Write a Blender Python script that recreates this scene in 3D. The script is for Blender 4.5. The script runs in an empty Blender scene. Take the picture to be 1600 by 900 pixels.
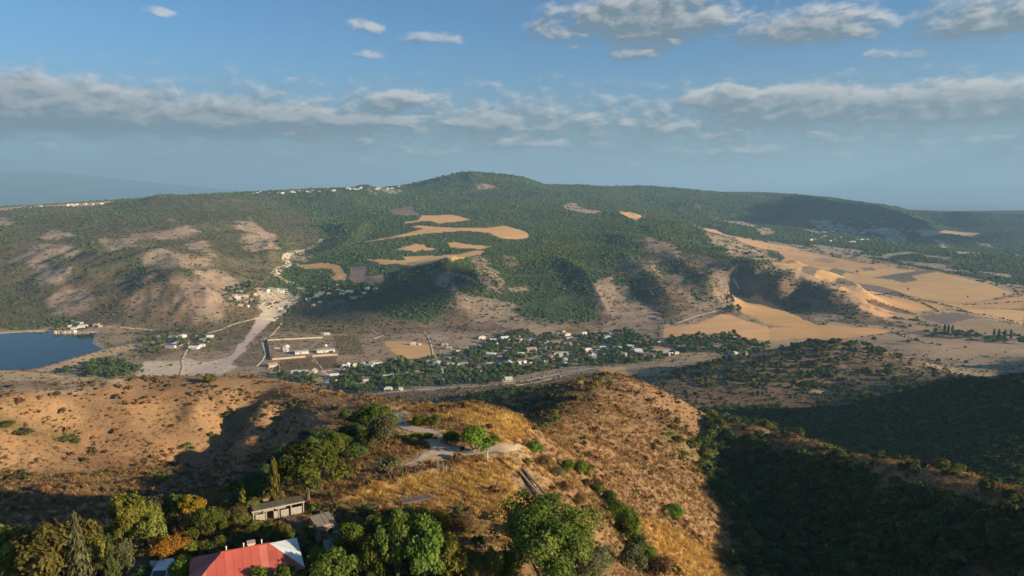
import bpy, bmesh, math, random
import numpy as np
from mathutils import Vector, Matrix

# ---------------------------------------------------------------- camera, sky, sun, exposure
SC = bpy.context.scene
COL = SC.collection
SUN_EL = math.radians(15.5)
SUN_AZ = math.radians(111)        # clockwise from the view direction (+Y): from the right, a little behind
SUN_DIR = Vector((math.sin(SUN_AZ) * math.cos(SUN_EL), math.cos(SUN_AZ) * math.cos(SUN_EL), math.sin(SUN_EL)))

cam_d = bpy.data.cameras.new('camera'); cam = bpy.data.objects.new('camera', cam_d); COL.objects.link(cam)
cam.location = (0, 0, 260.0); cam.rotation_euler = (math.radians(90 - 7.8), 0, 0)
cam_d.sensor_width = 36; cam_d.lens = 36 * 1101 / 1600; cam_d.clip_start = 1; cam_d.clip_end = 200000
SC.camera = cam

sun_d = bpy.data.lights.new('sun', 'SUN'); sun = bpy.data.objects.new('sun', sun_d); COL.objects.link(sun)
sun_d.energy = 5.0; sun_d.angle = math.radians(0.55); sun_d.color = (1.0, 0.82, 0.57)
sun.rotation_euler = SUN_DIR.to_track_quat('Z', 'Y').to_euler(); sun.location = (400, -100, 700)

SC.view_settings.view_transform = 'Standard'; SC.view_settings.look = 'None'
SC.view_settings.exposure = 1.12; SC.view_settings.gamma = 1.0; SC.view_settings.use_curve_mapping = False
SC.render.engine = 'CYCLES'
cy = SC.cycles
cy.max_bounces = 5; cy.diffuse_bounces = 2; cy.glossy_bounces = 2; cy.transmission_bounces = 3; cy.volume_bounces = 0; cy.transparent_max_bounces = 6
cy.use_denoising = True; cy.use_adaptive_sampling = True; cy.adaptive_threshold = 0.02
cy.caustics_reflective = False; cy.caustics_refractive = False; cy.sample_clamp_indirect = 4
try: cy.denoiser = 'OPENIMAGEDENOISE'
except Exception: pass

SKY_STRENGTH = 0.052
# clouds: azimuth, elevation (degrees), half width, half height, weight
CLOUDS = [(10.5, 12.6, 9.8, 3.4, 1.35), (22, 11.4, 7.5, 2.6, 1.15), (34, 10.9, 7.5, 2.6, 1.25), (3.4, 12.0, 3.4, 1.3, .9), (9.8, 10.4, 2.9, 1.1, 1.05), (38, 9.0, 4.0, 1.0, .7), (28, 9.4, 4.0, 1.0, .5),
          (16.0, 6.9, 3.4, 1.2, .95), (22.5, 6.1, 7.0, 1.9, .9), (32, 5.8, 8.5, 2.1, .95), (41, 6.5, 6, 2, .9), (-35, 5.4, 13, 2.6, 1.15), (-20, 5.0, 10, 2.0, .75), (-12.5, 5.3, 5.2, .9, .85), (-2.2, 5.3, 3.2, 1.1, .85), (-8.5, 6.9, 4.5, 1.0, .6),
          (-11.3, 12.3, 1.9, 1.0, .85), (-6.2, 11.6, 3.2, .9, .85), (-10.9, 10.3, 1.6, .8, .85), (-25.8, 12.3, 1.4, .6, .75), (1.0, 3.6, 5.0, .8, .45), (17.0, 3.0, 5.0, .6, .4), (-31, 4.5, 8, .8, .5), (-14, 4.0, 4, .6, .4),
          (52, 10, 9, 3, .9), (66, 14, 9, 4, .9), (-50, 11, 7, 2, .8), (-64, 7, 9, 2, .9), (95, 12, 12, 4, .8), (130, 14, 14, 4, .8), (170, 10, 14, 3, .8), (-100, 13, 12, 4, .8), (-140, 9, 14, 3, .8)]

def build_world():
    w = bpy.data.worlds.new('World'); SC.world = w; w.use_nodes = True
    nt = w.node_tree; N = nt.nodes; L = nt.links; N.clear()
    def mth(tree, op, a, b=None, c=None, clamp=False):
        n = tree.nodes.new('ShaderNodeMath'); n.operation = op; n.use_clamp = clamp
        for i, v in enumerate((a, b, c)):
            if v is None: continue
            if isinstance(v, (int, float)): n.inputs[i].default_value = v
            else: tree.links.new(v, n.inputs[i])
        return n.outputs[0]
    # group: cloud cover at (azimuth, elevation) in degrees
    g = bpy.data.node_groups.new('cloud_cover', 'ShaderNodeTree')
    g.interface.new_socket('az', in_out='INPUT', socket_type='NodeSocketFloat'); g.interface.new_socket('el', in_out='INPUT', socket_type='NodeSocketFloat')
    g.interface.new_socket('cover', in_out='OUTPUT', socket_type='NodeSocketFloat')
    gi = g.nodes.new('NodeGroupInput'); go = g.nodes.new('NodeGroupOutput')
    az, el = gi.outputs[0], gi.outputs[1]
    def noise(scale_x, scale_y, detail, rough, dist=0.0, off=0.0):
        cx = g.nodes.new('ShaderNodeCombineXYZ'); g.links.new(mth(g, 'MULTIPLY', az, scale_x), cx.inputs[0]); g.links.new(mth(g, 'MULTIPLY', el, scale_y), cx.inputs[1]); cx.inputs[2].default_value = off
        n = g.nodes.new('ShaderNodeTexNoise'); n.inputs['Scale'].default_value = 1.0; n.inputs['Detail'].default_value = detail; n.inputs['Roughness'].default_value = rough; n.inputs['Distortion'].default_value = dist
        g.links.new(cx.outputs[0], n.inputs['Vector']); return n.outputs[0]
    warp = mth(g, 'MULTIPLY_ADD', noise(.22, .5, 2, .5, 0, 7), 3.0, -1.5)
    warp2 = mth(g, 'MULTIPLY_ADD', noise(.2, .5, 2, .5, 0, 17), 1.2, -.6)
    azw = mth(g, 'ADD', az, warp); elw = mth(g, 'ADD', el, warp2)
    tot = None
    for a0, e0, ra, re, wt in CLOUDS:
        dx = mth(g, 'MULTIPLY', mth(g, 'SUBTRACT', azw, a0), 1 / ra); dy = mth(g, 'MULTIPLY', mth(g, 'SUBTRACT', elw, e0), 1 / re)
        # flat below, billowing above
        dy = mth(g, 'MAXIMUM', dy, mth(g, 'MULTIPLY', dy, -1.5))
        r2 = mth(g, 'ADD', mth(g, 'MULTIPLY', dx, dx), mth(g, 'MULTIPLY', dy, dy))
        f = mth(g, 'MULTIPLY', mth(g, 'MAXIMUM', mth(g, 'SUBTRACT', 1.0, r2), 0.0), wt)
        tot = f if tot is None else mth(g, 'MAXIMUM', tot, f)
    det = mth(g, 'MULTIPLY_ADD', noise(.55, 1.15, 7, .62, .3, 3), 2.6, -1.3)
    fine = mth(g, 'MULTIPLY_ADD', noise(.16, .55, 4, .55, .2, 23), 1.2, -.62)
    # a band of thin stratus low over the horizon all round
    band = mth(g, 'SUBTRACT', 1.0, mth(g, 'MULTIPLY', mth(g, 'ABSOLUTE', mth(g, 'SUBTRACT', elw, 5.2)), 1 / 4.6))
    band = mth(g, 'MULTIPLY', mth(g, 'MAXIMUM', band, 0.0), .98)
    d = mth(g, 'ADD', mth(g, 'ADD', tot, band), mth(g, 'ADD', mth(g, 'MULTIPLY', det, .72), mth(g, 'MULTIPLY', fine, .5)))
    g.links.new(mth(g, 'SUBTRACT', d, .20), go.inputs[0])
    tc = N.new('ShaderNodeTexCoord'); sep = N.new('ShaderNodeSeparateXYZ'); L.new(tc.outputs['Generated'], sep.inputs[0])
    R2D = 180 / math.pi
    azn = mth(nt, 'MULTIPLY', mth(nt, 'ARCTAN2', sep.outputs[0], sep.outputs[1]), R2D)
    eln = mth(nt, 'MULTIPLY', mth(nt, 'ARCSINE', sep.outputs[2]), R2D)
    def cover(da, de):
        n = N.new('ShaderNodeGroup'); n.node_tree = g
        L.new(mth(nt, 'ADD', azn, da), n.inputs[0]); L.new(mth(nt, 'ADD', eln, de), n.inputs[1]); return n.outputs[0]
    c0 = cover(0, 0); c1 = cover(.55, .55)
    alpha = N.new('ShaderNodeMapRange'); alpha.interpolation_type = 'SMOOTHSTEP'; L.new(c0, alpha.inputs[0]); alpha.inputs[1].default_value = 0.0; alpha.inputs[2].default_value = 1.0
    lit = mth(nt, 'MULTIPLY_ADD', mth(nt, 'SUBTRACT', c0, c1), 1.5, .12, True)
    thick = N.new('ShaderNodeMapRange'); L.new(c0, thick.inputs[0]); thick.inputs[1].default_value = .35; thick.inputs[2].default_value = 1.3; thick.inputs[3].default_value = 1.15; thick.inputs[4].default_value = .45
    lit = mth(nt, 'MULTIPLY', lit, thick.outputs[0], None, True)
    ccol = N.new('ShaderNodeMix'); ccol.data_type = 'RGBA'; L.new(lit, ccol.inputs[0])
    ccol.inputs[6].default_value = (1.5, 2.02, 2.4, 1); ccol.inputs[7].default_value = (6.4, 6.2, 5.9, 1)
    sky = N.new('ShaderNodeTexSky'); sky.sky_type = 'NISHITA'; sky.sun_disc = False
    sky.sun_elevation = SUN_EL; sky.sun_rotation = SUN_AZ; sky.altitude = 800; sky.air_density = 1.0; sky.dust_density = .6; sky.ozone_density = 2.2
    # grey blue murk low over the land, thinning upwards
    murk = N.new('ShaderNodeMapRange'); murk.interpolation_type = 'SMOOTHSTEP'; L.new(eln, murk.inputs[0]); murk.inputs[1].default_value = 13.0; murk.inputs[2].default_value = -1.0; murk.inputs[3].default_value = 0.0; murk.inputs[4].default_value = .92
    cx = N.new('ShaderNodeCombineXYZ'); L.new(mth(nt, 'MULTIPLY', azn, .06), cx.inputs[0]); L.new(mth(nt, 'MULTIPLY', eln, .32), cx.inputs[1])
    bn = N.new('ShaderNodeTexNoise'); bn.inputs['Scale'].default_value = 1.0; bn.inputs['Detail'].default_value = 5; bn.inputs['Roughness'].default_value = .55; L.new(cx.outputs[0], bn.inputs['Vector'])
    mk = mth(nt, 'MULTIPLY', murk.outputs[0], mth(nt, 'MULTIPLY_ADD', bn.outputs[0], 1.5, .35), None, True)
    m1 = N.new('ShaderNodeMix'); m1.data_type = 'RGBA'; L.new(mk, m1.inputs[0]); tint = N.new('ShaderNodeMix'); tint.data_type = 'RGBA'; tint.blend_type = 'MULTIPLY'; tint.inputs[0].default_value = 1.0; tint.inputs[7].default_value = (.62, .92, 1.12, 1); L.new(sky.outputs[0], tint.inputs[6]); L.new(tint.outputs[2], m1.inputs[6]); m1.inputs[7].default_value = (2.0, 2.85, 3.5, 1)
    m2 = N.new('ShaderNodeMix'); m2.data_type = 'RGBA'; L.new(mth(nt, 'MULTIPLY', alpha.outputs[0], .95), m2.inputs[0]); L.new(m1.outputs[2], m2.inputs[6]); L.new(ccol.outputs[2], m2.inputs[7])
    bg = N.new('ShaderNodeBackground'); bg.inputs[1].default_value = SKY_STRENGTH; L.new(m2.outputs[2], bg.inputs[0])
    out = N.new('ShaderNodeOutputWorld'); L.new(bg.outputs[0], out.inputs[0])
build_world()

# ---------------------------------------------------------------- terrain core
CAM_Z = 260.0
PITCH = math.radians(7.8)
FOCAL = 1101.0            # focal length in pixels of a 1600 px wide frame

_rng0 = np.random.RandomState(7)
_PERM = np.concatenate([_rng0.permutation(512)] * 3)
_GA = _rng0.rand(512) * 2 * np.pi
_GX, _GY = np.cos(_GA), np.sin(_GA)

def perlin(x, y, seed=0):
    xi = np.floor(x).astype(np.int64); yi = np.floor(y).astype(np.int64)
    xf = x - xi; yf = y - yi
    u = xf * xf * xf * (xf * (xf * 6 - 15) + 10); v = yf * yf * yf * (yf * (yf * 6 - 15) + 10)
    def g(ix, iy, dx, dy):
        h = _PERM[(_PERM[(ix + seed * 17) & 511] + iy) & 511]
        return _GX[h] * dx + _GY[h] * dy
    a = g(xi, yi, xf, yf); b = g(xi + 1, yi, xf - 1, yf)
    c = g(xi, yi + 1, xf, yf - 1); d = g(xi + 1, yi + 1, xf - 1, yf - 1)
    return ((a + u * (b - a)) + v * ((c + u * (d - c)) - (a + u * (b - a)))) * 1.5

def fbm(x, y, wl, octs=4, seed=0, gain=0.5):
    s = np.zeros_like(x); a = 1.0; t = 0.0; f = 1.0 / wl
    for i in range(octs):
        s += a * perlin(x * f + 13.7 * i, y * f - 7.3 * i, seed + i); t += a; a *= gain; f *= 2.03
    return s / t

def ridged(x, y, wl, octs=3, seed=0):
    s = np.zeros_like(x); a = 1.0; t = 0.0; f = 1.0 / wl
    for i in range(octs):
        s += a * (1 - 2 * np.abs(perlin(x * f + 5.1 * i, y * f + 9.2 * i, seed + i))); t += a; a *= 0.5; f *= 2.1
    return s / t

def sstep(a, b, x):
    t = np.clip((x - a) / (b - a), 0, 1)
    return t * t * (3 - 2 * t)

def cubic_up(A, xs, xt, axis):
    """Catmull-Rom resampling of A along one axis, from regular samples xs to xt."""
    A = np.moveaxis(A, axis, 0); n = len(xs)
    p = np.clip((xt - xs[0]) / (xs[-1] - xs[0]) * (n - 1), 0, n - 1.0001)
    i = p.astype(int); f = (p - i).reshape((-1,) + (1,) * (A.ndim - 1))
    g = lambda k: A[np.clip(i + k, 0, n - 1)]
    a, b, c, d = g(-1), g(0), g(1), g(2)
    r = b + 0.5 * f * (c - a + f * (2 * a - 5 * b + 4 * c - d + f * (3 * (b - c) + d - a)))
    return np.moveaxis(r, 0, axis)

def rbf_fit(cp):
    x, y, z = cp[:, 0], cp[:, 1], cp[:, 2] - CAM_Z
    r = np.hypot(x, y); u = np.arctan2(x, y); v = np.log(r); q = z / r
    n = len(u); d = np.hypot(u[:, None] - u[None], v[:, None] - v[None])
    K = np.zeros((n + 3, n + 3)); K[:n, :n] = -np.sqrt(d * d + 0.015 ** 2) + 0.0
    K[np.arange(n), np.arange(n)] += 0.004
    P = np.stack([np.ones(n), u, v], 1); K[:n, n:] = P; K[n:, :n] = P.T
    w = np.linalg.solve(K, np.concatenate([q, np.zeros(3)]))
    return u, v, w

def rbf_eval(fit, U, V):
    u, v, w = fit; n = len(u); out = np.empty(U.size); Uf, Vf = U.ravel(), V.ravel()
    for s in range(0, U.size, 20000):
        a, b = Uf[s:s + 20000], Vf[s:s + 20000]
        d2 = (a[:, None] - u[None]) ** 2 + (b[:, None] - v[None]) ** 2
        out[s:s + 20000] = -np.sqrt(d2 + 0.015 ** 2) @ w[:n] + w[n] + w[n + 1] * a + w[n + 2] * b
    return out.reshape(U.shape)

D2R = math.pi / 180

def seg_dist(X, Y, pts):
    """distance to a polyline and the interpolated third value along it"""
    best = np.full(X.shape, 1e18); val = np.zeros(X.shape)
    for (x0, y0, v0), (x1, y1, v1) in zip(pts[:-1], pts[1:]):
        dx, dy = x1 - x0, y1 - y0
        t = np.clip(((X - x0) * dx + (Y - y0) * dy) / (dx * dx + dy * dy + 1e-9), 0, 1)
        d = (X - x0 - t * dx) ** 2 + (Y - y0 - t * dy) ** 2
        m = d < best
        best = np.where(m, d, best); val = np.where(m, v0 + t * (v1 - v0), val)
    return np.sqrt(best), val

def build_grid(cp, flats, bumps, smooth, NA=920, NR=800):
    """Heightfield on a fan of rays: fine where the land is close, coarse far away."""
    az = np.concatenate([np.linspace(-75, -43, 34)[:-1], np.linspace(-43, 43, NA), np.linspace(43, 75, 34)[1:]]) * D2R
    lr = np.concatenate([np.linspace(math.log(28), math.log(6500), NR), np.linspace(math.log(6500), math.log(60000), 70)[1:]])
    fit = rbf_fit(cp)
    cu = np.linspace(az[0], az[-1], 300); cv = np.linspace(lr[0], lr[-1], 260)
    C = rbf_eval(fit, *np.meshgrid(cu, cv, indexing='ij'))
    Q = cubic_up(cubic_up(C, cu, az, 0), cv, lr, 1)
    A, L = np.meshgrid(az, lr, indexing='ij'); R = np.exp(L)
    X, Y = R * np.sin(A), R * np.cos(A); Z = Q * R + CAM_Z
    # slope of the smooth land drives how broken it is
    gx = np.gradient(Z, axis=0) / (np.gradient(A, axis=0) * R); gr = np.gradient(Z, axis=1) / np.gradient(R, axis=1)
    sl = np.clip(np.hypot(gx, gr), 0, 0.6)
    for k in range(2):
        sl = (sl + np.roll(sl, 3, 0) + np.roll(sl, -3, 0) + np.roll(sl, 3, 1) + np.roll(sl, -3, 1)) / 5
    far = sstep(1150, 1700, R); near = 1 - sstep(165, 260, R); mid = (1 - near) * (1 - sstep(700, 1200, R))
    vfar = sstep(9000, 14000, R)
    amp = np.clip(sl * 4.5 - 0.22, 0, 1)
    for poly in smooth:                                    # tilled plain: no gullies
        amp = amp * (1 - .93 * poly_mask(X, Y, poly, 60.0)[0])
    wx = X + 90 * fbm(X, Y, 500, 2, 31); wy = Y + 90 * fbm(X, Y, 500, 2, 41)
    Z += far * (1 - vfar) * amp * (32 * ridged(wx, wy, 520, 3, 3) + 13 * ridged(wx, wy, 130, 3, 9))
    wx = X + 14 * fbm(X, Y, 70, 2, 51); wy = Y + 14 * fbm(X, Y, 70, 2, 61)
    Z += mid * np.clip(sl * 2, 0, 1) * (2.6 * ridged(wx, wy, 75, 3, 13) + 0.9 * fbm(X, Y, 12, 3, 17))
    Z += near * np.clip(sl * 2.2, 0.12, 1) * (0.9 * fbm(X, Y, 14, 4, 23) + 0.25 * fbm(X, Y, 3, 2, 29))
    for pts, half, hgt, pw in bumps:                       # extra ridges: polyline, half width, height factor
        x0 = min(p[0] for p in pts) - half; x1 = max(p[0] for p in pts) + half
        y0 = min(p[1] for p in pts) - half; y1 = max(p[1] for p in pts) + half
        m = (X > x0) & (X < x1) & (Y > y0) & (Y < y1)
        d, v = seg_dist(X[m], Y[m], pts)
        Z[m] += v * hgt * np.clip(1 - d / half, 0, 1) ** pw
    for poly, zf, fe in flats:                             # level places: lake bed, yards
        m, d = poly_mask(X, Y, poly, fe)
        Z = Z + m * (zf - Z)
    return az, lr, X, Y, Z

def poly_mask(X, Y, poly, feather):
    """1 inside the polygon, fading to 0 over feather metres outside it"""
    P = np.asarray(poly, float); out = np.zeros(X.shape)
    bb = (X > P[:, 0].min() - feather) & (X < P[:, 0].max() + feather) & (Y > P[:, 1].min() - feather) & (Y < P[:, 1].max() + feather)
    if not bb.any(): return out, None
    x, y = X[bb], Y[bb]; ins = np.zeros(x.shape, bool)
    n = len(P)
    for i in range(n):
        x0, y0 = P[i]; x1, y1 = P[(i + 1) % n]
        c = ((y0 > y) != (y1 > y)) & (x < (x1 - x0) * (y - y0) / (y1 - y0 + 1e-12) + x0)
        ins ^= c
    if feather > 0:
        d, _ = seg_dist(x, y, [(p[0], p[1], 0) for p in list(P) + [P[0]]])
        out[bb] = np.where(ins, 1.0, 1 - sstep(0, feather, d))
    else:
        out[bb] = ins
    return out, None

class Land:
    def __init__(self, cp, flats, bumps, smooth, NA=920, NR=800):
        self.az, self.lr, self.X, self.Y, self.Z = build_grid(cp, flats, bumps, smooth, NA, NR)
    def h(self, x, y):
        x = np.asarray(x, float); y = np.asarray(y, float)
        a = np.interp(np.arctan2(x, y), self.az, np.arange(len(self.az)))
        b = np.interp(np.log(np.hypot(x, y)), self.lr, np.arange(len(self.lr)))
        i = np.clip(a.astype(int), 0, len(self.az) - 2); j = np.clip(b.astype(int), 0, len(self.lr) - 2)
        f, g = a - i, b - j; Z = self.Z
        return (Z[i, j] * (1 - f) + Z[i + 1, j] * f) * (1 - g) + (Z[i, j + 1] * (1 - f) + Z[i + 1, j + 1] * f) * g
    def sample(self, F, x, y):
        a = np.interp(np.arctan2(x, y), self.az, np.arange(len(self.az)))
        b = np.interp(np.log(np.hypot(x, y)), self.lr, np.arange(len(self.lr)))
        return F[np.clip(np.round(a).astype(int), 0, len(self.az) - 1), np.clip(np.round(b).astype(int), 0, len(self.lr) - 1)]
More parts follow.
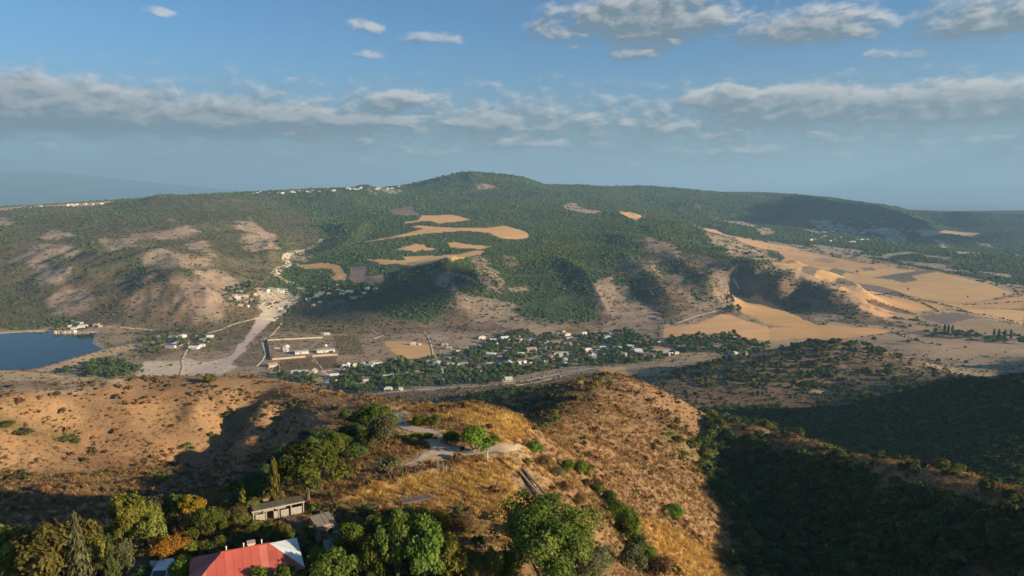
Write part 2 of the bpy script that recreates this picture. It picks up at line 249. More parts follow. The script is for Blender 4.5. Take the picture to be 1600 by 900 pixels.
# world coordinates in metres, camera at (0, 0, 260), valley floor near 0
CP = np.array([
(-120,30,200),(-60,30,212),(0,30,212),(40,30,212),(-60,55,215),(-30,55,216),(0,60,215),(20,55,213),(60,40,190),(110,40,175),(160,40,200),
(-150,60,185),(-71.1,81.3,213),(-58,79.6,214),(-49.1,77.8,215),(-40.7,76.1,216),(-29.6,76.1,216),(-15.1,77.8,215),(0,79.6,214),(8.2,84.8,211),
(20.2,103.8,200),(33.9,124.6,188),(-36.3,83.6,216),(-25.1,86.9,216),(-12.7,87.9,215.5),(0,88.9,215),(-27.1,94.5,216),(-18.3,95.7,216.4),
(-9.2,95.7,216.4),(0,96.6,216),(-24,105,216.4),(-15.8,103.5,217),(-8.3,108.7,217),(0,109.5,216.7),(7.1,105.4,212),(12.9,102.7,207),(-19.5,114.4,217),
(-13.3,117.5,217),(-4.3,114.4,217),(1.6,116.2,216),(-19.5,129.3,216.5),(-12.2,129.3,216.5),(-18.4,139.8,215),(-24.5,145.1,214),(-15.1,146,213.7),
(-11.6,146,214.3),(-8.2,146,214.8),(-4.8,147,214),(-1.4,148,213.1),(1.4,149,211.3),(4.2,150,209.5),(-4.9,128.9,216),(0,126.4,215),(12.3,128.6,204),
(21.7,151.6,194),(28.2,147.2,190),(13.9,146.6,202),(9.3,140,206),(36.6,192.6,180),(47.1,197.5,174),(27.2,191.6,188),(31.7,136.8,188),(48.4,167.1,172),
(47.7,148.8,174),(12.8,169.4,198),(7.1,168,199.4),(8.1,181,196.2),(9.2,195,192.9),(13.8,225.2,186.4),(19.5,260,179.6),(26.1,292.9,173.2),
(33.9,330,166.5),(41.9,358.7,161.3),(50.9,390,155.9),(56.3,389,155.4),(61.6,388,155),(68.1,384,153.6),(74.6,380,152.4),(82.7,376,149.3),
(90.7,372,146.4),(97,369,143.4),(103.2,366,140.4),(26.5,235,180.9),(45.1,300,164.9),(54.6,290,162.4),(45.4,240,172.2),(73.6,300,153.2),
(28.4,215,181.3),(81.1,345,147.3),(75,150,164),(84,190,151),(90,230,142),(95,280,136),(100,330,132),(106,380,126),(142,110,203),(147,112,202.9),
(152,114,201.7),(136,140,192.5),(141,142,192.4),(146,144,191.2),(130,170,183),(135,172,182.9),(140,174,181.7),(128,200,175.5),(133,202,175.4),
(138,204,174.2),(126,225,169),(131,227,168.9),(136,229,167.7),(125,250,162),(130,252,161.9),(135,254,160.7),(122.5,280,155.5),(127.5,282,155.4),
(132.5,284,154.2),(120,310,148.5),(125,312,148.4),(130,314,147.2),(119,345,141),(124,347,140.9),(129,349,139.7),(172,170,156),(168,220,136),
(165,280,120),(160,340,110),(175,110,175),(315.9,420,122.8),(272.5,360,124.7),(277.8,420,106.3),(255.1,450,95.3),(221.8,470,92.6),(184.7,490,90.3),
(228.8,300,129.4),(322.1,490,104.6),(352.8,555,102.3),(364.9,550,106.1),(376.6,545,109.8),(384.6,534.9,112.4),(392.3,525,114.8),(330,300,142),
(420,330,168),(450,430,168),(470,250,178),(400,200,172),(560,480,170),(520,560,130),(430,640,70),(300,150,162),(480,100,180),(700,300,200),  # includes an unseen ridge right of the view, added to shade the valley slopes
(700,600,140),(800,900,70),(600,800,40),(226.8,690,39.9),(319.2,680,44.4),(360.1,640,63.3),(362,775,44.2),(221.4,790,40),(289.6,775,44.2),
(191.3,820,39.6),(420.4,750,51.2),(470.8,720,59.5),(170,420,100),(200,560,70),(130,480,95),(90,450,110),(213.2,880,31.9),(225.5,864.9,39.9),
(237.3,850,47.8),(271.8,859.9,52.2),(307,870,56.8),(334.8,879.9,59.9),(363.1,890,63.1),(385.6,895,65.8),(408.4,900,68.6),(431.2,895,66.7),
(453.7,890,64.8),(469.4,879.9,60.8),(484.8,870,56.8),(502.8,844.6,51.9),(519.6,820,47.4),(543.7,809.9,46.1),(567.3,800,44.9),(261.6,960,16),
(363.3,1000,14),(463.2,1020,14),(545,1000,14),(623.1,980,15),(697.5,960,16),(817.4,1000,20),(0,500,101.5),(28.1,600,81.4),(65.4,700,65.1),
(-30,640,68.2),(-74.9,800,25.7),(0,860,16.4),(24.2,430,121.6),(-113.9,760,33.8),(-24.5,180,202),(-16.5,182,203),(-29.3,215,178),(-40.9,300,125),
(-68.1,500,75),(-8.6,190,198),(-10,220,178),(-13.6,300,138),(-19.5,430,110),(3.6,200,182),(5.1,280,150),(65.4,480,110),(90.1,620,70),(116.3,800,25),
(95.4,500,110),(-277.2,310,155.7),(-263.1,319.8,155.5),(-247.9,330,155.4),(-243.8,339.9,155.2),(-239.4,350,155.1),(-239.2,359.9,154.3),
(-238.8,370,153.4),(-237.9,379.9,152.8),(-236.8,390,152.2),(-230.4,395,152.3),(-223.9,400,152.5),(-213.4,405,151.7),(-202.7,410,151),(-191.3,410,150),
(-179.8,410,149),(-168.5,415,147.7),(-156.8,420,146.3),(-143.6,409.9,146.5),(-130.9,400,146.7),(-116.4,395,145.7),(-102.2,390,144.7),
(-92.5,379.9,146.2),(-83.2,370,147.7),(-73.2,354.7,150),(-63.8,340,152.2),(-230,302.1,133),(-210.8,316.8,130),(-193.5,339.6,123),(-169.5,357.2,118),
(-146.2,367.8,120),(-121.5,357.5,132),(-96.8,342.7,144),(-266.3,294,132),(-237.6,314.3,145),(-227.5,344.6,139),(-203.1,359.6,139),(-169.7,361.1,142),
(-137.4,365.9,144),(-109,362.7,145),(-237.8,262,142),(-206.7,271,141.5),(-187.2,280.8,140),(-180,315.4,129),(-164.6,326.6,125),(-138.5,316.4,127),
(-167.7,218.7,156),(-146.7,218.7,156),(-149.6,260.6,140),(-130.5,273.1,137),(-144.8,187.9,163),(-178.8,195.6,161),(-73.3,95,210),(-62.1,92.1,212),
(-52.9,91.5,213.5),(-41.2,95.6,215),(-37.1,102.2,215),(-34.3,120.8,214),(-30.8,136.2,213.5),(-103.5,120,185),(-94.5,130,178),(-123.5,170,164),
(-73.8,125,186),(-92.6,170,166),(-53.1,130,192),(-73.6,180,170),(-50.4,150,190),(-67.2,200,174),(-46.3,170,186),(-62.7,230,164),(-41.4,190,180),
(-56.7,260,155),(-87.4,260,152),(-345.1,400,134),(-290.6,400,134),(-254.3,400,134),(-359.9,480,114.8),(-477.1,640,94.1),(-441.5,640,92.2),
(-381.4,610,94.8),(-360.2,520,107.7),(-324.3,560,104.1),(-567.3,640,88),(-283.4,520,102),(-236.1,520,102),(-188.9,520,100),(-136.2,500,102),
(-104.6,480,110),(-690.3,800,22),(-581.3,800,25),(-495.9,780,32),(-403.3,740,35),(-317.9,700,38),(-254.3,700,38),(-185.3,680,44),(-118.1,650,52),
(-572.2,900,4),(-474.1,870,4),(-390.6,860,3),(-308.8,850,3),(-228.9,840,7),(-156.2,860,12),(-1307.3,1285.1,0),(-1198.7,1175.4,0),(-1106.8,1082.5,0),
(-1028,1002.9,0),(-1200.3,1285.1,0),(-1100.6,1175.4,0),(-1016.2,1082.5,0),(-943.9,1002.9,0),(-1093.4,1285.1,0),(-1002.6,1175.4,0),(-925.7,1082.5,0),
(-859.8,1002.9,0),(-986.4,1285.1,0),(-904.5,1175.4,0),(-835.1,1082.5,0),(-775.6,1002.9,0),(-879.4,1285.1,0),(-806.4,1175.4,0),(-744.6,1082.5,0),
(-691.5,1002.9,0),(-772.5,1285.1,0),(-708.3,1175.4,0),(-654,1082.5,0),(-607.4,1002.9,0),(-665.5,1285.1,0),(-610.3,1175.4,0),(-563.5,1082.5,0),
(-523.3,1002.9,0),(-558.6,1285.1,0),(-512.2,1175.4,0),(-472.9,1082.5,0),(-439.2,1002.9,0),(-451.6,1285.1,0),(-414.1,1175.4,0),(-382.3,1082.5,0),
(-355.1,1002.9,0),(-344.6,1285.1,0),(-316,1175.4,0),(-291.8,1082.5,0),(-271,1002.9,0),(-237.7,1285.1,0),(-217.9,1175.4,0),(-201.2,1082.5,0),
(-186.9,1002.9,0),(-130.7,1285.1,0),(-119.9,1175.4,0),(-110.7,1082.5,0),(-102.8,1002.9,0),(-23.8,1285.1,0),(-21.8,1175.4,0),(-20.1,1082.5,0),
(-18.7,1002.9,0),(83.2,1285.1,0),(76.3,1175.4,0),(70.4,1082.5,0),(65.4,1002.9,0),(190.1,1285.1,0),(174.4,1175.4,0),(161,1082.5,0),(-441.9,946.6,1),
(-353.5,946.6,1),(-265.1,946.6,1),(-176.7,946.6,1),(-85.6,915.9,5),(0,973.4,3),(93.7,1006.3,2),(155.1,979.3,8),(-1346,1324.4,2),(-1101.3,1324.4,2),
(-978.9,1324.4,2),(-795.4,1324.4,2),(-673,1324.4,2),(-550.6,1324.4,2),(-1447.5,1500,26.7),(-1726.2,1800,63.2),(-2144.5,2250,108.2),
(-2752.1,2900,135.6),(-1117.5,1520,23.6),(-1315.2,1800,63.2),(-1597.6,2200,119.9),(-1881.1,2600,150.9),(-949.9,1520,23.6),(-1105.5,1780,65.4),
(-1357.9,2200,119.9),(-1658.4,2700,173.4),(-788.9,1480,29.8),(-875.1,1650,64.4),(-1002.8,1900,104.4),(-1260.4,2400,150.6),(-1517.4,2900,187.7),
(-653.3,1420,25.9),(-714.2,1560,60.7),(-820,1800,96.2),(-1063.9,2350,152.9),(-1352.4,3000,209.2),(-579,1430,24.3),(-652.6,1620,53.1),
(-781.7,1950,82.5),(-996,2500,146),(-1268.7,3200,205.7),(-2980.8,3000,144.2),(-2573.2,3000,154.5),(-2166,3000,165),(-2046.7,3024.9,176.9),
(-1925.4,3050,183.6),(-1815.9,3074.9,179.3),(-1704.5,3100,179.1),(-1603.1,3149.6,209.4),(-1498.1,3200,235.7),(-1385.5,3346.6,233.2),
(-1259.6,3500,229.4),(-1132.9,3598.6,238.8),(-998.1,3700,251.7),(-910.2,3749.7,262.4),(-819.8,3800,267.6),(-726.6,4042.3,277.4),(-618.2,4300,256.6),
(-513.4,4398.9,294.1),(-403.6,4500,339.1),(-322.8,4500,354.1),(-242,4500,371.2),(-142,4524.9,371.5),(-40.8,4550,355.4),(83,4624.4,301.6),
(211.1,4700,282.5),(323.4,4799,301.9),(440.3,4900,303.4),(556,4949.7,296.4),(674.1,5000,290),(786.4,5000,294.9),(898.6,5000,298.3),(971,5024.9,294.2),
(1044,5050,288.6),(1290.5,5124.5,270.9),(1544.3,5200,245.5),(1700.7,5249.8,245.7),(1860,5300,252.7),(2046.4,5349.8,234.8),(2236.3,5400,226.6),
(2407.8,5400,203.6),(2579.4,5400,174.6),(2725.9,5349.8,147.4),(2869.6,5300,128.4),(3011.1,5249.8,64.4),(3150.1,5200,-41.7),(3345.9,5249.8,82.2),
(3545.2,5300,85.2),(3722.4,5349.8,95.6),(3902.6,5400,106.2),(4388.8,5400,120.8),(4874.6,5400,135.3),(-471,1380,6.7),(-488.3,1453.1,13.7),
(-506.2,1530,22),(-546.9,1668.7,31.4),(-590.8,1820,44.3),(-618.6,1964.3,54.3),(-647,2120,67.1),(-651.7,2255.7,75.3),(-654.4,2400,85.4),
(-676.2,2615.3,105.3),(-696.8,2850,129),(-703.4,3112.9,150.3),(-705.5,3400,177.9),(-941.7,2600,141.5),(-692.4,2000,78),(-615.3,1680,45.4),
(-846.6,2750,134.6),(-1071.1,3300,184.3),(-820,3500,203.6),(-351.7,1470,17.7),(-390.9,1640,35.3),(-444.1,1870,55.6),(-508.7,2150,84),
(-635.6,2700,136.9),(-256.5,1390,4.9),(-281.2,1530,22),(-309.5,1690,44.1),(-350.3,1920,67.7),(-426.6,2350,110.3),(-542,3000,173.5),
(-684.4,3800,220.7),(-137.2,1350,-0.4),(-200.4,2000,78),(-273.7,2750,147),(-356.8,3600,199.3),(-24.6,1330,-2.8),(-26.4,1430,10.9),(-31.1,1700,42.8),
(-36.4,2000,78),(-45.3,2500,123.4),(-59.5,3300,191.5),(-73.7,4100,280.2),(76.4,1380,6.7),(90.2,1640,35.3),(112.1,2050,73.4),(152.1,2800,132.4),
(200,3700,205.9),(192.3,1390,4.9),(204.3,1480,16),(238.7,1740,53.8),(320.4,2350,89),(440.3,3250,165.9),(567.3,4200,229.2),(314,1420,12.7),
(349.8,1590,42.2),(385.8,1760,67.6),(469.5,2150,84),(641.1,2950,124.2),(908.8,4200,190.9),(427,1450,21),(457.6,1560,46.3),(435.7,2400,107.1),
(478,2190.9,97.6),(509.8,2000,90.8),(545.6,1870.8,84.6),(574.9,1750,79.9),(619.6,1673.3,64.8),(659.5,1600,51.2),(675.6,1517.9,40.8),(688.4,1440,32),
(704.3,1383.9,21.5),(718,1330,12.2),(495.5,1640,50.5),(572.8,1560,31.9),(626.5,1480,16),(501.8,1560,17.4),(856.9,2350,35.4),(1017.9,2800,55.5),
(1196.7,3300,74.2),(1553.6,4300,134.4),(892.7,1950,10.9),(1071.8,2350,24.6),(1205.7,2650,42.9),(1541.2,3400,62.7),(2077.5,4600,117.7),
(882.3,1600,11.1),(1124.8,2050,17),(1286.2,2350,24.6),(1581.4,2900,40.4),(2173.2,4000,60),(865.3,1340,14.1),(1079.4,1680,14.3),(1280.3,2000,23),
(1530.6,2400,41.6),(2033.3,3200,-27.3),(2725.5,4300,-48.7),(953.2,1290,11.1),(1169,1590,12.7),(1320.1,1800,13.4),(1607.5,2200,19.5),(2181.2,3000,3.6),
(3042.4,4200,13.5),(1131.9,1290,11.1),(1567.6,1800,13.4),(2163.8,2500,13.3),(3612.9,4200,21.3),(899.9,3100,73.6),(1157.6,4000,106.9),(694.2,1210,9.5),
(727.3,1270,15),(298.2,1240,9.1),(393.5,1215,8.5),(506,1215,8.5),(625.6,1230,11.1),(451.5,1400,16.1),(531.5,1340,14.1),(530.3,1560,20.3),
(668.9,1110,14.5),(771.8,1110,14.5),(758.4,1020,15),(604.6,1310,13.4),(-8174.4,7500,-80),(-10899.2,10000,-170),(-17438.7,16000,-260),
(-65395.1,60000,-640),(-43596.7,40000,-460),(-5449.6,7500,-80),(-7266.1,10000,-170),(-11625.8,16000,-260),(-43596.7,60000,-640),(-29064.5,40000,-460),
(-2724.8,7500,-80),(-3633.1,10000,-170),(-5812.9,16000,-260),(-21798.4,60000,-640),(-14532.2,40000,-460),(0,7500,-80),(0,10000,-170),(0,16000,-260),
(0,60000,-640),(0,40000,-460),(2724.8,7500,-80),(3633.1,10000,-170),(5812.9,16000,-260),(21798.4,60000,-640),(14532.2,40000,-460),(5449.6,7500,-80),
(7266.1,10000,-170),(11625.8,16000,-260),(43596.7,60000,-640),(29064.5,40000,-460),(8174.4,7500,-80),(10899.2,10000,-170),(17438.7,16000,-260),
(65395.1,60000,-640),(43596.7,40000,-460),(-23700.8,24000,669.5),(-17213.9,24000,903.4),(-15922.9,24000,903.4),(-15069.5,24000,818.4),
(-14005,24000,669.5),(-13154.4,24000,520.3),(-11230,24000,263.9),(-18982.7,19000,-190),(-13805.6,19000,-190),(-12079.9,19000,-190),
(-10354.2,19000,-190),(-56.4,20.5,200),(-112.8,41,165),(-281.9,102.6,145),(-563.8,205.2,80),(-1033.7,376.2,2),(-1879.4,684,70),(-3288.9,1197.1,172.6),
(-9396.9,3420.2,10),(-52,30,200),(-103.9,60,165),(-259.8,150,145),(-519.6,300,80),(-952.6,550,2),(-1732.1,1000,70),(-3031.1,1750,172.6),
(-8660.3,5000,10),(-46,38.6,200),(-91.9,77.1,165),(-229.8,192.8,145),(-459.6,385.7,80),(-842.6,707.1,2),(-1532.1,1285.6,70),(-2681.2,2249.8,172.6),
(-7660.4,6427.9,10),(46,38.6,198),(689.4,578.5,60),(1149.1,964.2,20),(2298.1,1928.4,75.7),(7660.4,6427.9,10),(52,30,198),(779.4,450,60),(1299,750,20),
(2598.1,1500,75.7),(8660.3,5000,10),(56.4,20.5,198),(845.7,307.8,60),(1409.5,513,20),(2819.1,1026.1,75.7),(9396.9,3420.2,10),])
LAKE = [(-1241.4,1278.1),(-948.0,1281.1),(-910.8,1296.0),(-868.9,1296.0),(-853.2,1281.1),(-817.6,1281.1),(-775.5,1290.0),(-752.9,1243.7),(-729.7,1200.4),(-705.9,1174.9),(-685.9,1155.2),(-675.2,1122.2),(-681.8,1086.7),(-690.9,1053.3),(-698.5,1016.1),(-730.1,1018.0),(-758.6,1018.0),(-995.6,1018.0)]
FLATS = [
([(-1241.4,1278.1),(-948.0,1281.1),(-910.8,1296.0),(-868.9,1296.0),(-853.2,1281.1),(-817.6,1281.1),(-775.5,1290.0),(-752.9,1243.7),(-729.7,1200.4),(-705.9,1174.9),(-685.9,1155.2),(-675.2,1122.2),(-681.8,1086.7),(-690.9,1053.3),(-698.5,1016.1),(-730.1,1018.0),(-758.6,1018.0),(-995.6,1018.0)],-2.5,6.0),
]
BUMPS = [
([(-89.3,1960,5),(-139.8,1800,30),(-154.7,1690,52),(-149.8,1600,50),(-132.0,1510,36),(-98.9,1430,14),(-75.9,1370,0)],150,1.0,1.2),
([(-976.2,1900,6),(-883.8,1780,13),(-755.5,1620,15),(-633.0,1450,10),(-579.2,1380,4)],120,1.0,1.3),
([(-1333.3,1980,4),(-1189.0,1850,10),(-1053.0,1680,10),(-923.6,1500,4)],110,1.0,1.3),
([(112.1,2050,3),(162.8,1780,14),(190.9,1540,14),(198.7,1390,2)],60,1.0,1.3),
([(325.3,2100,3),(318.2,1740,13),(330.9,1500,12),(339.8,1390,2)],55,1.0,1.3),
([(437.3,2000,3),(430.6,1650,12),(435.5,1480,10),(438.3,1420,2)],50,1.0,1.3),
([(480.0,2200,2),(509.8,2000,5),(574.9,1750,9),(659.5,1600,9),(688.4,1440,7),(718.0,1330,2)],120,1.0,1.3),
([(-235.7,388,0),(-210.8,368,3),(-182.3,345,3),(-155.7,322,0)],22,1.0,1.3),
([(-241.7,330,0),(-224.6,322,2.5),(-205.8,315,2.5),(-191.4,310,0)],22,1.0,1.3),
([(-189.0,405,0),(-164.1,385,3),(-135.1,350,3),(-116.7,325,0)],22,1.0,1.3),
([(-138.3,400,0),(-121.2,380,2.5),(-102.1,350,2),(-91.5,335,0)],22,1.0,1.3),
([(-25.6,95.7,0.3),(-22.5,98.1,0.7),(-15.5,101.8,0.8),(-10.0,105.2,0.8),(-2.1,110.8,0.5)],2.2,1.0,1.2),
([(-692.4,1010.1,5),(-681.1,1061.6,6),(-664.6,1127.7,6),(-646.6,1186.6,3)],26,1.0,1.0),
]
SMOOTH = [[(262,1180),(656,1180),(883,1000),(1568,1800),(1303,1950),(1276,2330),(1100,2750),(880,3350),(814,2800),(893,2450),(946,1950),(785,1420),(714,1310),(605,1310),(511,1590),(427,1450)],[(-469,2150),(-533,2950),(-157,2900),(68,2500),(61,2250),(-55,2000),(-410,1870),(-560,1800),(-638,2000)]]
PAINT = [
('pale',14,14,1,[(842,3261),(1123,2807),(1270,2319),(1282,1918),(1349,1841),(1457,1670),(884,1000),(642,1064),(619,1152),(252.6,1185),(312.8,1302),(483,1548),(557,1516),(593,1311),(702,1300),(645,1531),(551,1677),(689,2366)]),
('scrub',30,40,1,[(-1383,1363),(-2894,2908),(-2303,3187),(-1502,3207),(-1245,3639),(-852,2944),(-640,2388),(-633,1982),(-558,1542),(-481,1285),(-713,1285),(-961,1300)]),
('scrubgreen',40,60,0.8,[(-1703,3146),(-1502,3207),(-1245,3639),(-852,2944),(-640,2388),(-685,2282),(-888,2650),(-827,2167),(-1116,2625),(-1130,2270),(-1384,2550)]),
('scrubgreen',40,60,0.7,[(-1961,2711),(-1687,3117),(-1180,2286),(-1030,1826),(-1348,2121),(-1492,2052)]),
('scrubgreen',40,60,0.6,[(-1156,1799),(-908,1720),(-750,1448),(-734,1326),(-901,1318),(-977,1322),(-1146,1561),(-1108,1614)]),
('scrubgreen',30,40,0.7,[(-1241,2804),(-1110,2926),(-706,1938),(-714,1740),(-895,2052)]),
('bare',22,20,0.95,[(-1365,2029),(-1291,2029),(-1172,1895),(-1136,1807),(-1223,1851),(-1228,1794),(-1323,1873),(-1312,1908)]),
('bare',22,20,0.95,[(-1213,1772),(-1122,1713),(-1030,1615),(-1035,1605),(-1149,1712)]),
('bare',22,20,0.95,[(-1124,1661),(-1070,1631),(-1018,1582),(-1047,1577)]),
('bare',22,20,0.95,[(-993,1514),(-976,1549),(-906,1472),(-875,1426),(-958,1456)]),
('bare',22,20,0.95,[(-1213,2087),(-1121,2058),(-939,1819),(-979,1808),(-1043,1835)]),
('bare',22,20,0.95,[(-910,1761),(-871,1741),(-814,1701),(-786,1610),(-862,1656)]),
('bare',22,20,0.95,[(-814,1701),(-767,1709),(-676,1627),(-597,1514),(-568,1437),(-606,1468),(-651,1497),(-726,1573)]),
('bare',22,20,0.95,[(-707,1479),(-658,1474),(-603,1419),(-596,1394),(-650,1385)]),
('bare',22,20,0.95,[(-995,2556),(-937,2556),(-816,2320),(-906,2339)]),
('bare',22,20,0.95,[(-1064,2193),(-1016,2243),(-982,2198),(-986,2098),(-1121,2058),(-1159,2156)]),
('bare',22,20,0.95,[(-946,2062),(-906,2077),(-760,1757),(-810,1798)]),
('bare',22,20,0.95,[(-1445,2174),(-1498,2319),(-1335,2132),(-1395,2112)]),
('bare',22,20,0.95,[(-764,1408),(-767,1441),(-728,1444),(-734,1420),(-730,1393)]),
('bare',22,20,0.95,[(-853,2264),(-804,2362),(-707,2100),(-753,2019)]),
('bare',22,20,0.95,[(-1961,2711),(-1835,2584),(-1742,2434),(-1762,2432)]),
('bare',22,20,0.9,[(-973,1482),(-981,1557),(-922,1499),(-864,1401),(-905,1403)]),
('bare',22,20,0.9,[(-770,1427),(-740,1441),(-731,1421),(-743,1380)]),
('bare',22,20,0.9,[(-690,1471),(-635,1450),(-580,1394),(-567,1359),(-616,1336),(-662,1406)]),
('brownscrub',40,50,0.6,[(-959,1576),(-696,1469),(-630,1340),(-559,1348),(-550,1388),(-525,1339),(-763,1322),(-848,1385)]),
('brownscrub',25,30,0.9,[(-449,1528),(-255.0,1382),(-172.5,1334),(0.0,1334),(35.7,1286),(-44.5,1201),(-279.2,1257),(-416,1284),(-457,1376)]),
('bare',22,22,0.85,[(-159.1,1552),(-114.1,1600),(-67.7,1538),(-24.3,1468),(15.2,1377),(46.3,1318),(-12.3,1327),(-70.1,1381),(-117.1,1447)]),
('brownscrub',20,25,0.8,[(-126.6,1450),(-70.1,1381),(-12.3,1327),(-97.1,1314),(-135.9,1405)]),
('bare',12,14,0.8,[(-105.3,1864),(-87.3,1998),(-59.3,1804),(-27.2,1650),(-25.5,1544),(-48.0,1538),(-77.6,1633)]),
('forest',12,12,0.8,[(-135.0,1553),(-100.0,1560),(-49.5,1541),(-41.1,1492),(-88.5,1483),(-121.4,1505)]),
('bare',10,10,0.6,[(-33.6,2052),(0.0,1953),(24.9,1815),(8.1,1767),(-17.0,1863)]),
('bare',6,5,0.9,[(-8.8,1593),(37.4,1631),(35.2,1599),(0.0,1569)]),
('brownscrub',18,30,1,[(459,2527),(483,2169),(497,1817),(511,1618),(459,1423),(376.8,1362),(296.5,1338),(172.9,1337),(187.0,1569),(261.4,1789),(301.1,1646),(372.2,1945)]),
('bare',12,16,0.8,[(198.4,1617),(241.7,1673),(265.6,1565),(268.2,1458),(300.1,1367),(200.4,1357),(194.5,1491)]),
('bare',12,14,0.7,[(281.0,1867),(323.8,1921),(310.3,1699),(280.5,1612),(268.0,1675)]),
('bare',10,14,0.8,[(456,2475),(482,2307),(480,1989),(429,1810),(401,2003)]),
('bare',10,14,0.7,[(375.8,1891),(393.6,1738),(396.2,1517),(430,1437),(386.2,1448),(350.2,1528),(340.6,1679)]),
('forest',10,14,0.7,[(230.4,1624),(286.2,1693),(297.8,1509),(281.0,1454),(255.8,1504)]),
('forest',8,12,0.8,[(370.3,1804),(409,1829),(391.8,1701),(347.5,1617)]),
('forest',10,14,0.6,[(408,1719),(420,1527),(438,1467),(413,1447),(382.3,1516)]),
('brownscrub',12,20,1,[(525,2060),(553,1685),(654,1517),(710,1304),(633,1293),(581,1340),(530,1517),(501,1609)]),
('forest',12,20,0.5,[(571,2163),(611,1673),(557,1602),(496,1646)]),
('forest',10,14,0.35,[(558,1544),(590,1502),(614,1497),(615,1448),(590,1388),(574,1444),(564,1509)]),
('forest',10,14,0.3,[(631,1535),(658,1493),(662,1432),(679,1394),(659,1317),(636,1347),(639,1447)]),
('forest',6,6,0.9,[(934,2566),(955,2560),(934,2411),(687,1806),(698,1915)]),
('bare',6,8,0.8,[(590,1388),(625,1382),(640,1355),(633,1339),(594,1334),(582,1361)]),
('plough',8,10,0.7,[(499,1958),(510,1847),(504,1704),(524,1638),(516,1598),(498,1582),(462,1546),(471,1620),(475,1741)]),
('plough',4,4,0.7,[(523,1624),(544,1602),(555,1562),(550,1565),(539,1586),(536,1607)]),
('bare',10,14,0.6,[(234.2,1266),(312.8,1302),(412,1399),(489,1519),(486,1558),(384.4,1441),(302.5,1366),(200.4,1357),(169.8,1312)]),
('clearing',16,14,0.95,[(246.6,3415),(295.1,3635),(330.3,3662),(315.7,3412),(358.3,3307),(410,3244),(347.8,3079),(286.5,3172),(244.1,3277)]),
('clearing',16,14,0.95,[(1097,4045),(1060,3604),(1265,3912),(1238,3597),(1166,3432),(1076,3575)]),
('clearing',16,14,0.95,[(1179,3403),(1260,3477),(1192,3205),(1105,3123)]),
('clearing',18,18,0.95,[(1715,4054),(1810,4041),(1659,3587),(1521,3355),(1521,3477)]),
('clearing',18,18,0.95,[(1483,3557),(1456,3327),(1422,3266),(1420,3387)]),
('clearing',18,18,0.95,[(1799,3675),(1925,3792),(2029,3861),(2091,3846),(1951,3493),(1665,3053),(1897,3604)]),
('clearing',18,18,0.95,[(1840,3985),(1799,3675),(1637,3371),(1685,3662)]),
('clearing',18,18,0.95,[(2345,3548),(2376,3508),(2291,3358),(2263,3384)]),
('clearing',18,18,0.95,[(1719,2717),(1828,2770),(1773,2613),(1584,2485)]),
('clearing',18,18,0.95,[(2148,3585),(2133,3476),(1847,2920),(2057,3376)]),
('clearing',18,18,0.95,[(1450,2487),(1467,2367),(1443,2327),(1430,2433)]),
('clearing',18,18,0.95,[(2088,3039),(2009,2757),(1826,2505),(2033,2938)]),
('clearing',18,18,0.95,[(1188,2841),(1217,2817),(1301,2611),(1241,2524),(1168,2565)]),
('clearing',18,18,0.95,[(1258,2522),(1279,2462),(1442,2576),(1464,2542),(1282,2426),(1241,2454)]),
('clearing',18,18,0.95,[(1305,2355),(1381,2276),(1348,2013),(1336,2088),(1318,2238)]),
('clearing',18,18,0.95,[(1403,2096),(1452,2049),(1401,1976),(1391,2057)]),
('bare',15,10,0.9,[(-706,3925),(-633,4019),(-601,3978),(-676,3850)]),
('bare',10,5,0.9,[(-761,3776),(-714,3722),(-724,3704),(-764,3742)]),
('bare',20,15,0.9,[(-191.0,4086),(-141.2,4136),(-90.9,4045),(-181.1,4027)]),
('bare',20,15,0.5,[(-871,3800),(-840,4675),(-671,4669),(-771,3899)]),
('bare',10,8,0.6,[(-1240,2563),(-1201,2528),(-1106,2315),(-1196,2475)]),
('bare',10,8,0.6,[(-1019,2748),(-924,2531),(-862,2409),(-900,2453)]),
('valley',15,15,1,[(-1358,1335),(-965,1305),(-775,1311),(-475,1285),(-279.2,1257),(-48.3,1305),(122.4,1325),(239.0,1293),(287.8,1245),(326.4,1174),(418,1127),(301.3,808),(154.3,826),(-66.6,711),(-428,915),(-717,961),(-995,970)]),
('scrub',10,14,0.9,[(-706,1318),(-642,1302),(-561,1335),(-501,1370),(-481,1223),(-466,1142),(-512,1134),(-537,1134),(-595,1249),(-644,1198)]),
('sand',6,8,0.9,[(-572,1060),(-513,1060),(-513,1079),(-462,1053),(-447,1092),(-412,1029),(-421,992),(-440,969),(-475,970),(-528,976)]),
('scrub',8,10,0.8,[(-639,1188),(-549,1142),(-559,1106),(-578,1072)]),
('scrub',6,8,0.8,[(-434,1106),(-436,1197),(-397.6,1106),(-384.0,1041),(-406,1029),(-428,1053)]),
('brownscrub',5,6,0.9,[(-464,1249),(-474,1326),(-455,1355),(-445,1290),(-448,1231)]),
('sand',8,14,0.8,[(-555,1548),(-538,1632),(-463,1523),(-484,1463),(-471,1372),(-500,1361),(-524,1458),(-545,1507)]),
('scrub',10,20,0.8,[(-457,1490),(-388.0,1454),(-265.2,1416),(-255.0,1382),(-431,1378),(-459,1422)]),
('bare',8,14,0.7,[(-655,2051),(-650,2191),(-601,2098),(-600,2009),(-615,2015),(-643,2028)]),
('plough',5,6,0.8,[(-405,1520),(-375.5,1523),(-360.3,1501),(-375.4,1481),(-399.0,1489)]),
('brown',10,12,1,[(-161.1,819),(-32.6,873),(52.8,943),(123.2,979),(105.5,869),(48.8,652),(11.2,600),(-59.2,631),(-124.4,662)]),
('wheat',4,4,1,[(128.0,995),(143.6,1015),(162.4,1011),(159.5,954),(163.7,903),(146.6,911),(135.6,958)]),
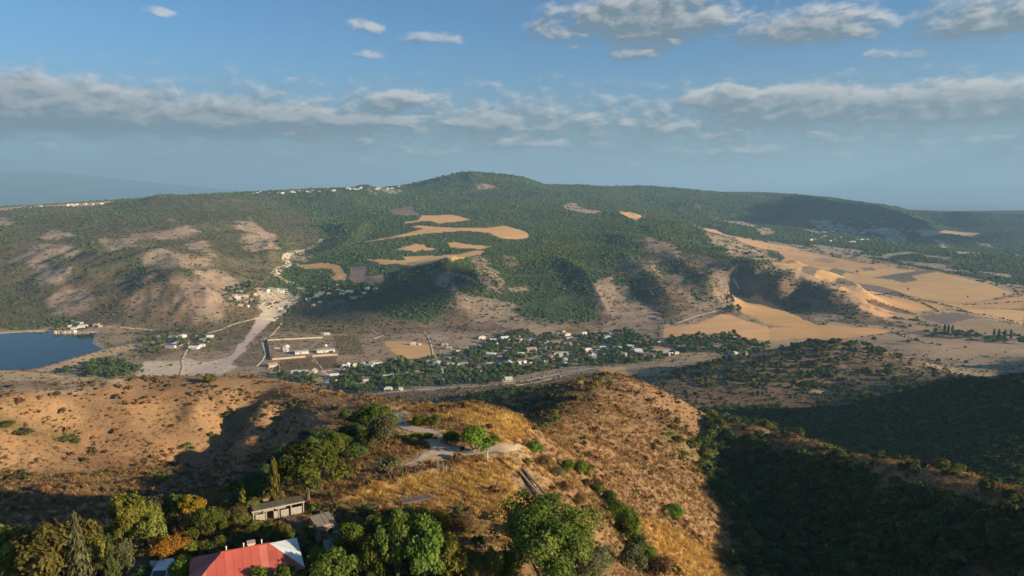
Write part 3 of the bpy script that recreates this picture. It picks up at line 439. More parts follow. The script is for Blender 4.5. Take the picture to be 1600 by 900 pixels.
('village',10,10,0.8,[(-197.8,1063),(-131.9,1081),(-88.1,1123),(-47.4,1183),(23.1,1250),(17.9,958),(-52.3,895),(-155.4,830)]),
('village',10,10,0.8,[(-23.1,1249),(73.2,1267),(204.6,1283),(228.5,1235),(189.0,1015),(97.2,1006),(-16.5,884)]),
('bare',6,8,0.9,[(-25.0,1354),(5.9,1348),(34.6,1332),(70.0,1329),(76.5,1267),(56.4,1251),(46.1,1274),(17.5,1316),(-25.0,1354)]),
('brown',6,8,0.8,[(82.3,1310),(128.6,1342),(158.3,1305),(123.0,1282),(90.4,1282)]),
('dryhill',4,5,1,[(-524,506),(-248.7,331.0),(-231.2,380.8),(-180.1,411),(-131.9,403),(-83.2,370.1),(-25.4,150.0),(-86.5,304.1),(-77.5,192.8),(-105.9,183.0),(-135.8,175.5),(-192.1,180.3)]),
('paledry',6,6,1,[(-610,595),(-476,639),(-379.5,616),(-218.7,377.5),(-236.7,366.7),(-262.9,350.0),(-532,514)]),
('brown',5,6,0.6,[(-429,575),(-381.0,575),(-237.1,378.8),(-380.0,549),(-418,559)]),
('brown',5,5,0.55,[(-224.9,357.5),(-207.0,354.6),(-191.1,355.6),(-180.9,356.3),(-171.5,355.4),(-181.9,349.4),(-200.4,347.7),(-214.6,350.3)]),
('brown',5,5,0.55,[(-169.9,386.4),(-156.8,379.5),(-136.9,359.0),(-126.6,353.1),(-144.5,364.8),(-160.8,376.3)]),
('brown',5,5,0.55,[(-245.1,325.7),(-233.3,334.6),(-223.5,343.2),(-216.8,337.0),(-226.4,323.7),(-241.0,319.5)]),
('brown',5,5,0.55,[(-214.8,338.9),(-195.4,344.0),(-181.1,340.9),(-189.4,326.7),(-208.2,322.6)]),
('brown',5,5,0.55,[(-206.2,387.2),(-195.9,404),(-173.4,394.9),(-179.5,383.6),(-195.6,380.1)]),
('greenscrub',3,3,0.8,[(-245.1,325.7),(-241.4,326.6),(-240.3,323.7),(-243.0,322.5)]),
('greenscrub',3,3,0.8,[(-237.9,324.5),(-233.4,330.1),(-230.8,323.8),(-234.4,320.5)]),
('greenscrub',3,3,0.8,[(-227.9,336.4),(-220.2,344.0),(-216.6,339.3),(-224.3,332.0)]),
('greenscrub',3,3,0.8,[(-229.9,302.3),(-217.9,303.5),(-211.8,294.6),(-225.6,296.2)]),
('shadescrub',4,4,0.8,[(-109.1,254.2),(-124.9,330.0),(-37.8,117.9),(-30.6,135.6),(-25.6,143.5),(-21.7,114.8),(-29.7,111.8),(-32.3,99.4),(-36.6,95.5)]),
('dryhill',3,4,1,[(2.7,141.1),(16.5,251.0),(32.0,326.0),(49.2,376.7),(72.7,370.7),(100.8,357.3),(103.7,332.0),(72.5,245.1),(49.9,151.2),(9.7,100.0),(7.4,129.6)]),
('goldgrass',3,4,0.8,[(26.2,136.3),(44.4,178.2),(53.6,173.7),(57.3,159.6),(25.8,110.8)]),
('brown',5,6,0.55,[(58.8,313.3),(86.0,352.2),(102.5,351.1),(89.4,294.4),(62.7,254.3),(45.3,239.5),(36.9,244.7)]),
('brown',5,6,0.55,[(11.3,149.0),(27.7,182.7),(42.9,187.3),(51.0,176.5),(40.3,161.2),(27.4,159.6),(13.1,137.4)]),
('brown',5,6,0.55,[(45.9,350.6),(58.9,360.3),(77.9,345.8),(58.8,313.3),(48.4,322.9)]),
('greenscrub',4,6,0.7,[(67.0,296.3),(93.1,340.4),(95.0,313.9),(89.9,286.4),(70.2,254.4),(64.0,270.6)]),
('greenscrub',3,3,0.6,[(18.6,139.3),(22.0,139.2),(23.3,127.4),(22.6,111.1),(17.9,99.5),(16.5,110.2),(15.6,120.5)]),
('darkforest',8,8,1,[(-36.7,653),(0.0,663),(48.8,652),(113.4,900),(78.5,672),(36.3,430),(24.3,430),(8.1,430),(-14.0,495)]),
('shadescrub',4,4,0.9,[(-4.8,170.0),(0.0,338.9),(15.6,333.2),(31.8,340.5),(45.5,369.0),(38.7,331.2),(22.6,253.2),(13.4,219.4),(3.3,175.3)]),  # left flank of the second ridge: its shade deepened with a darker cover
('forestmix',8,10,1,[(160.4,818),(223.1,856),(309.9,878),(406,896),(488,877),(515,813),(401,430),(404,430),(246.5,524),(163.7,527),(184.7,704)]),
('brownscrub',8,10,0.7,[(156.6,884),(191.3,820),(215.3,767),(289.3,774),(347.0,741),(341.9,715),(227.7,693),(169.0,643),(155.6,756)]),
('brownscrub',6,8,0.7,[(354.0,773),(397.1,789),(414,751),(402,723),(370.3,747)]),
('paledry',3,3,0.9,[(324.5,751),(344.1,759),(346.3,749),(330.7,744)]),
('brown',8,8,0.6,[(251.0,1000),(261.6,881),(333.0,897),(341.9,856),(286.7,857),(244.2,905)]),
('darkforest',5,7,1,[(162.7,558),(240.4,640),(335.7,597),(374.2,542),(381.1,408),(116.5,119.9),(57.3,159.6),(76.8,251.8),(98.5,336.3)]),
('dryhill',3.0,3.0,1.0,[(122,110),(132,112),(129,140),(122.5,170),(120.5,200),(118.5,225),(117.5,250),(112.5,310),(109,345),(107,380),(155,382),(162,345),(165,310),(172,250),(174,225),(177,200),(180,170),(186,140),(190,110)]),
('dryhill',4,4,0.7,[(385.8,566),(392.8,526),(377.4,449),(369.5,439),(375.3,502),(366.7,538)]),
('goldgrass',2,2,1,[(-24.7,95.7),(-15.3,100.4),(-9.8,103.5),(-1.6,109.4),(4.0,106.0),(6.8,100.8),(-1.7,85.8),(-9.0,84.9),(-17.4,90.6)]),
('goldgrass',2,2,0.9,[(-12.7,135.0),(-8.1,143.9),(0.0,144.5),(4.1,144.7),(-1.1,120.1),(-7.2,127.4)]),
('paledry',1.5,1.5,0.9,[(-26.9,143.3),(-24.2,144.8),(-20.6,132.4),(-18.3,125.4),(-12.7,122.0),(-11.9,120.6),(-13.6,119.6),(-18.0,119.4),(-20.5,124.1),(-24.2,136.7)]),
('paledry',1.5,1.5,0.7,[(-17.0,121.5),(-13.6,119.9),(-11.1,117.3),(-2.2,115.9),(2.3,121.8),(1.6,114.1),(-2.1,109.2),(-10.3,109.1),(-16.2,107.0),(-20.0,105.2),(-16.7,109.9),(-14.6,114.2)]),
('rust',2,2,0.8,[(-25.4,114.3),(-22.2,117.3),(-16.7,118.0),(-14.8,115.7),(-16.8,110.7),(-22.1,110.8)]),
('rust',2,2,0.6,[(-28.6,107.3),(-26.5,109.3),(-23.7,103.6),(-22.3,97.1),(-24.9,96.5)]),
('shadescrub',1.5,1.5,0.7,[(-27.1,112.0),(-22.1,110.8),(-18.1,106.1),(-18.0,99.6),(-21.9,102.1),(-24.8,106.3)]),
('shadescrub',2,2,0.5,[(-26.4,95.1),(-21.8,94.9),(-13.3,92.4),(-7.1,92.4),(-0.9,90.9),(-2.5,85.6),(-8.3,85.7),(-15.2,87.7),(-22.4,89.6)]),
('garden',2,3,1,[(-59.1,61.2),(-52.2,90.4),(-41.2,95.6),(-36.5,100.6),(-27.1,94.4),(-21.8,87.2),(-16.3,84.5),(-6.4,82.2),(-1.5,78.9),(-1.4,71.0),(-69.6,71.1)]),
('rust',1,1,0.8,[(-47.5,93.2),(-43.9,92.4),(-42.3,89.9),(-44.4,88.8)]),
('dirt',1,1,0.8,[(-34.5,89.8),(-29.0,91.6),(-25.9,87.0),(-28.5,84.4),(-31.2,85.1)]),
('dirt',0.8,0.6,0.9,[(-45.5,76.8),(-45.5,80.3),(-44.5,81.0),(-41.7,76.2),(-40.1,72.1),(-43.8,72.5)]),
('dirt',0.8,0.8,0.9,[(-0.1,105.6),(1.2,106.8),(3.3,104.8),(5.3,101.4),(6.1,99.5),(3.7,99.0),(2.6,101.7),(0.5,102.7)]),
]
FIELDS = [
('wheat_field','long curved golden wheat field on the mountain terrace','wheat',[(-499,2288),(-454,2302),(-403,2333),(-370.0,2415),(-334.2,2498),(-319.2,2540),(-378.5,2611),(-334.0,2626),(-270.0,2579),(-193.3,2552),(-102.8,2553),(-62.8,2598),(-30.0,2658),(12.4,2572),(44.5,2508),(60.9,2436),(49.5,2361),(11.3,2325),(-30.0,2325),(-57.7,2386),(-86.5,2439),(-119.1,2462),(-178.9,2467),(-232.4,2443),(-262.4,2429),(-305.3,2396),(-358.7,2340),(-409,2302),(-461,2282)]),
('wheat_field','highest golden field of the mountain terraces','wheat',[(-316.5,2896),(-268.0,2926),(-219.5,2906),(-192.4,2849),(-157.8,2804),(-198.6,2743),(-239.4,2705),(-279.6,2672),(-314.1,2750),(-331.7,2749),(-374.7,2708),(-417,2673),(-403,2725),(-367.2,2750),(-366.9,2890)]),
('ploughed_field','grey brown ploughed field above the mountain terraces','plough',[(-596,3315),(-553,3378),(-511,3427),(-498,3489),(-472,3419),(-416,3015),(-380.5,2924),(-432,2890),(-496,2938)]),
('wheat_field','small heart shaped golden field among trees on the terraces','wheat',[(-346.4,2110),(-319.3,2171),(-294.8,2198),(-272.2,2187),(-259.3,2138),(-226.1,2118),(-242.4,2081),(-268.5,2101),(-284.2,2066),(-308.5,2096)]),
('wheat_field','narrow pointed golden field right of the heart shaped one','wheat',[(-204.5,2220),(-184.8,2243),(-142.5,2205),(-95.3,2184),(-59.5,2165),(-92.6,2121),(-155.1,2131),(-190.2,2139)]),
('wheat_field','lowest crescent shaped golden field of the mountain terraces','wheat',[(-408,1972),(-380.7,1974),(-331.9,1950),(-291.9,1936),(-314.0,1998),(-256.0,2001),(-194.6,2002),(-147.5,2024),(-111.0,2079),(-76.3,2097),(-107.6,1898),(-143.8,1674),(-196.4,1705),(-283.0,1836),(-354.3,1899),(-388.7,1949)]),
('ploughed_field','grey V shaped ploughed field below the crescent field','plough',[(-432,1883),(-389.0,1882),(-361.1,1710),(-316.3,1730),(-300.9,1643),(-322.1,1614),(-371.2,1643),(-397.0,1719)]),
('wheat_field','golden field with a bent tail beside the side valley','wheat',[(-615,1970),(-578,1988),(-514,1981),(-501,1951),(-474,1927),(-445,1845),(-404,1721),(-396.6,1678),(-436,1693),(-450,1779),(-485,1888),(-518,1908),(-563,1914),(-598,1965)]),
('wheat_field','wide golden field at the foot of the dark spur','wheat',[(498,1569),(544,1553),(557,1506),(569,1445),(568,1310),(569,1277),(515,1290),(479,1303),(471,1387),(463,1438)]),
('wheat_field','lower golden field bordering the long dark grove','wheat',[(262.5,1206),(286.2,1302),(351.5,1317),(387.6,1356),(417,1391),(436,1393),(448,1350),(461,1317),(475,1284),(440,1187),(396.4,1196),(355.7,1205),(306.9,1210)]),
('wheat_field','golden field below the pale quarry at the spur end','wheat',[(472,1277),(518,1281),(599,1297),(689,1252),(648,1219),(573,1190),(493,1198),(440,1187)]),
('wheat_field','long golden strip climbing away between wooded hills','wheat',[(839,3234),(933,3238),(933,3089),(981,2881),(1070,2724),(1074,2592),(970,2568),(903,2605),(890,2719),(914,2878),(911,3118)]),
('wheat_field','rolling golden field beneath the wooded far hills','wheat',[(970,2568),(1071,2585),(1115,2493),(1159,2335),(1249,2281),(1092,1989),(1043,2025),(1030,2156),(1013,2212),(668,1630),(639,1678),(939,2409)]),
('ploughed_field','dark ploughed wedge among the golden fields','plough',[(668,1630),(1016,2219),(1023,2141),(738,1644),(679,1593)]),
('wheat_field','broad golden field right of the spur crest','wheat',[(689,1602),(1014,2121),(1040,2021),(1067,1942),(957,1739),(779,1563),(725,1585)]),
('ploughed_field','long grey brown ploughed strip between golden fields','plough',[(727,1579),(950,1921),(967,1835),(955,1698),(913,1658),(865,1684),(736,1529)]),
('wheat_field','golden strip beside the brown scrub of the spur','wheat',[(705,1523),(743,1499),(858,1625),(913,1623),(962,1561),(917,1476),(795,1380),(750,1380),(708,1401)]),
('wheat_field','vast rippled golden field crossing the plain','wheat',[(1051,2129),(1182,2194),(1224,2144),(1270,2090),(1258,1964),(1270,1862),(1236,1716),(1112,1614),(1010,1570),(981,1605),(952,1687),(985,1921)]),
('wheat_field','pale golden field along the plain road','wheat',[(946,1676),(975,1595),(1004,1559),(1101,1597),(1222,1663),(1098,1492),(1021,1504),(951,1476),(947,1548)]),
('ploughed_field','dark mottled ploughed patch inside the vast golden field','plough',[(1045,2021),(1130,2077),(1273,2145),(1275,2090),(1162,2033),(1133,1953),(1073,1912),(1075,1975)]),
('ploughed_field','small grey patch under the far wooded hills','plough',[(1099,2208),(1153,2246),(1120,2161),(1084,2156)]),
('stubble_field','grey stubble patch on the near side of the rolling field','pale',[(1039,2426),(1089,2451),(1108,2393),(1063,2330),(1026,2368)]),
('stubble_field','brownish stubble strip along the plain road','brown',[(719,1424),(759,1435),(787,1426),(813,1379),(786,1364),(755,1390),(719,1410)]),
('stubble_field','thin grey stubble strip at the right edge of the plain','plough',[(974,1469),(1042,1489),(1105,1501),(1087,1476),(1022,1461),(966,1447)]),
('ploughed_field','diamond shaped ploughed field on the plain','plough',[(798,1363),(910,1427),(922,1374),(802,1292)]),
('wheat_field','small bright golden field behind the spur tip','wheat',[(689,1389),(717,1391),(754,1364),(716,1339),(704,1358)]),
('ploughed_field','mauve grey field before the row of poplars','pale',[(804,1289),(919,1365),(947,1281),(878,1186),(837,1207),(790,1220),(776,1240)]),
('wheat_field','golden field right of the plain road with a hedge line','wheat',[(955,1477),(1031,1494),(1085,1472),(965,1307),(954,1379),(944,1414)]),
('ploughed_field','brown field below the row of poplars','pale',[(599,1194),(675,1232),(675,1200),(665,1120),(632,1122),(591,1139)]),
('stubble_field','pale stubble field beyond the forested hill','pale',[(687,1208),(744,1190),(782,1165),(778,1111),(771,1051),(735,1055),(696,1091),(673,1126)]),
('wheat_field','small golden clearing high on the far mountain','wheat',[(485,3276),(533,3232),(580,3168),(518,2933),(485,3068)]),
('wheat_field','flat golden clearing under the far skyline','wheat',[(2209,3845),(2842,4645),(3026,4570),(2869,4375),(2295,3776),(2092,3601)]),
('wheat_field','golden plateau field on the left skyline','wheat',[(-2581,3574),(-2690,3910),(-2304,3649),(-1977,3596),(-1871,3241),(-1997,3219),(-2367,3451),(-2318,3208)]),
('mown_field','mown straw field beside the orchard','wheat',[(-223.3,1205),(-177.8,1209),(-150.9,1190),(-136.4,1169),(-126.2,1104),(-152.8,1072),(-169.7,1075),(-188.9,1117),(-215.6,1162)]),
('orchard_ground','dry yellow ground between the orchard rows','pale',[(-326.6,1259),(-280.1,1262),(-230.6,1102),(-275.3,1097)]),
('brown_field','flat brown field before the long pale wall','brown',[(-359.4,1069),(-318.7,1089),(-281.1,1012),(-309.8,1004),(-339.0,1006)]),
('brown_field','small brown field right of the diagonal track','brown',[(-313.1,1089),(-277.0,1095),(-257.1,1020),(-278.5,1012)]),
('ploughed_field','orange ploughed plot beside the valley track','bare',[(-153.4,1270),(-131.5,1270),(-112.0,1231),(-115.8,1205),(-141.2,1212)]),
('ploughed_field','reddish fallow plot at the village edge','bare',[(-101.1,1212),(-80.6,1231),(-58.3,1223),(-57.8,1180),(-83.2,1176)]),
('ploughed_field','pale fallow plot left of the valley track','bare',[(-196.4,1282),(-170.4,1270),(-155.0,1250),(-151.8,1223),(-180.0,1247)]),
('dry_river_bed','pale dry river bed winding out of the side valley','sand',[(-484,1462),(-496,1450),(-500,1401),(-500,1350),(-492,1291),(-475,1223),(-463,1173),(-452,1106),(-452,1053),(-461,1017),(-468,981),(-465,970),(-439,966),(-430,998),(-426,1041),(-436,1106),(-449,1181),(-468,1266),(-471,1313),(-472,1371),(-467,1408)]),
]
ROADS = [
('dry_river_bed','upper stream bed winding down the side valley',22,'sand',[(-657,2445),(-653,2339),(-654,2233),(-671,2154),(-651,2037),(-648,2002),(-625,1969),(-622,1918),(-619,1863),(-606,1783),(-580,1737),(-550,1712),(-512,1677),(-478,1619)]),
('dry_river_bed','broad stream bed fanning out above the walled yard',38,'sand',[(-479,1632),(-471,1568),(-481,1529),(-486,1475),(-490,1435),(-486,1396),(-483,1363)]),
('main_road','asphalt valley road passing below the village',7.0,'asphalt',[(-185.0,823),(-174.6,829),(-135.0,849),(-81.5,872),(-24.8,886),(0.0,899),(44.6,957),(73.6,987),(98.1,1003),(122.1,1008)]),
('dirt_road','pale track beside the valley road',4.5,'track',[(0.0,872),(33.8,906),(71.4,957),(79.1,942)]),
('dirt_road','wide pale track dropping to the valley road',9,'track',[(-248.0,895),(-251.4,924),(-256.5,952),(-265.8,983),(-278.3,1001)]),
('dirt_road','straight pale track past the yard houses',5,'track',[(-279.0,1004),(-259.7,1009),(-240.2,1020),(-218.9,1031)]),
('dirt_road','diagonal footpath crossing the brown field',2.5,'track',[(-319.8,1098),(-300.2,1058),(-278.4,1009)]),
('dirt_road','pale track bending round the walled yard',5,'track',[(-451,1358),(-445,1302),(-439,1252),(-443,1221),(-419,1162),(-397.7,1111),(-388.1,1069),(-383.7,1030)]),
('dirt_road','pale track along the edge of the straw field',5,'track',[(-152.4,1069),(-132.9,1090),(-106.2,1101),(-85.5,1126),(-65.4,1152),(-50.2,1176)]),
('dirt_road','short pale track between fallow plots',4,'track',[(-164.9,1291),(-154.4,1258),(-144.3,1212),(-134.8,1156),(-126.9,1104)]),
('dirt_road','thin track climbing from the fallow plots',3,'track',[(-264.8,1311),(-244.7,1266)]),
('dirt_road','pale track across the plots under the mountain',3.5,'track',[(-251.6,1220),(-240.2,1251),(-231.6,1274)]),
('dirt_road','winding dirt road beside the dry river bed',5,'track',[(-472,975),(-493,1029),(-512,1066),(-529,1113),(-546,1165),(-570,1215)]),
('dirt_road','shore track under the scrub mountain',4,'track',[(-770,1315),(-742,1310),(-716,1306),(-686,1303),(-673,1300)]),
('dirt_road','track through the hamlet towards the river bed',4,'track',[(-564,1277),(-549,1304),(-540,1330),(-519,1350),(-498,1374)]),
('dirt_road','straight track at the foot of the bare ribs',4,'track',[(284.1,1309),(321.5,1340),(366.9,1384),(406,1412),(431,1428),(442,1445)]),
('dirt_road','pale track past the ploughed plots on the spur',4,'track',[(514,1627),(519,1610),(520,1601),(496,1573)]),
('dirt_road','plain road between the golden fields',5,'hedge',[(827,1369),(913,1658),(901,1709)]),
('village_lane','pale lane through the village',4,'track',[(-19.5,1048),(0.6,1056),(15.6,1062)]),
('village_lane','lane along the upper village houses',4,'track',[(118.6,1141),(129.9,1138),(154.2,1157),(172.2,1150),(197.7,1144),(210.9,1136)]),
('village_lane','lane at the right end of the village',4,'track',[(170.6,1149),(197.8,1140),(215.7,1134),(247.8,1136),(276.2,1129)]),
]
HEDGES = [
[(683,1231),(682,1193),(677,1133),(695,1119)],
[(939,1705),(946,1647),(961,1584),(959,1500),(943,1432),(967,1399),(965,1307)],
[(275.2,1295),(251.3,1186)],
[(729,1587),(779,1563),(944,1714)],
[(599,1194),(642,1212),(682,1234)],
[(994,1544),(1072,1554),(1162,1580)],
[(865,1684),(936,1664),(962,1573)],
[(929,1645),(932,1584),(868,1417)],
[(960,2638),(1014,2607),(1078,2589)],
[(1152,2832),(1126,2524),(1177,2389),(1265,2311)],
]
KNOLL_ROAD = [('knoll_road','bleached asphalt road over the grassy knoll',[(-16.9,121.1),(-14.5,119.6),(-12.8,117.4),(-10.3,114.5),(-7.0,114.4),(-3.8,116.0),(-1.1,117.7),(0.7,118.4),(1.7,117.6),(0.0,113.0),(-3.1,109.4),(-6.2,109.7),(-8.8,109.7),(-11.4,109.1),(-14.8,107.4),(-17.6,106.1),(-15.2,110.4),(-14.1,113.0),(-14.0,115.7)]),('footpath','pale dirt path to the tip of the knoll',[(-26.9,143.3),(-25.3,143.5),(-23.4,140.0),(-21.0,131.0),(-18.5,126.4),(-12.7,122.0),(-12.5,120.6),(-17.3,122.2),(-20.6,125.0),(-23.9,133.7)])]
HOUSES = [
(-54.0,1232,13.1,'w','houses of the valley village'),
(-33.0,1209,11.1,'','houses of the valley village'),
(-25.2,1202,7.3,'','houses of the valley village'),
(-13.2,1224,14.9,'w','houses of the valley village'),
(-0.7,1224,13.1,'','houses of the valley village'),
(10.3,1236,9.4,'','houses of the valley village'),
(14.7,1206,7.3,'','houses of the valley village'),
(5.3,1177,12.6,'g','houses of the valley village'),
(-26.0,1170,10.7,'','houses of the valley village'),
(-55.6,1163,8.9,'','houses of the valley village'),
(-85.1,1121,10.3,'','houses of the valley village'),
(-69.2,1143,10.5,'','houses of the valley village'),
(-99.6,1076,9.9,'g','houses of the valley village'),
(-89.8,1108,6.8,'','houses of the valley village'),
(-62.5,1076,8.2,'w','houses of the valley village'),
(-114.6,1048,12.8,'g','houses of the valley village'),
(-128.3,1051,9.7,'','houses of the valley village'),
(-92.0,1035,11.1,'g','houses of the valley village'),
(-79.7,1029,11.0,'','houses of the valley village'),
(-71.3,1043,8.0,'','houses of the valley village'),
(-33.0,1102,15.1,'w','houses of the valley village'),
(-16.1,1102,15.1,'','houses of the valley village'),
(-10.7,1121,10.2,'','houses of the valley village'),
(-19.9,1076,11.5,'','houses of the valley village'),
(-33.8,1038,7.9,'','houses of the valley village'),
(-4.6,1049,16.0,'','houses of the valley village'),
(-16.6,1041,14.3,'','houses of the valley village'),
(12.1,1047,6.4,'w','houses of the valley village'),
(16.1,1094,10.0,'','houses of the valley village'),
(-50.5,998,12.2,'red','houses of the valley village'),
(-176.8,961,7.4,'w','houses of the valley village'),
(-168.3,968,9.0,'w','houses of the valley village'),
(-150.3,973,12.0,'','houses of the valley village'),
(-140.5,983,5,'w','houses of the valley village'),
(-102.7,996,10.7,'g','houses of the valley village'),
(-156.2,862,10.7,'g','houses of the valley village'),
(-138.5,852,5.3,'','houses of the valley village'),
(-6.5,921,13.3,'arcade','houses of the valley village'),
(-169.3,1181,9.1,'w','houses of the valley village'),
(-158.0,1181,5,'','houses of the valley village'),
(-114.7,1177,10.8,'','houses of the valley village'),
(-104.8,1150,8.8,'','houses of the valley village'),
(4.4,1177,10.8,'','houses of the valley village'),
(38.7,1217,9.3,'w','houses of the valley village'),
(40.1,1190,10.9,'','houses of the valley village'),
(29.9,1206,7.4,'','houses of the valley village'),
(59.9,1192,10.9,'','houses of the valley village'),
(48.5,1137,8.7,'p','houses of the valley village'),
(72.5,1199,11.0,'','houses of the valley village'),
(82.0,1181,19.8,'','houses of the valley village'),
(97.6,1170,10.7,'','houses of the valley village'),
(79.5,1144,10.5,'','houses of the valley village'),
(109.4,1168,10.7,'rust','houses of the valley village'),
(113.1,1226,9.4,'w','houses of the valley village'),
(109.9,1208,5.5,'','houses of the valley village'),
(132.2,1268,9.7,'w','houses of the valley village'),
(122.3,1257,7.7,'','houses of the valley village'),
(95.9,1290,5.9,'','houses of the valley village'),
(84.8,1271,5.8,'','houses of the valley village'),
(100.4,1264,11.6,'','houses of the valley village'),
(102.8,1234,11.3,'','houses of the valley village'),
(77.9,1100,23.5,'school','houses of the valley village'),
(61.8,1088,10.0,'','houses of the valley village'),
(60.5,1144,10.5,'','houses of the valley village'),
(31.0,1134,17.3,'','houses of the valley village'),
(14.8,1106,10.1,'','houses of the valley village'),
(31.7,1058,9.7,'w','houses of the valley village'),
(19.5,1055,5,'','houses of the valley village'),
(39.0,1071,9.8,'','houses of the valley village'),
(48.9,1049,11.2,'g','houses of the valley village'),
(80.7,1061,13.0,'g','houses of the valley village'),
(79.7,1039,9.5,'g','houses of the valley village'),
(163.9,1233,9.5,'b','houses of the valley village'),
(174.2,1239,9.5,'w','houses of the valley village'),
(196.2,1260,5.8,'','houses of the valley village'),
(177.5,1275,21.6,'','houses of the valley village'),
(152.0,1152,10.6,'w','houses of the valley village'),
(160.7,1135,12.2,'g','houses of the valley village'),
(174.8,1147,14.1,'g','houses of the valley village'),
(205.1,1128,15.7,'w','houses of the valley village'),
(149.2,1097,6.7,'','houses of the valley village'),
(129.5,1085,6.7,'b','houses of the valley village'),
(128.6,1113,13.7,'','houses of the valley village'),
(181.7,1099,8.5,'','houses of the valley village'),
(123.4,1131,17.3,'','houses of the valley village'),
(76.8,1245,7.6,'','houses of the valley village'),
(161.5,1168,5.4,'','houses of the valley village'),
(199.0,1161,10.8,'','houses of the valley village'),
(-13.4,1102,10.1,'','houses of the valley village'),
(-18.7,1082,8.2,'','houses of the valley village'),
(-10.8,1121,8.5,'','houses of the valley village'),
(175.0,1147,11.6,'g','houses of the valley village'),
(204.3,1123,9.5,'w','houses of the valley village'),
(183.0,1097,7.4,'','houses of the valley village'),
(212.4,1083,7.3,'','houses of the valley village'),
(212.5,1064,9.0,'w','houses of the valley village'),
(220.5,1086,7.4,'','houses of the valley village'),
(240.6,1132,23.1,'','houses of the valley village'),
(250.0,1117,11.4,'','houses of the valley village'),
(251.5,1093,7.5,'w','houses of the valley village'),
(262.8,1106,9.4,'','houses of the valley village'),
(280.2,1143,9.8,'','houses of the valley village'),
(253.7,1180,10.0,'w','houses of the valley village'),
(350.2,1090,13.3,'','houses of the valley village'),
(297.2,875,6.1,'','houses of the valley village'),
(388.7,1114,7.8,'w','houses of the valley village'),
(187.8,1063,7.2,'','houses of the valley village'),
(-379.0,1157,11.1,'w','houses of the valley village'),
(-370.6,1130,7.2,'w','houses of the valley village'),
(-316.2,1170,5.5,'w','houses of the valley village'),
(-358.9,1031,13.3,'','houses of the valley village'),
(-305.3,989,23.6,'g','houses of the valley village'),
(-287.5,993,12.6,'','houses of the valley village'),
(-246.7,1031,11.3,'w','houses of the valley village'),
(-251.4,1023,6.4,'','houses of the valley village'),
(-235.4,1034,8.1,'w','houses of the valley village'),
(-227.3,1039,13.0,'','houses of the valley village'),
(-215.2,1029,14.4,'b','houses of the valley village'),
(-211.4,1053,14.7,'p','houses of the valley village'),
(-202.4,1034,12.8,'w','houses of the valley village'),
(-197.2,1042,6.5,'','houses of the valley village'),
(-250.7,968,12.2,'w','houses of the valley village'),
(-237.1,968,7.6,'w','houses of the valley village'),
(-242.0,938,5,'','houses of the valley village'),
(-200.2,940,7.3,'w','houses of the valley village'),
(-157.0,867,12.1,'g','houses of the valley village'),
(-348.1,1268,6.0,'w','houses of the valley village'),
(-339.3,1268,10.0,'w','houses of the valley village'),
(-818,1291,9.2,'w','houses of the lakeside hamlet'),
(-833,1286,5.3,'','houses of the lakeside hamlet'),
(-842,1288,5.3,'','houses of the lakeside hamlet'),
(-848,1286,5.3,'','houses of the lakeside hamlet'),
(-826,1289,7.9,'','houses of the lakeside hamlet'),
(-828,1310,10.7,'','houses of the lakeside hamlet'),
(-832,1333,13.5,'','houses of the lakeside hamlet'),
(-816,1319,16.0,'w','houses of the lakeside hamlet'),
(-792,1320,10.6,'','houses of the lakeside hamlet'),
(-781,1315,6.6,'','houses of the lakeside hamlet'),
(-842,1320,6.7,'','houses of the lakeside hamlet'),
(-594,1247,11.9,'w','houses of the hamlet by the river bed'),
(-604,1234,16.6,'','houses of the hamlet by the river bed'),
(-572,1179,15.8,'w','houses of the hamlet by the river bed'),
(-573,1159,15.6,'blue','houses of the hamlet by the river bed'),
(-546,1247,14.1,'w','houses of the hamlet by the river bed'),
(-538,1212,18.3,'','houses of the hamlet by the river bed'),
(-530,1151,15.3,'w','houses of the hamlet by the river bed'),
(-526,1162,6.6,'w','houses of the hamlet by the river bed'),
(-525,1170,8.8,'w','houses of the hamlet by the river bed'),
(-631,1242,12.0,'','houses of the hamlet by the river bed'),
(-431,1565,23.4,'b','houses of the shaded hamlet'),
(-436,1553,12.9,'b','houses of the shaded hamlet'),
(-432,1582,13.1,'','houses of the shaded hamlet'),
(-410,1564,10.4,'','houses of the shaded hamlet'),
(-392.3,1585,18.3,'','houses of the shaded hamlet'),
(-379.5,1557,10.3,'w','houses of the shaded hamlet'),
(-366.0,1571,20.7,'','houses of the shaded hamlet'),
(-329.5,1587,13.0,'','houses of the shaded hamlet'),
(-329.3,1555,10.2,'w','houses of the shaded hamlet'),
(-310.2,1585,10.3,'','houses of the shaded hamlet'),
(-406,1624,5.4,'w','houses of the shaded hamlet'),
(-417,1600,7.9,'','houses of the shaded hamlet'),
(-424,1484,9.9,'w','houses of the shaded hamlet'),
(-416,1507,7.5,'w','houses of the shaded hamlet'),
(-340.5,1530,27.6,'','houses of the shaded hamlet'),
(-449,1531,10.2,'','houses of the shaded hamlet'),
(-536,1411,6.0,'w','houses of the hamlet under the scrub slope'),
(-541,1531,15.6,'','houses of the hamlet under the scrub slope'),
(-536,1570,21.2,'','houses of the hamlet under the scrub slope'),
(-523,1572,18.6,'','houses of the hamlet under the scrub slope'),
(-483,1448,9.8,'w','houses of the hamlet under the scrub slope'),
(-469,1430,14.5,'','houses of the hamlet under the scrub slope'),
(-558,1457,12.5,'','houses of the hamlet under the scrub slope'),
(-543,1456,7.5,'','houses of the hamlet under the scrub slope'),
(-549,1436,9.8,'','houses of the hamlet under the scrub slope'),
(-546,1482,7.6,'','houses of the hamlet under the scrub slope'),
(-576,1474,10.1,'','houses of the hamlet under the scrub slope'),
(-567,1440,12.4,'','houses of the hamlet under the scrub slope'),
(-550,1409,9.7,'','houses of the hamlet under the scrub slope'),
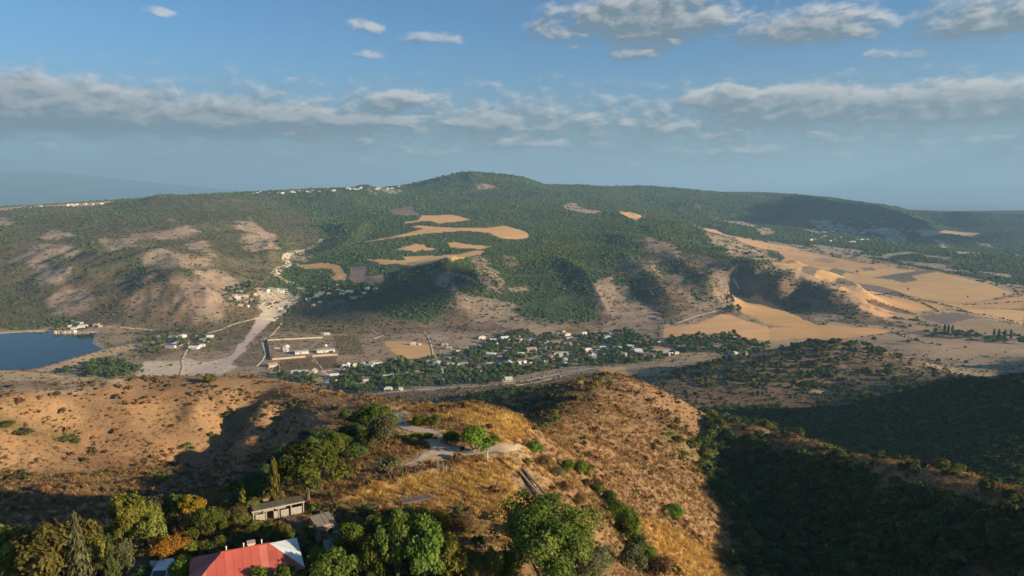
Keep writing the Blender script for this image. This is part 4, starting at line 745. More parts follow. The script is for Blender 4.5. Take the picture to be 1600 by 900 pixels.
(-574,1443,9.9,'','houses of the hamlet under the scrub slope'),
(-919,3678,12.9,'','houses of the hilltop village'),
(-694,3942,11.3,'w','houses of the hilltop village'),
(-1317,3678,10.3,'w','houses of the hilltop village'),
(-862,3768,16.8,'','houses of the hilltop village'),
(-1329,3652,12.6,'w','houses of the hilltop village'),
(-1118,3633,14.4,'w','houses of the hilltop village'),
(-920,3660,13.1,'w','houses of the hilltop village'),
(-1032,3619,19.8,'','houses of the hilltop village'),
(-698,4013,13.8,'w','houses of the hilltop village'),
(-854,3751,13.6,'w','houses of the hilltop village'),
(-1038,3694,12.7,'w','houses of the hilltop village'),
(-983,3641,15.9,'w','houses of the hilltop village'),
(-1132,3664,12.1,'w','houses of the hilltop village'),
(-989,3836,14.8,'w','houses of the hilltop village'),
(-811,3752,16.9,'','houses of the hilltop village'),
(-1049,3640,13.4,'','houses of the hilltop village'),
(-1100,3682,10.6,'w','houses of the hilltop village'),
(-728,4577,16.9,'','houses of the hilltop village'),
(-802,3772,16.0,'w','houses of the hilltop village'),
(-1321,3739,11.5,'w','houses of the hilltop village'),
(-1242,3640,11.9,'','houses of the hilltop village'),
(-834,3764,17.1,'w','houses of the hilltop village'),
(-680,4031,17.3,'w','houses of the hilltop village'),
(-731,3909,16.6,'','houses of the hilltop village'),
(-872,3758,15.5,'w','houses of the hilltop village'),
(-1185,3616,17.8,'','houses of the hilltop village'),
(-727,3928,10.9,'w','houses of the hilltop village'),
(-757,4496,14.9,'w','houses of the hilltop village'),
(-1228,3816,10.7,'','houses of the hilltop village'),
(-870,3776,14.1,'w','houses of the hilltop village'),
(-1169,3609,16.5,'w','houses of the hilltop village'),
(-1125,3632,19.6,'w','houses of the hilltop village'),
(-1358,3837,10.8,'','houses of the hilltop village'),
(-920,3651,11.7,'w','houses of the hilltop village'),
(-815,3715,13.4,'w','houses of the hilltop village'),
(-857,4705,17.4,'w','houses of the hilltop village'),
(-817,3734,17.3,'w','houses of the hilltop village'),
(-803,3792,13.1,'w','houses of the hilltop village'),
(-839,4677,18.8,'','houses of the hilltop village'),
(-722,4544,12.0,'w','houses of the hilltop village'),
(-732,3851,17.0,'w','houses of the hilltop village'),
(-1112,3621,18.7,'w','houses of the hilltop village'),
(-1161,3600,18.5,'w','houses of the hilltop village'),
(-1145,3709,15.4,'w','houses of the hilltop village'),
(-737,3919,17.7,'w','houses of the hilltop village'),
(-717,4471,13.4,'','houses of the hilltop village'),
(-1937,3278,8.4,'w','houses on the left plateau'),
(-2267,3342,10.4,'w','houses on the left plateau'),
(-2058,3342,15.8,'w','houses on the left plateau'),
(-2017,3265,8.6,'w','houses on the left plateau'),
(-2102,3385,15.1,'w','houses on the left plateau'),
(-2121,3392,8.6,'w','houses on the left plateau'),
(-2062,3365,9.5,'w','houses on the left plateau'),
(-2071,3304,12.7,'w','houses on the left plateau'),
(-2007,3336,12.9,'w','houses on the left plateau'),
(-2249,3383,14.4,'w','houses on the left plateau'),
(-2257,3393,9.9,'w','houses on the left plateau'),
(-2106,3392,8.2,'w','houses on the left plateau'),
(-2106,3379,13.4,'w','houses on the left plateau'),
(-1901,3289,13.6,'w','houses on the left plateau'),
(1938,4058,15.3,'w','houses of the far hill village'),
(2039,4018,12.7,'','houses of the far hill village'),
(1651,3591,21.2,'w','houses of the far hill village'),
(1410,3182,16.8,'','houses of the far hill village'),
(1486,3476,10.1,'w','houses of the far hill village'),
(2346,4484,13.5,'','houses of the far hill village'),
(2123,3774,18.8,'','houses of the far hill village'),
(1518,3097,12.1,'','houses of the far hill village'),
(1290,3011,18.1,'w','houses of the far hill village'),
(1926,3711,19.4,'w','houses of the far hill village'),
(1529,3082,21.1,'w','houses of the far hill village'),
(1380,3006,14.1,'w','houses of the far hill village'),
(1966,3744,18.8,'w','houses of the far hill village'),
(1840,3723,13.5,'','houses of the far hill village'),
(1782,3431,20.7,'w','houses of the far hill village'),
(1940,3490,16.1,'','houses of the far hill village'),
(1371,3124,12.1,'','houses of the far hill village'),
(1750,3984,17.3,'w','houses of the far hill village'),
(1785,3431,21.8,'w','houses of the far hill village'),
(1851,3605,17.8,'','houses of the far hill village'),
(1554,3087,15.4,'','houses of the far hill village'),
(2150,4126,15.2,'w','houses of the far hill village'),
(1778,4034,12.5,'w','houses of the far hill village'),
(1777,3577,19.9,'w','houses of the far hill village'),
(2106,3823,18.9,'','houses of the far hill village'),
(1981,3870,21.3,'','houses of the far hill village'),
(1471,3322,21.9,'w','houses of the far hill village'),
(1477,3169,10.5,'','houses of the far hill village'),
(1749,3461,16.6,'','houses of the far hill village'),
(1571,3327,10.6,'','houses of the far hill village'),
(1424,2945,21.3,'w','houses of the far hill village'),
(1670,3911,12.3,'','houses of the far hill village'),
(1802,3600,15.6,'w','houses of the far hill village'),
(1402,2922,19.8,'','houses of the far hill village'),
(1344,2979,15.1,'','houses of the far hill village'),
(1673,3712,14.1,'w','houses of the far hill village'),
(1363,3206,12.0,'','houses of the far hill village'),
(1801,3518,13.5,'w','houses of the far hill village'),
(2009,3784,11.8,'','houses of the far hill village'),
(1268,2989,13.5,'w','houses of the far hill village'),
]
GROVES = [
(0.9,[(-362.8,972),(-334.6,993),(-315.6,993),(-285.6,973),(-268.1,973),(-252.6,914),(-276.5,916),(-321.6,953)],'in the grove left of the wide track'),
(1,[(-252.8,942),(-241.9,968),(-237.9,999),(-224.7,1015),(-206.5,1015),(-197.8,1052),(-178.1,1064),(-144.1,856),(-185.0,841),(-230.4,892)],'in the orchards right of the wide track'),
(0.9,[(-196.8,1058),(-174.3,1069),(-131.2,1075),(-99.7,1092),(-88.1,1123),(-65.2,1149),(-47.4,1183),(-39.1,1205),(23.0,1243),(17.9,958),(-17.9,903),(-45.3,894),(-96.3,877),(-129.3,871),(-155.4,830)],'in the gardens above the valley road'),
(0.75,[(-23.0,1242),(15.7,1309),(47.2,1259),(72.8,1259),(120.9,1260),(136.2,1252),(204.6,1283),(228.5,1235),(189.0,1015),(143.3,1023),(111.1,1015),(93.3,1020),(71.1,1001),(31.3,957),(6.6,944),(-16.5,884)],'among the houses in the middle of the village'),
(0.9,[(189.9,1284),(212.6,1292),(227.6,1236),(242.8,1208),(254.7,1185),(282.2,1205),(307.7,1213),(334.4,1225),(352.4,1205),(372.7,1228),(396.0,1232),(394.7,1191),(427,1151),(317.4,888),(346.0,1096),(303.1,1107),(269.9,1096),(250.2,1077),(211.6,1034),(153.8,1033)],'in the long grove at the right end of the village'),
(1.2,[(-657,998),(-661,1022),(-628,1004),(-640,1041),(-624,1066),(-594,1054),(-562,1017),(-533,1005),(-533,982),(-562,958),(-593,963),(-638,979)],'in the dark grove below the earth dam'),
(0.25,[(-680,1267),(-639,1297),(-586,1286),(-555,1274),(-509,1164),(-552,1149),(-572,1106),(-599,1113)],'among the houses of the hamlet by the river bed'),
(0.6,[(-494,1644),(-435,1638),(-367.5,1626),(-311.1,1613),(-290.7,1585),(-328.3,1540),(-384.4,1518),(-425,1491),(-461,1523)],'in the shaded hamlet under the mountain'),
(0.6,[(686,1226),(757,1221),(809,1206),(873,1178),(824,1111),(790,1137),(740,1184)],'in the row at the edge of the plain'),
(0.8,[(454,1487),(488,1553),(471,1473),(469,1413),(450,1397),(441,1419)],'in the dark clump at the foot of the bare ribs'),
(0.8,[(305.4,1427),(317.4,1437),(311.9,1388),(298.1,1361),(298.4,1392)],'in the small clump below the bare ribs'),
(0.3,[(-871,1324),(-789,1325),(-774,1309),(-850,1286)],'behind the lakeside hamlet'),
(0.35,[(-606,1468),(-585,1596),(-520,1412),(-570,1392)],'in the hamlet under the scrub slope'),
]
POPLARS = [(764,1223),(769,1220),(773,1215),(826,1185),(829,1178),(838,1176),(845,1171)]
FIELDTREES = [(1037,2103,9),(1204,2242,6),(995,1753,6),(1176,1666,6),(1066,1630,5),(607,1159,9),(647,1128,8),(671,1148,7),(716,1091,5),(528,1556,6)]
TREES = [
('olive',-56.5,74.0,8.3,8.7,'broad olive green tree at the bottom left corner'),
('olive',-50.8,72.7,9.3,8.6,'broad olive green tree between the corner tree and the conifer'),
('conifer',-47.5,72.4,10.3,4.6,'pointed grey green conifer among the olive trees'),
('conifer2',-44.5,73.2,6.9,3.0,'slim dark conifer beside the bare trunked tree'),
('light',-47.9,83.5,8.3,5.4,'tall yellowish green tree above the garden path'),
('bare',-116.9,207.2,7.6,5.2,'leafless pale tree on the knoll edge'),
('grey',-49.0,92.3,5.1,4.6,'grey green tree on the knoll edge beside the bare one'),
('green',-46.0,92.2,4.4,3.3,'small round green tree beside the yellow one'),
('yellow',-43.6,91.0,4.1,3.6,'yellow autumn tree on the knoll edge'),
('orange',-40.7,78.4,3.8,4.3,'golden orange autumn tree above the parked van'),
('green',-38.5,84.1,5.0,4.7,'dark green tree behind the yellow one'),
('green',-37.8,86.6,3.3,2.8,'smaller green tree right of the dark green one'),
('rust',-43.2,97.7,3.0,3.4,'rusty orange bush tree on the edge above the shed'),
('grey',-40.0,95.8,2.5,2.7,'dry brown bush on the edge left of the little poplar'),
('poplar',-37.9,94.6,3.4,1.0,'little green poplar beyond the shed'),
('bush',-37.0,74.2,3.8,3.7,'leafy green bush at the left wall of the red roofed house'),
('hedge',-39.2,81.1,1.9,2.5,'first hedge tree,at the left end of the row behind the red roof'),
('hedge',-37.7,81.6,1.6,2.7,'second hedge tree of the row behind the red roof'),
('hedge',-36.1,82.4,2.0,2.5,'middle hedge tree of the row behind the red roof'),
('hedge',-34.6,83.6,2.2,2.6,'fourth hedge tree of the row behind the red roof'),
('hedge',-33.0,84.8,2.5,2.6,'fifth hedge tree of the row behind the red roof,near the shed'),
('hedge',-31.4,85.4,2.5,2.4,'last hedge tree of the row,before the open shed'),
('dry',-36.7,90.7,2.4,4.3,'grey brown thorn bush left of the open shed'),
('dry',-39.1,90.5,2.0,2.6,'small brown thorn bush beside the dark green tree'),
('poplar',-33.0,93.3,7.5,1.3,'tall slender poplar standing behind the open shed'),
('green',-29.4,96.6,8.3,10.0,'largest round green tree beyond the open shed'),
('green',-28.9,109.3,5.7,5.1,'round green tree uphill of the largest one'),
('dark',-36.4,96.4,4.5,3.5,'dark green tree left of the tall poplar'),
('dark',-36.6,109.9,4.4,3.8,'shaded tree on the slope left of the largest tree'),
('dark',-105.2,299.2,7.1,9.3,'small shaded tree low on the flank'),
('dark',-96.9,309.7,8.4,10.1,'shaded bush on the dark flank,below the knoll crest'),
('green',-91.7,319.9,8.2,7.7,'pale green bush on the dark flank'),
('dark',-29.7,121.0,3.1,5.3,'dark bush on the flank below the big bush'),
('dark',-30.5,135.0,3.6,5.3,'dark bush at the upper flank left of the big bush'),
('green',-25.7,128.5,4.7,7.3,'big green bush at the knoll tip left of the path'),
('grey',-22.1,116.6,5.6,6.4,'grey green bush in front of the big green bush'),
('dark',-24.9,115.6,3.6,4.1,'dim bush between the flank and the grey green bush'),
('sparse',-18.1,100.2,4.0,5.4,'thin leaved tree in the hollow below the road'),
('bush',-16.9,118.0,1.5,3.9,'low green hedge bush where path and road part'),
('bush',-14.9,119.3,1.0,2.6,'small low green bush at the road tip'),
('bush',-17.4,127.1,1.9,3.4,'left green bush under the grassy mound'),
('bush',-14.8,127.1,2.2,3.4,'right green bush under the grassy mound'),
('bush',-10.4,116.6,2.2,3.9,'green bush left of the brightest roadside bush'),
('bush',-6.4,112.9,4.4,6.2,'brightest green bush beside the knoll road'),
('bush',-3.0,117.4,1.8,2.3,'small bush behind the brightest roadside bush'),
('bush',4.2,124.2,2.6,3.9,'green bush at the right end of the knoll road'),
('dry',5.5,116.0,2.7,3.6,'brown bush on the slope above the kerb'),
('dry',2.7,112.0,1.2,2.2,'small brown bush beside the concrete rails'),
('bush',-20.2,81.9,4.6,4.2,'bright green tree right of the hut'),
('green',-17.0,84.5,4.1,4.8,'green tree at the top of the thicket'),
('green',-12.9,74.4,9.5,5.9,'tall tree in the middle of the thicket'),
('green',-9.8,73.9,8.9,6.3,'widest tree in the middle of the thicket'),
('light',-7.1,74.1,7.2,5.1,'yellow green tree at the right of the thicket'),
('green',-15.6,73.5,7.1,4.4,'green tree in front of the thicket'),
('light',-13.2,86.6,4.5,5.4,'yellowish bush between the thicket and the slab'),
('yellow',-9.7,85.5,4.1,4.2,'golden bush at the edge of the dry meadow'),
('green',-19.3,71.8,6.1,5.8,'leafy tree right of the red roofed house'),
('green',-24.4,71.1,4.1,3.5,'leafy tree covering the corner of the red roof'),
('bush',-22.5,76.0,4.1,3.3,'small bush before the grey lean-to'),
('light',-4.2,75.0,5.1,4.0,'straw yellow bush left of the round tree'),
('light',-2.0,74.7,6.2,3.5,'yellow green bush at the foot of the round tree'),
('bush',-27.3,70.9,4.5,3.2,'bush in front of the red roof'),
('olive',-28.9,83.5,2.6,2.7,'olive bush before the open shed'),
('bush',-27.8,84.2,1.9,2.0,'small green bush beside the hut'),
('olive',-30.5,84.1,2.1,2.2,'olive bush at the left end of the open shed'),
('yellow',-17.7,76.7,3.4,2.5,'bright yellow bush in front of the lean-to'),
('round',3.9,76.6,12.2,12.9,'largest bushy tree at the bottom centre'),
('grey',9.3,82.7,5.0,5.3,'grey green bush right of the round bottom tree'),
('dark',-19.9,90.2,2.3,3.3,'dark shrub at the lower edge of the dry meadow'),
('dark',-16.3,89.4,2.2,3.7,'dark shrub above the thicket'),
('dry',-6.8,88.5,1.9,4.0,'brown shrub on the meadow edge'),
('dry',0.5,88.4,2.2,3.2,'brown shrub left of the concrete rails'),
('bush',10.9,133.7,2.9,3.7,'green bush at the upper end of the flank row'),
('bush',14.3,139.2,3.3,3.9,'second green bush of the flank row'),
('dry',17.1,137.7,2.9,3.6,'brown bush in the upper flank row'),
('bush',17.6,136.6,2.8,3.0,'small green bush in the flank row'),
('dark',19.6,134.7,3.6,4.1,'dark bush in the middle of the flank row'),
('bush',20.3,127.4,4.8,4.9,'tall green bush in the middle of the flank row'),
('bush',20.2,116.3,5.9,6.0,'tallest green bush of the flank row'),
('dark',21.4,112.0,4.5,4.2,'dark bush low in the flank row'),
('grey',17.9,99.5,4.5,4.8,'grey green bush near the lower end of the flank row'),
('bush',22.9,111.4,3.5,4.0,'small green bush at the lower end of the flank row'),
('dry',24.0,107.3,4.6,5.3,'brown bush at the bottom of the bright slope'),
('bush',40.6,170.8,3.3,7.4,'green bush alone on the bright right slope'),
('dry',11.2,111.3,2.5,2.7,'brown bush beside the lower concrete rails'),
('dry',8.6,112.5,2.1,2.5,'small brown bush above the rails'),
('grey',7.8,116.8,2.0,2.8,'grey bush below the kerb'),
('shrub',-174.0,394.5,8.5,10.5,''),
('shrub',-156.6,375.2,5.3,6.9,''),
('shrub',-139.6,362.5,3.2,4.1,''),
('shrub',-160.5,361.8,3.7,4.5,''),
('shrub',-170.9,355.6,4.5,6.8,''),
('shrub',-240.5,322.2,4.8,9.8,''),
('shrub',-232.7,322.7,4.4,11.3,''),
('shrub',-222.5,336.3,3.7,10.0,''),
('shrub',-219.2,340.0,4.1,6.2,''),
('shrub',-198.2,301.9,3.1,4.2,''),
('shrub',-190.0,300.7,2.0,3.4,''),
('shrub',-187.4,303.0,2.7,4.8,''),
('shrub',-188.8,314.1,2.1,4.2,''),
('shrub',-155.7,299.9,5.5,8.5,''),
('shrub',-134.3,387.8,2.2,3.9,''),
('shrub',-119.9,370.6,2.9,6.6,''),
('shrub',-110.3,361.6,2.8,6.5,''),
('shrub',-102.9,353.4,2.7,4.9,''),
('shrub',-123.9,362.8,2.8,4.4,''),
('shrub',-124.4,368.2,2.1,3.7,''),
('shrub',-221.5,298.3,2.8,7.8,''),
('shrub',-211.8,294.6,2.7,5.6,''),
('shrub',14.5,220.2,3.1,4.2,''),
('shrub',8.9,189.5,2.3,4.0,''),
('shrub',4.8,145.4,1.4,2.0,''),
('shrub',20.0,236.0,2.7,3.6,''),
('shrub',28.2,286.7,3.5,4.4,''),
('shrub',36.7,322.0,4.7,6.1,''),
('shrub',44.1,349.6,6.4,7.3,''),
('shrub',34.3,227.2,1.3,1.8,''),
('shrub',25.5,225.2,1.5,2.6,''),
('shrub',20.9,222.0,1.3,2.1,''),
('shrub',18.7,249.6,4.2,4.3,''),
('shrub',13.8,226.3,3.0,4.3,''),
('spurbush',70.5,287.1,3.9,8.5,''),
('spurbush',77.7,291.2,4.6,9.9,''),
('spurbush',84.8,293.5,5.3,10.7,''),
('spurbush',69.4,273.1,3.3,6.6,''),
('spurbush',76.4,272.7,5.5,9.4,''),
('spurbush',83.6,276.1,6.5,10.2,''),
('spurbush',68.1,290.9,2.3,5.2,''),
('spurbush',56.3,258.8,2.3,4.1,''),
('spurbush',106.2,335.6,5.3,10.2,''),
('spurbush',104.9,307.9,4.3,7.5,''),
('spurbush',109.2,299.8,4.2,8.0,''),
('spurbush',114.8,281.7,4.1,8.8,''),
('spurbush',118.5,268.7,3.4,7.9,''),
('spurbush',119.2,241.2,4.1,7.8,''),
('spurbush',118.7,231.3,5.5,8.6,''),
('spurbush',121.3,261.0,3.3,5.6,''),
('spurbush',119.4,209.0,2.8,5.6,''),
('spurbush',121.8,188.9,3.0,6.5,''),
('spurbush',121.8,179.4,2.9,5.9,''),
('spurbush',69.9,195.9,5.0,6.3,''),
('spurbush',60.4,173.6,3.9,5.6,''),
('spurbush',81.0,257.4,4.8,6.9,''),
('olive',-57.2,78.7,5.5,6.1,'olive tree behind the corner tree'),
('olive',-52.4,78.4,4.7,4.6,'olive tree behind the pointed conifer'),
('light',-47.7,75.5,6.2,4.5,'yellow green tree between the two conifers'),
('grey',-44.9,76.0,5.5,3.2,'grey green tree with a bare trunk beside the path'),
('olive',-45.2,82.9,4.9,4.7,'olive tree below the grey green edge tree'),
('light',-48.5,88.0,4.9,4.0,'yellow green tree on the edge behind the olive one'),
('olive',-50.7,85.0,3.6,4.0,'olive bush at the knoll edge above the conifers'),
('dry',-44.3,86.5,2.4,3.5,'brown bush above the golden orange tree'),
('rust',-42.3,87.1,3.0,3.3,'rusty bush below the yellow edge tree'),
('olive',-36.0,87.4,2.5,3.2,'olive tree between the dark tree and the shed'),
('dark',-41.8,75.1,2.2,2.3,'dark bush at the garden path'),
('olive',-35.6,91.7,2.6,2.9,'olive bush on the edge beyond the shed'),
('dark',-35.0,75.1,1.8,2.2,'dark bush in front of the red roof,left end'),
('green',-15.6,80.4,3.8,4.2,'green tree in the heart of the thicket'),
('light',-19.0,81.7,3.0,3.5,'yellow green tree at the left of the thicket'),
('light',-12.7,79.2,4.0,3.8,'sunlit tree in the middle of the thicket'),
('olive',-8.5,79.3,3.7,3.7,'olive tree on the right side of the thicket'),
('olive',-5.5,78.2,2.8,3.3,'olive shrub at the right rim of the thicket'),
('green',-0.7,74.4,4.8,3.5,'green shrub left of the round bottom tree'),
('light',0.0,79.5,3.0,3.3,'straw coloured shrub beside the round bottom tree'),
('grey',11.4,87.3,4.2,4.6,'grey shrub on the slope right of the round bottom tree'),
('dry',9.3,91.2,2.6,3.4,'brown shrub above the grey one on the slope'),
('olive',-19.3,76.5,2.2,3.0,'olive shrub in front of the lean-to'),
('dark',-11.5,81.7,2.7,2.9,'dark gap tree in the thicket'),
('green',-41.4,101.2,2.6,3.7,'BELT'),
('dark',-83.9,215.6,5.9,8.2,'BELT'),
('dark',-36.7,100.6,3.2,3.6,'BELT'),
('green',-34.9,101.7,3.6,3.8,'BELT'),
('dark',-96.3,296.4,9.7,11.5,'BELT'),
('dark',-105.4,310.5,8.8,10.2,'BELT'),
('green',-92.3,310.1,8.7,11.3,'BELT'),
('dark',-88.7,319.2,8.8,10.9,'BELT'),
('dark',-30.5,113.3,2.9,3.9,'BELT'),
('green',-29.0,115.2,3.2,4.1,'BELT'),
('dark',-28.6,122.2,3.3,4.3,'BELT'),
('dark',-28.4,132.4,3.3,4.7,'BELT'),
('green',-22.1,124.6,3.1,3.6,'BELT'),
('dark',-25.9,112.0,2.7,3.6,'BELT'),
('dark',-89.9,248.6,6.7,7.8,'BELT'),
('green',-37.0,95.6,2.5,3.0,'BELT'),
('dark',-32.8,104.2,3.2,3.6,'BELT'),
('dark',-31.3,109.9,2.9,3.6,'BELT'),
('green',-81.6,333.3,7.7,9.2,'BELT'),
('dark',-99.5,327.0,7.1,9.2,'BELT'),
]
OBJ = {'shed_a': (-34.59,89.58,215.95),'shed_b': (-29.1,92.57,215.97),'hut': (-24.58,84.41,215.9),'hut2': (-23.46,85.75,215.91),'lean_a': (-22.94,81.23,215.73),'lean_b': (-20.62,82.4,215.6),'slab_a': (-15.9,94.99,216.36),'slab_b': (-10.94,97.12,216.55),'rail1a': (1.12,106.73,215.77),'rail1b': (4.91,100.58,213.18),'rail2a': (1.75,108.22,215.59),'rail2b': (6.33,100.08,212.4),'beam_a': (-2.17,109.02,217.21),'beam_b': (-0.2,106.41,216.33),'kerb1a': (0.57,120.02,215.49),'kerb1b': (2.41,121.14,214.24),'kerb2a': (5.71,131.07,209.72),'kerb2b': (8.14,134.19,207.33),'post1': (-3.89,107.99,217.29),'post2': (-11.45,103.87,217.68),'post3': (-10.64,103.67,217.46),'post4': (-10.14,103.54,217.3),'van': (-39.96,75.61,216.06),'panel': (-41.18,76.14,215.99),'crate': (-35.12,95.57,215.71),'hut_back': (-26.15,90.86,216.05),'barrel': (-23.66,84.94,215.89),'post5': (-6.4,82.74,215.08),'post6': (-3.25,84.04,214.89)}
VILLAGE = {'wh1a': (-349.1,1109,-0.0),'wh1b': (-328.9,1116,-0.0),'wh2a': (-316.4,1118,-0.0),'wh2b': (-289.6,1128,-0.0),'n1': (-430,1216,-0.4),'n2': (-339.2,1240,-0.4),'s1': (-373.3,1072,-0.1),'s2': (-327.0,1090,-0.1),'s3': (-317.1,1094,-0.0),'s4': (-279.2,1104,-0.0),'w1': (-430,1213,-0.4),'w2': (-376.0,1072,-0.1),'e1': (-350.9,1036,-0.1),'e2': (-339.6,1004,0.0),'o1': (-324.1,1255,-0.4),'o2': (-280.1,1258,-0.2),'o3': (-232.7,1105,-0.0),'o4': (-275.6,1101,-0.0),'in1': (-397.5,1152,-0.0),'in2': (-384.2,1154,-0.0)}

# ---------------------------------------------------------------- helpers
RNG = np.random.RandomState(11); random.seed(5)

def tag(o, label=None, cat=None, group=None, kind=None):
    if label: o['label'] = label
    if cat: o['category'] = cat
    if group: o['group'] = group
    if kind: o['kind'] = kind
    return o

def link(name, data, parent=None, loc=None, rot=None, scale=None):
    o = bpy.data.objects.new(name, data); COL.objects.link(o)
    if parent: o.parent = parent
    if loc is not None: o.location = loc
    if rot is not None: o.rotation_euler = rot
    if scale is not None: o.scale = scale
    return o

def empty(name, loc, rz=0.0):
    o = bpy.data.objects.new(name, None); COL.objects.link(o); o.location = loc; o.rotation_euler = (0, 0, rz); o.empty_display_size = .5
    return o

def np_mesh(name, co, faces, mat=None, smooth=False, attrs=None):
    co = np.asarray(co, 'f'); faces = np.asarray(faces, 'i'); k = faces.shape[1]
    me = bpy.data.meshes.new(name); me.vertices.add(len(co)); me.vertices.foreach_set('co', co.ravel())
    me.loops.add(faces.size); me.loops.foreach_set('vertex_index', faces.ravel())
    me.polygons.add(len(faces)); me.polygons.foreach_set('loop_start', np.arange(0, faces.size, k, dtype='i'))
    if attrs:
        for an, (ty, arr) in attrs.items():
            a = me.attributes.new(an, ty, 'POINT'); a.data.foreach_set('color' if ty == 'FLOAT_COLOR' else 'value', np.asarray(arr, 'f').ravel())
    me.update(calc_edges=True); me.validate(clean_customdata=False)
    if smooth: me.shade_smooth()
    if mat: me.materials.append(mat)
    return me

class MB:
    """collects boxes and prisms for one mesh"""
    def __init__(self): self.bm = bmesh.new()
    def box(self, c, s, rz=0.0, rx=0.0, ry=0.0, bev=0.0):
        m = Matrix.Translation(c) @ Matrix.Rotation(rz, 4, 'Z') @ Matrix.Rotation(ry, 4, 'Y') @ Matrix.Rotation(rx, 4, 'X') @ Matrix.Diagonal((s[0], s[1], s[2], 1))
        r = bmesh.ops.create_cube(self.bm, size=1.0, matrix=m)
        if bev: bmesh.ops.bevel(self.bm, geom=list({e for v in r['verts'] for e in v.link_edges}), offset=bev, segments=1, affect='EDGES')
        return self
    def beam(self, a, b, w, h):
        a = Vector(a); b = Vector(b); d = b - a
        q = d.to_track_quat('X', 'Z').to_matrix().to_4x4()
        bmesh.ops.create_cube(self.bm, size=1.0, matrix=Matrix.Translation((a + b) / 2) @ q @ Matrix.Diagonal((d.length, w, h, 1))); return self
    def tube(self, a, b, r0, r1, seg=8):
        a = Vector(a); b = Vector(b); d = b - a
        q = d.to_track_quat('Z', 'Y').to_matrix().to_4x4()
        bmesh.ops.create_cone(self.bm, cap_ends=True, segments=seg, radius1=r0, radius2=r1, depth=d.length, matrix=Matrix.Translation((a + b) / 2) @ q); return self
    def poly(self, pts, faces):
        vs = [self.bm.verts.new(p) for p in pts]
        for f in faces: self.bm.faces.new([vs[i] for i in f])
        return self
    def mesh(self, name, mat, smooth=False):
        bmesh.ops.recalc_face_normals(self.bm, faces=self.bm.faces)
        me = bpy.data.meshes.new(name); self.bm.to_mesh(me); self.bm.free()
        if mat: me.materials.append(mat)
        if smooth: me.shade_smooth()
        return me
    def build(self, name, mat, parent=None, loc=None, smooth=False):
        return link(name, self.mesh(name, mat, smooth), parent, loc)

# ---------------------------------------------------------------- materials
def new_mat(name):
    m = bpy.data.materials.new(name); m.use_nodes = True
    nt = m.node_tree; b = nt.nodes['Principled BSDF']; b.inputs['Roughness'].default_value = .9
    b.inputs['Specular IOR Level'].default_value = .15
    return m, nt, b

def nz(nt, scale, detail=3, rough=.55, vec=None, stretch=None, dist=0):
    n = nt.nodes.new('ShaderNodeTexNoise'); n.inputs['Scale'].default_value = scale; n.inputs['Detail'].default_value = detail; n.inputs['Roughness'].default_value = rough; n.inputs['Distortion'].default_value = dist
    if vec is None:
        vec = nt.nodes.new('ShaderNodeTexCoord').outputs['Object']
    if stretch:
        mp = nt.nodes.new('ShaderNodeMapping'); mp.inputs['Scale'].default_value = stretch[:3]; mp.inputs['Rotation'].default_value = (0, 0, stretch[3] if len(stretch) > 3 else 0); nt.links.new(vec, mp.inputs[0]); vec = mp.outputs[0]
    nt.links.new(vec, n.inputs['Vector']); return n.outputs[0]

def mm(nt, op, a, b=None, c=None):
    n = nt.nodes.new('ShaderNodeMath'); n.operation = op
    for i, v in enumerate((a, b, c)):
        if v is None: continue
        if isinstance(v, (int, float)): n.inputs[i].default_value = v
        else: nt.links.new(v, n.inputs[i])
    return n.outputs[0]

def mixc(nt, fac, a, b, blend='MIX'):
    n = nt.nodes.new('ShaderNodeMix'); n.data_type = 'RGBA'; n.blend_type = blend
    for i, v in ((0, fac), (6, a), (7, b)):
        if isinstance(v, (int, float)): n.inputs[i].default_value = v
        elif isinstance(v, tuple): n.inputs[i].default_value = v + (1,) if len(v) == 3 else v
        else: nt.links.new(v, n.inputs[i])
    return n.outputs[2]

def ramp(nt, fac, stops):
    r = nt.nodes.new('ShaderNodeValToRGB'); nt.links.new(fac, r.inputs[0])
    e = r.color_ramp.elements
    while len(e) < len(stops): e.new(.5)
    for i, (p, c) in enumerate(stops): e[i].position = p; e[i].color = tuple(c) + (1,)
    return r.outputs[0]

def vary(nt, col, fac, lo, hi):
    """multiply a colour by lo..hi along fac"""
    f = mm(nt, 'MULTIPLY_ADD', fac, hi - lo, lo)
    n = nt.nodes.new('ShaderNodeVectorMath'); n.operation = 'SCALE'; nt.links.new(col, n.inputs[0]); nt.links.new(f, n.inputs['Scale']); return n.outputs[0]

def ground_material():
    m, nt, b = new_mat('land')
    a = nt.nodes.new('ShaderNodeAttribute'); a.attribute_name = 'Col'
    c = a.outputs['Color']
    c = vary(nt, c, nz(nt, .012, 4, .6), .62, 1.38)
    c = vary(nt, c, nz(nt, .09, 4, .65), .55, 1.45)
    c = vary(nt, c, nz(nt, .9, 4, .7), .45, 1.55)
    # red brown and straw tints in blotches
    c = mixc(nt, mm(nt, 'MULTIPLY', mm(nt, 'SUBTRACT', nz(nt, .05, 3, .6), .5), 1.2), c, (1.25, .9, .7), 'MULTIPLY')
    nt.links.new(c, b.inputs['Base Color'])
    bp = nt.nodes.new('ShaderNodeBump'); bp.inputs['Strength'].default_value = .6; bp.inputs['Distance'].default_value = .5
    h = mm(nt, 'ADD', mm(nt, 'MULTIPLY', nz(nt, .35, 4, .65), 1.6), mm(nt, 'MULTIPLY', nz(nt, 2.2, 3, .6), .35))
    nt.links.new(h, bp.inputs['Height']); nt.links.new(bp.outputs[0], b.inputs['Normal'])
    return m

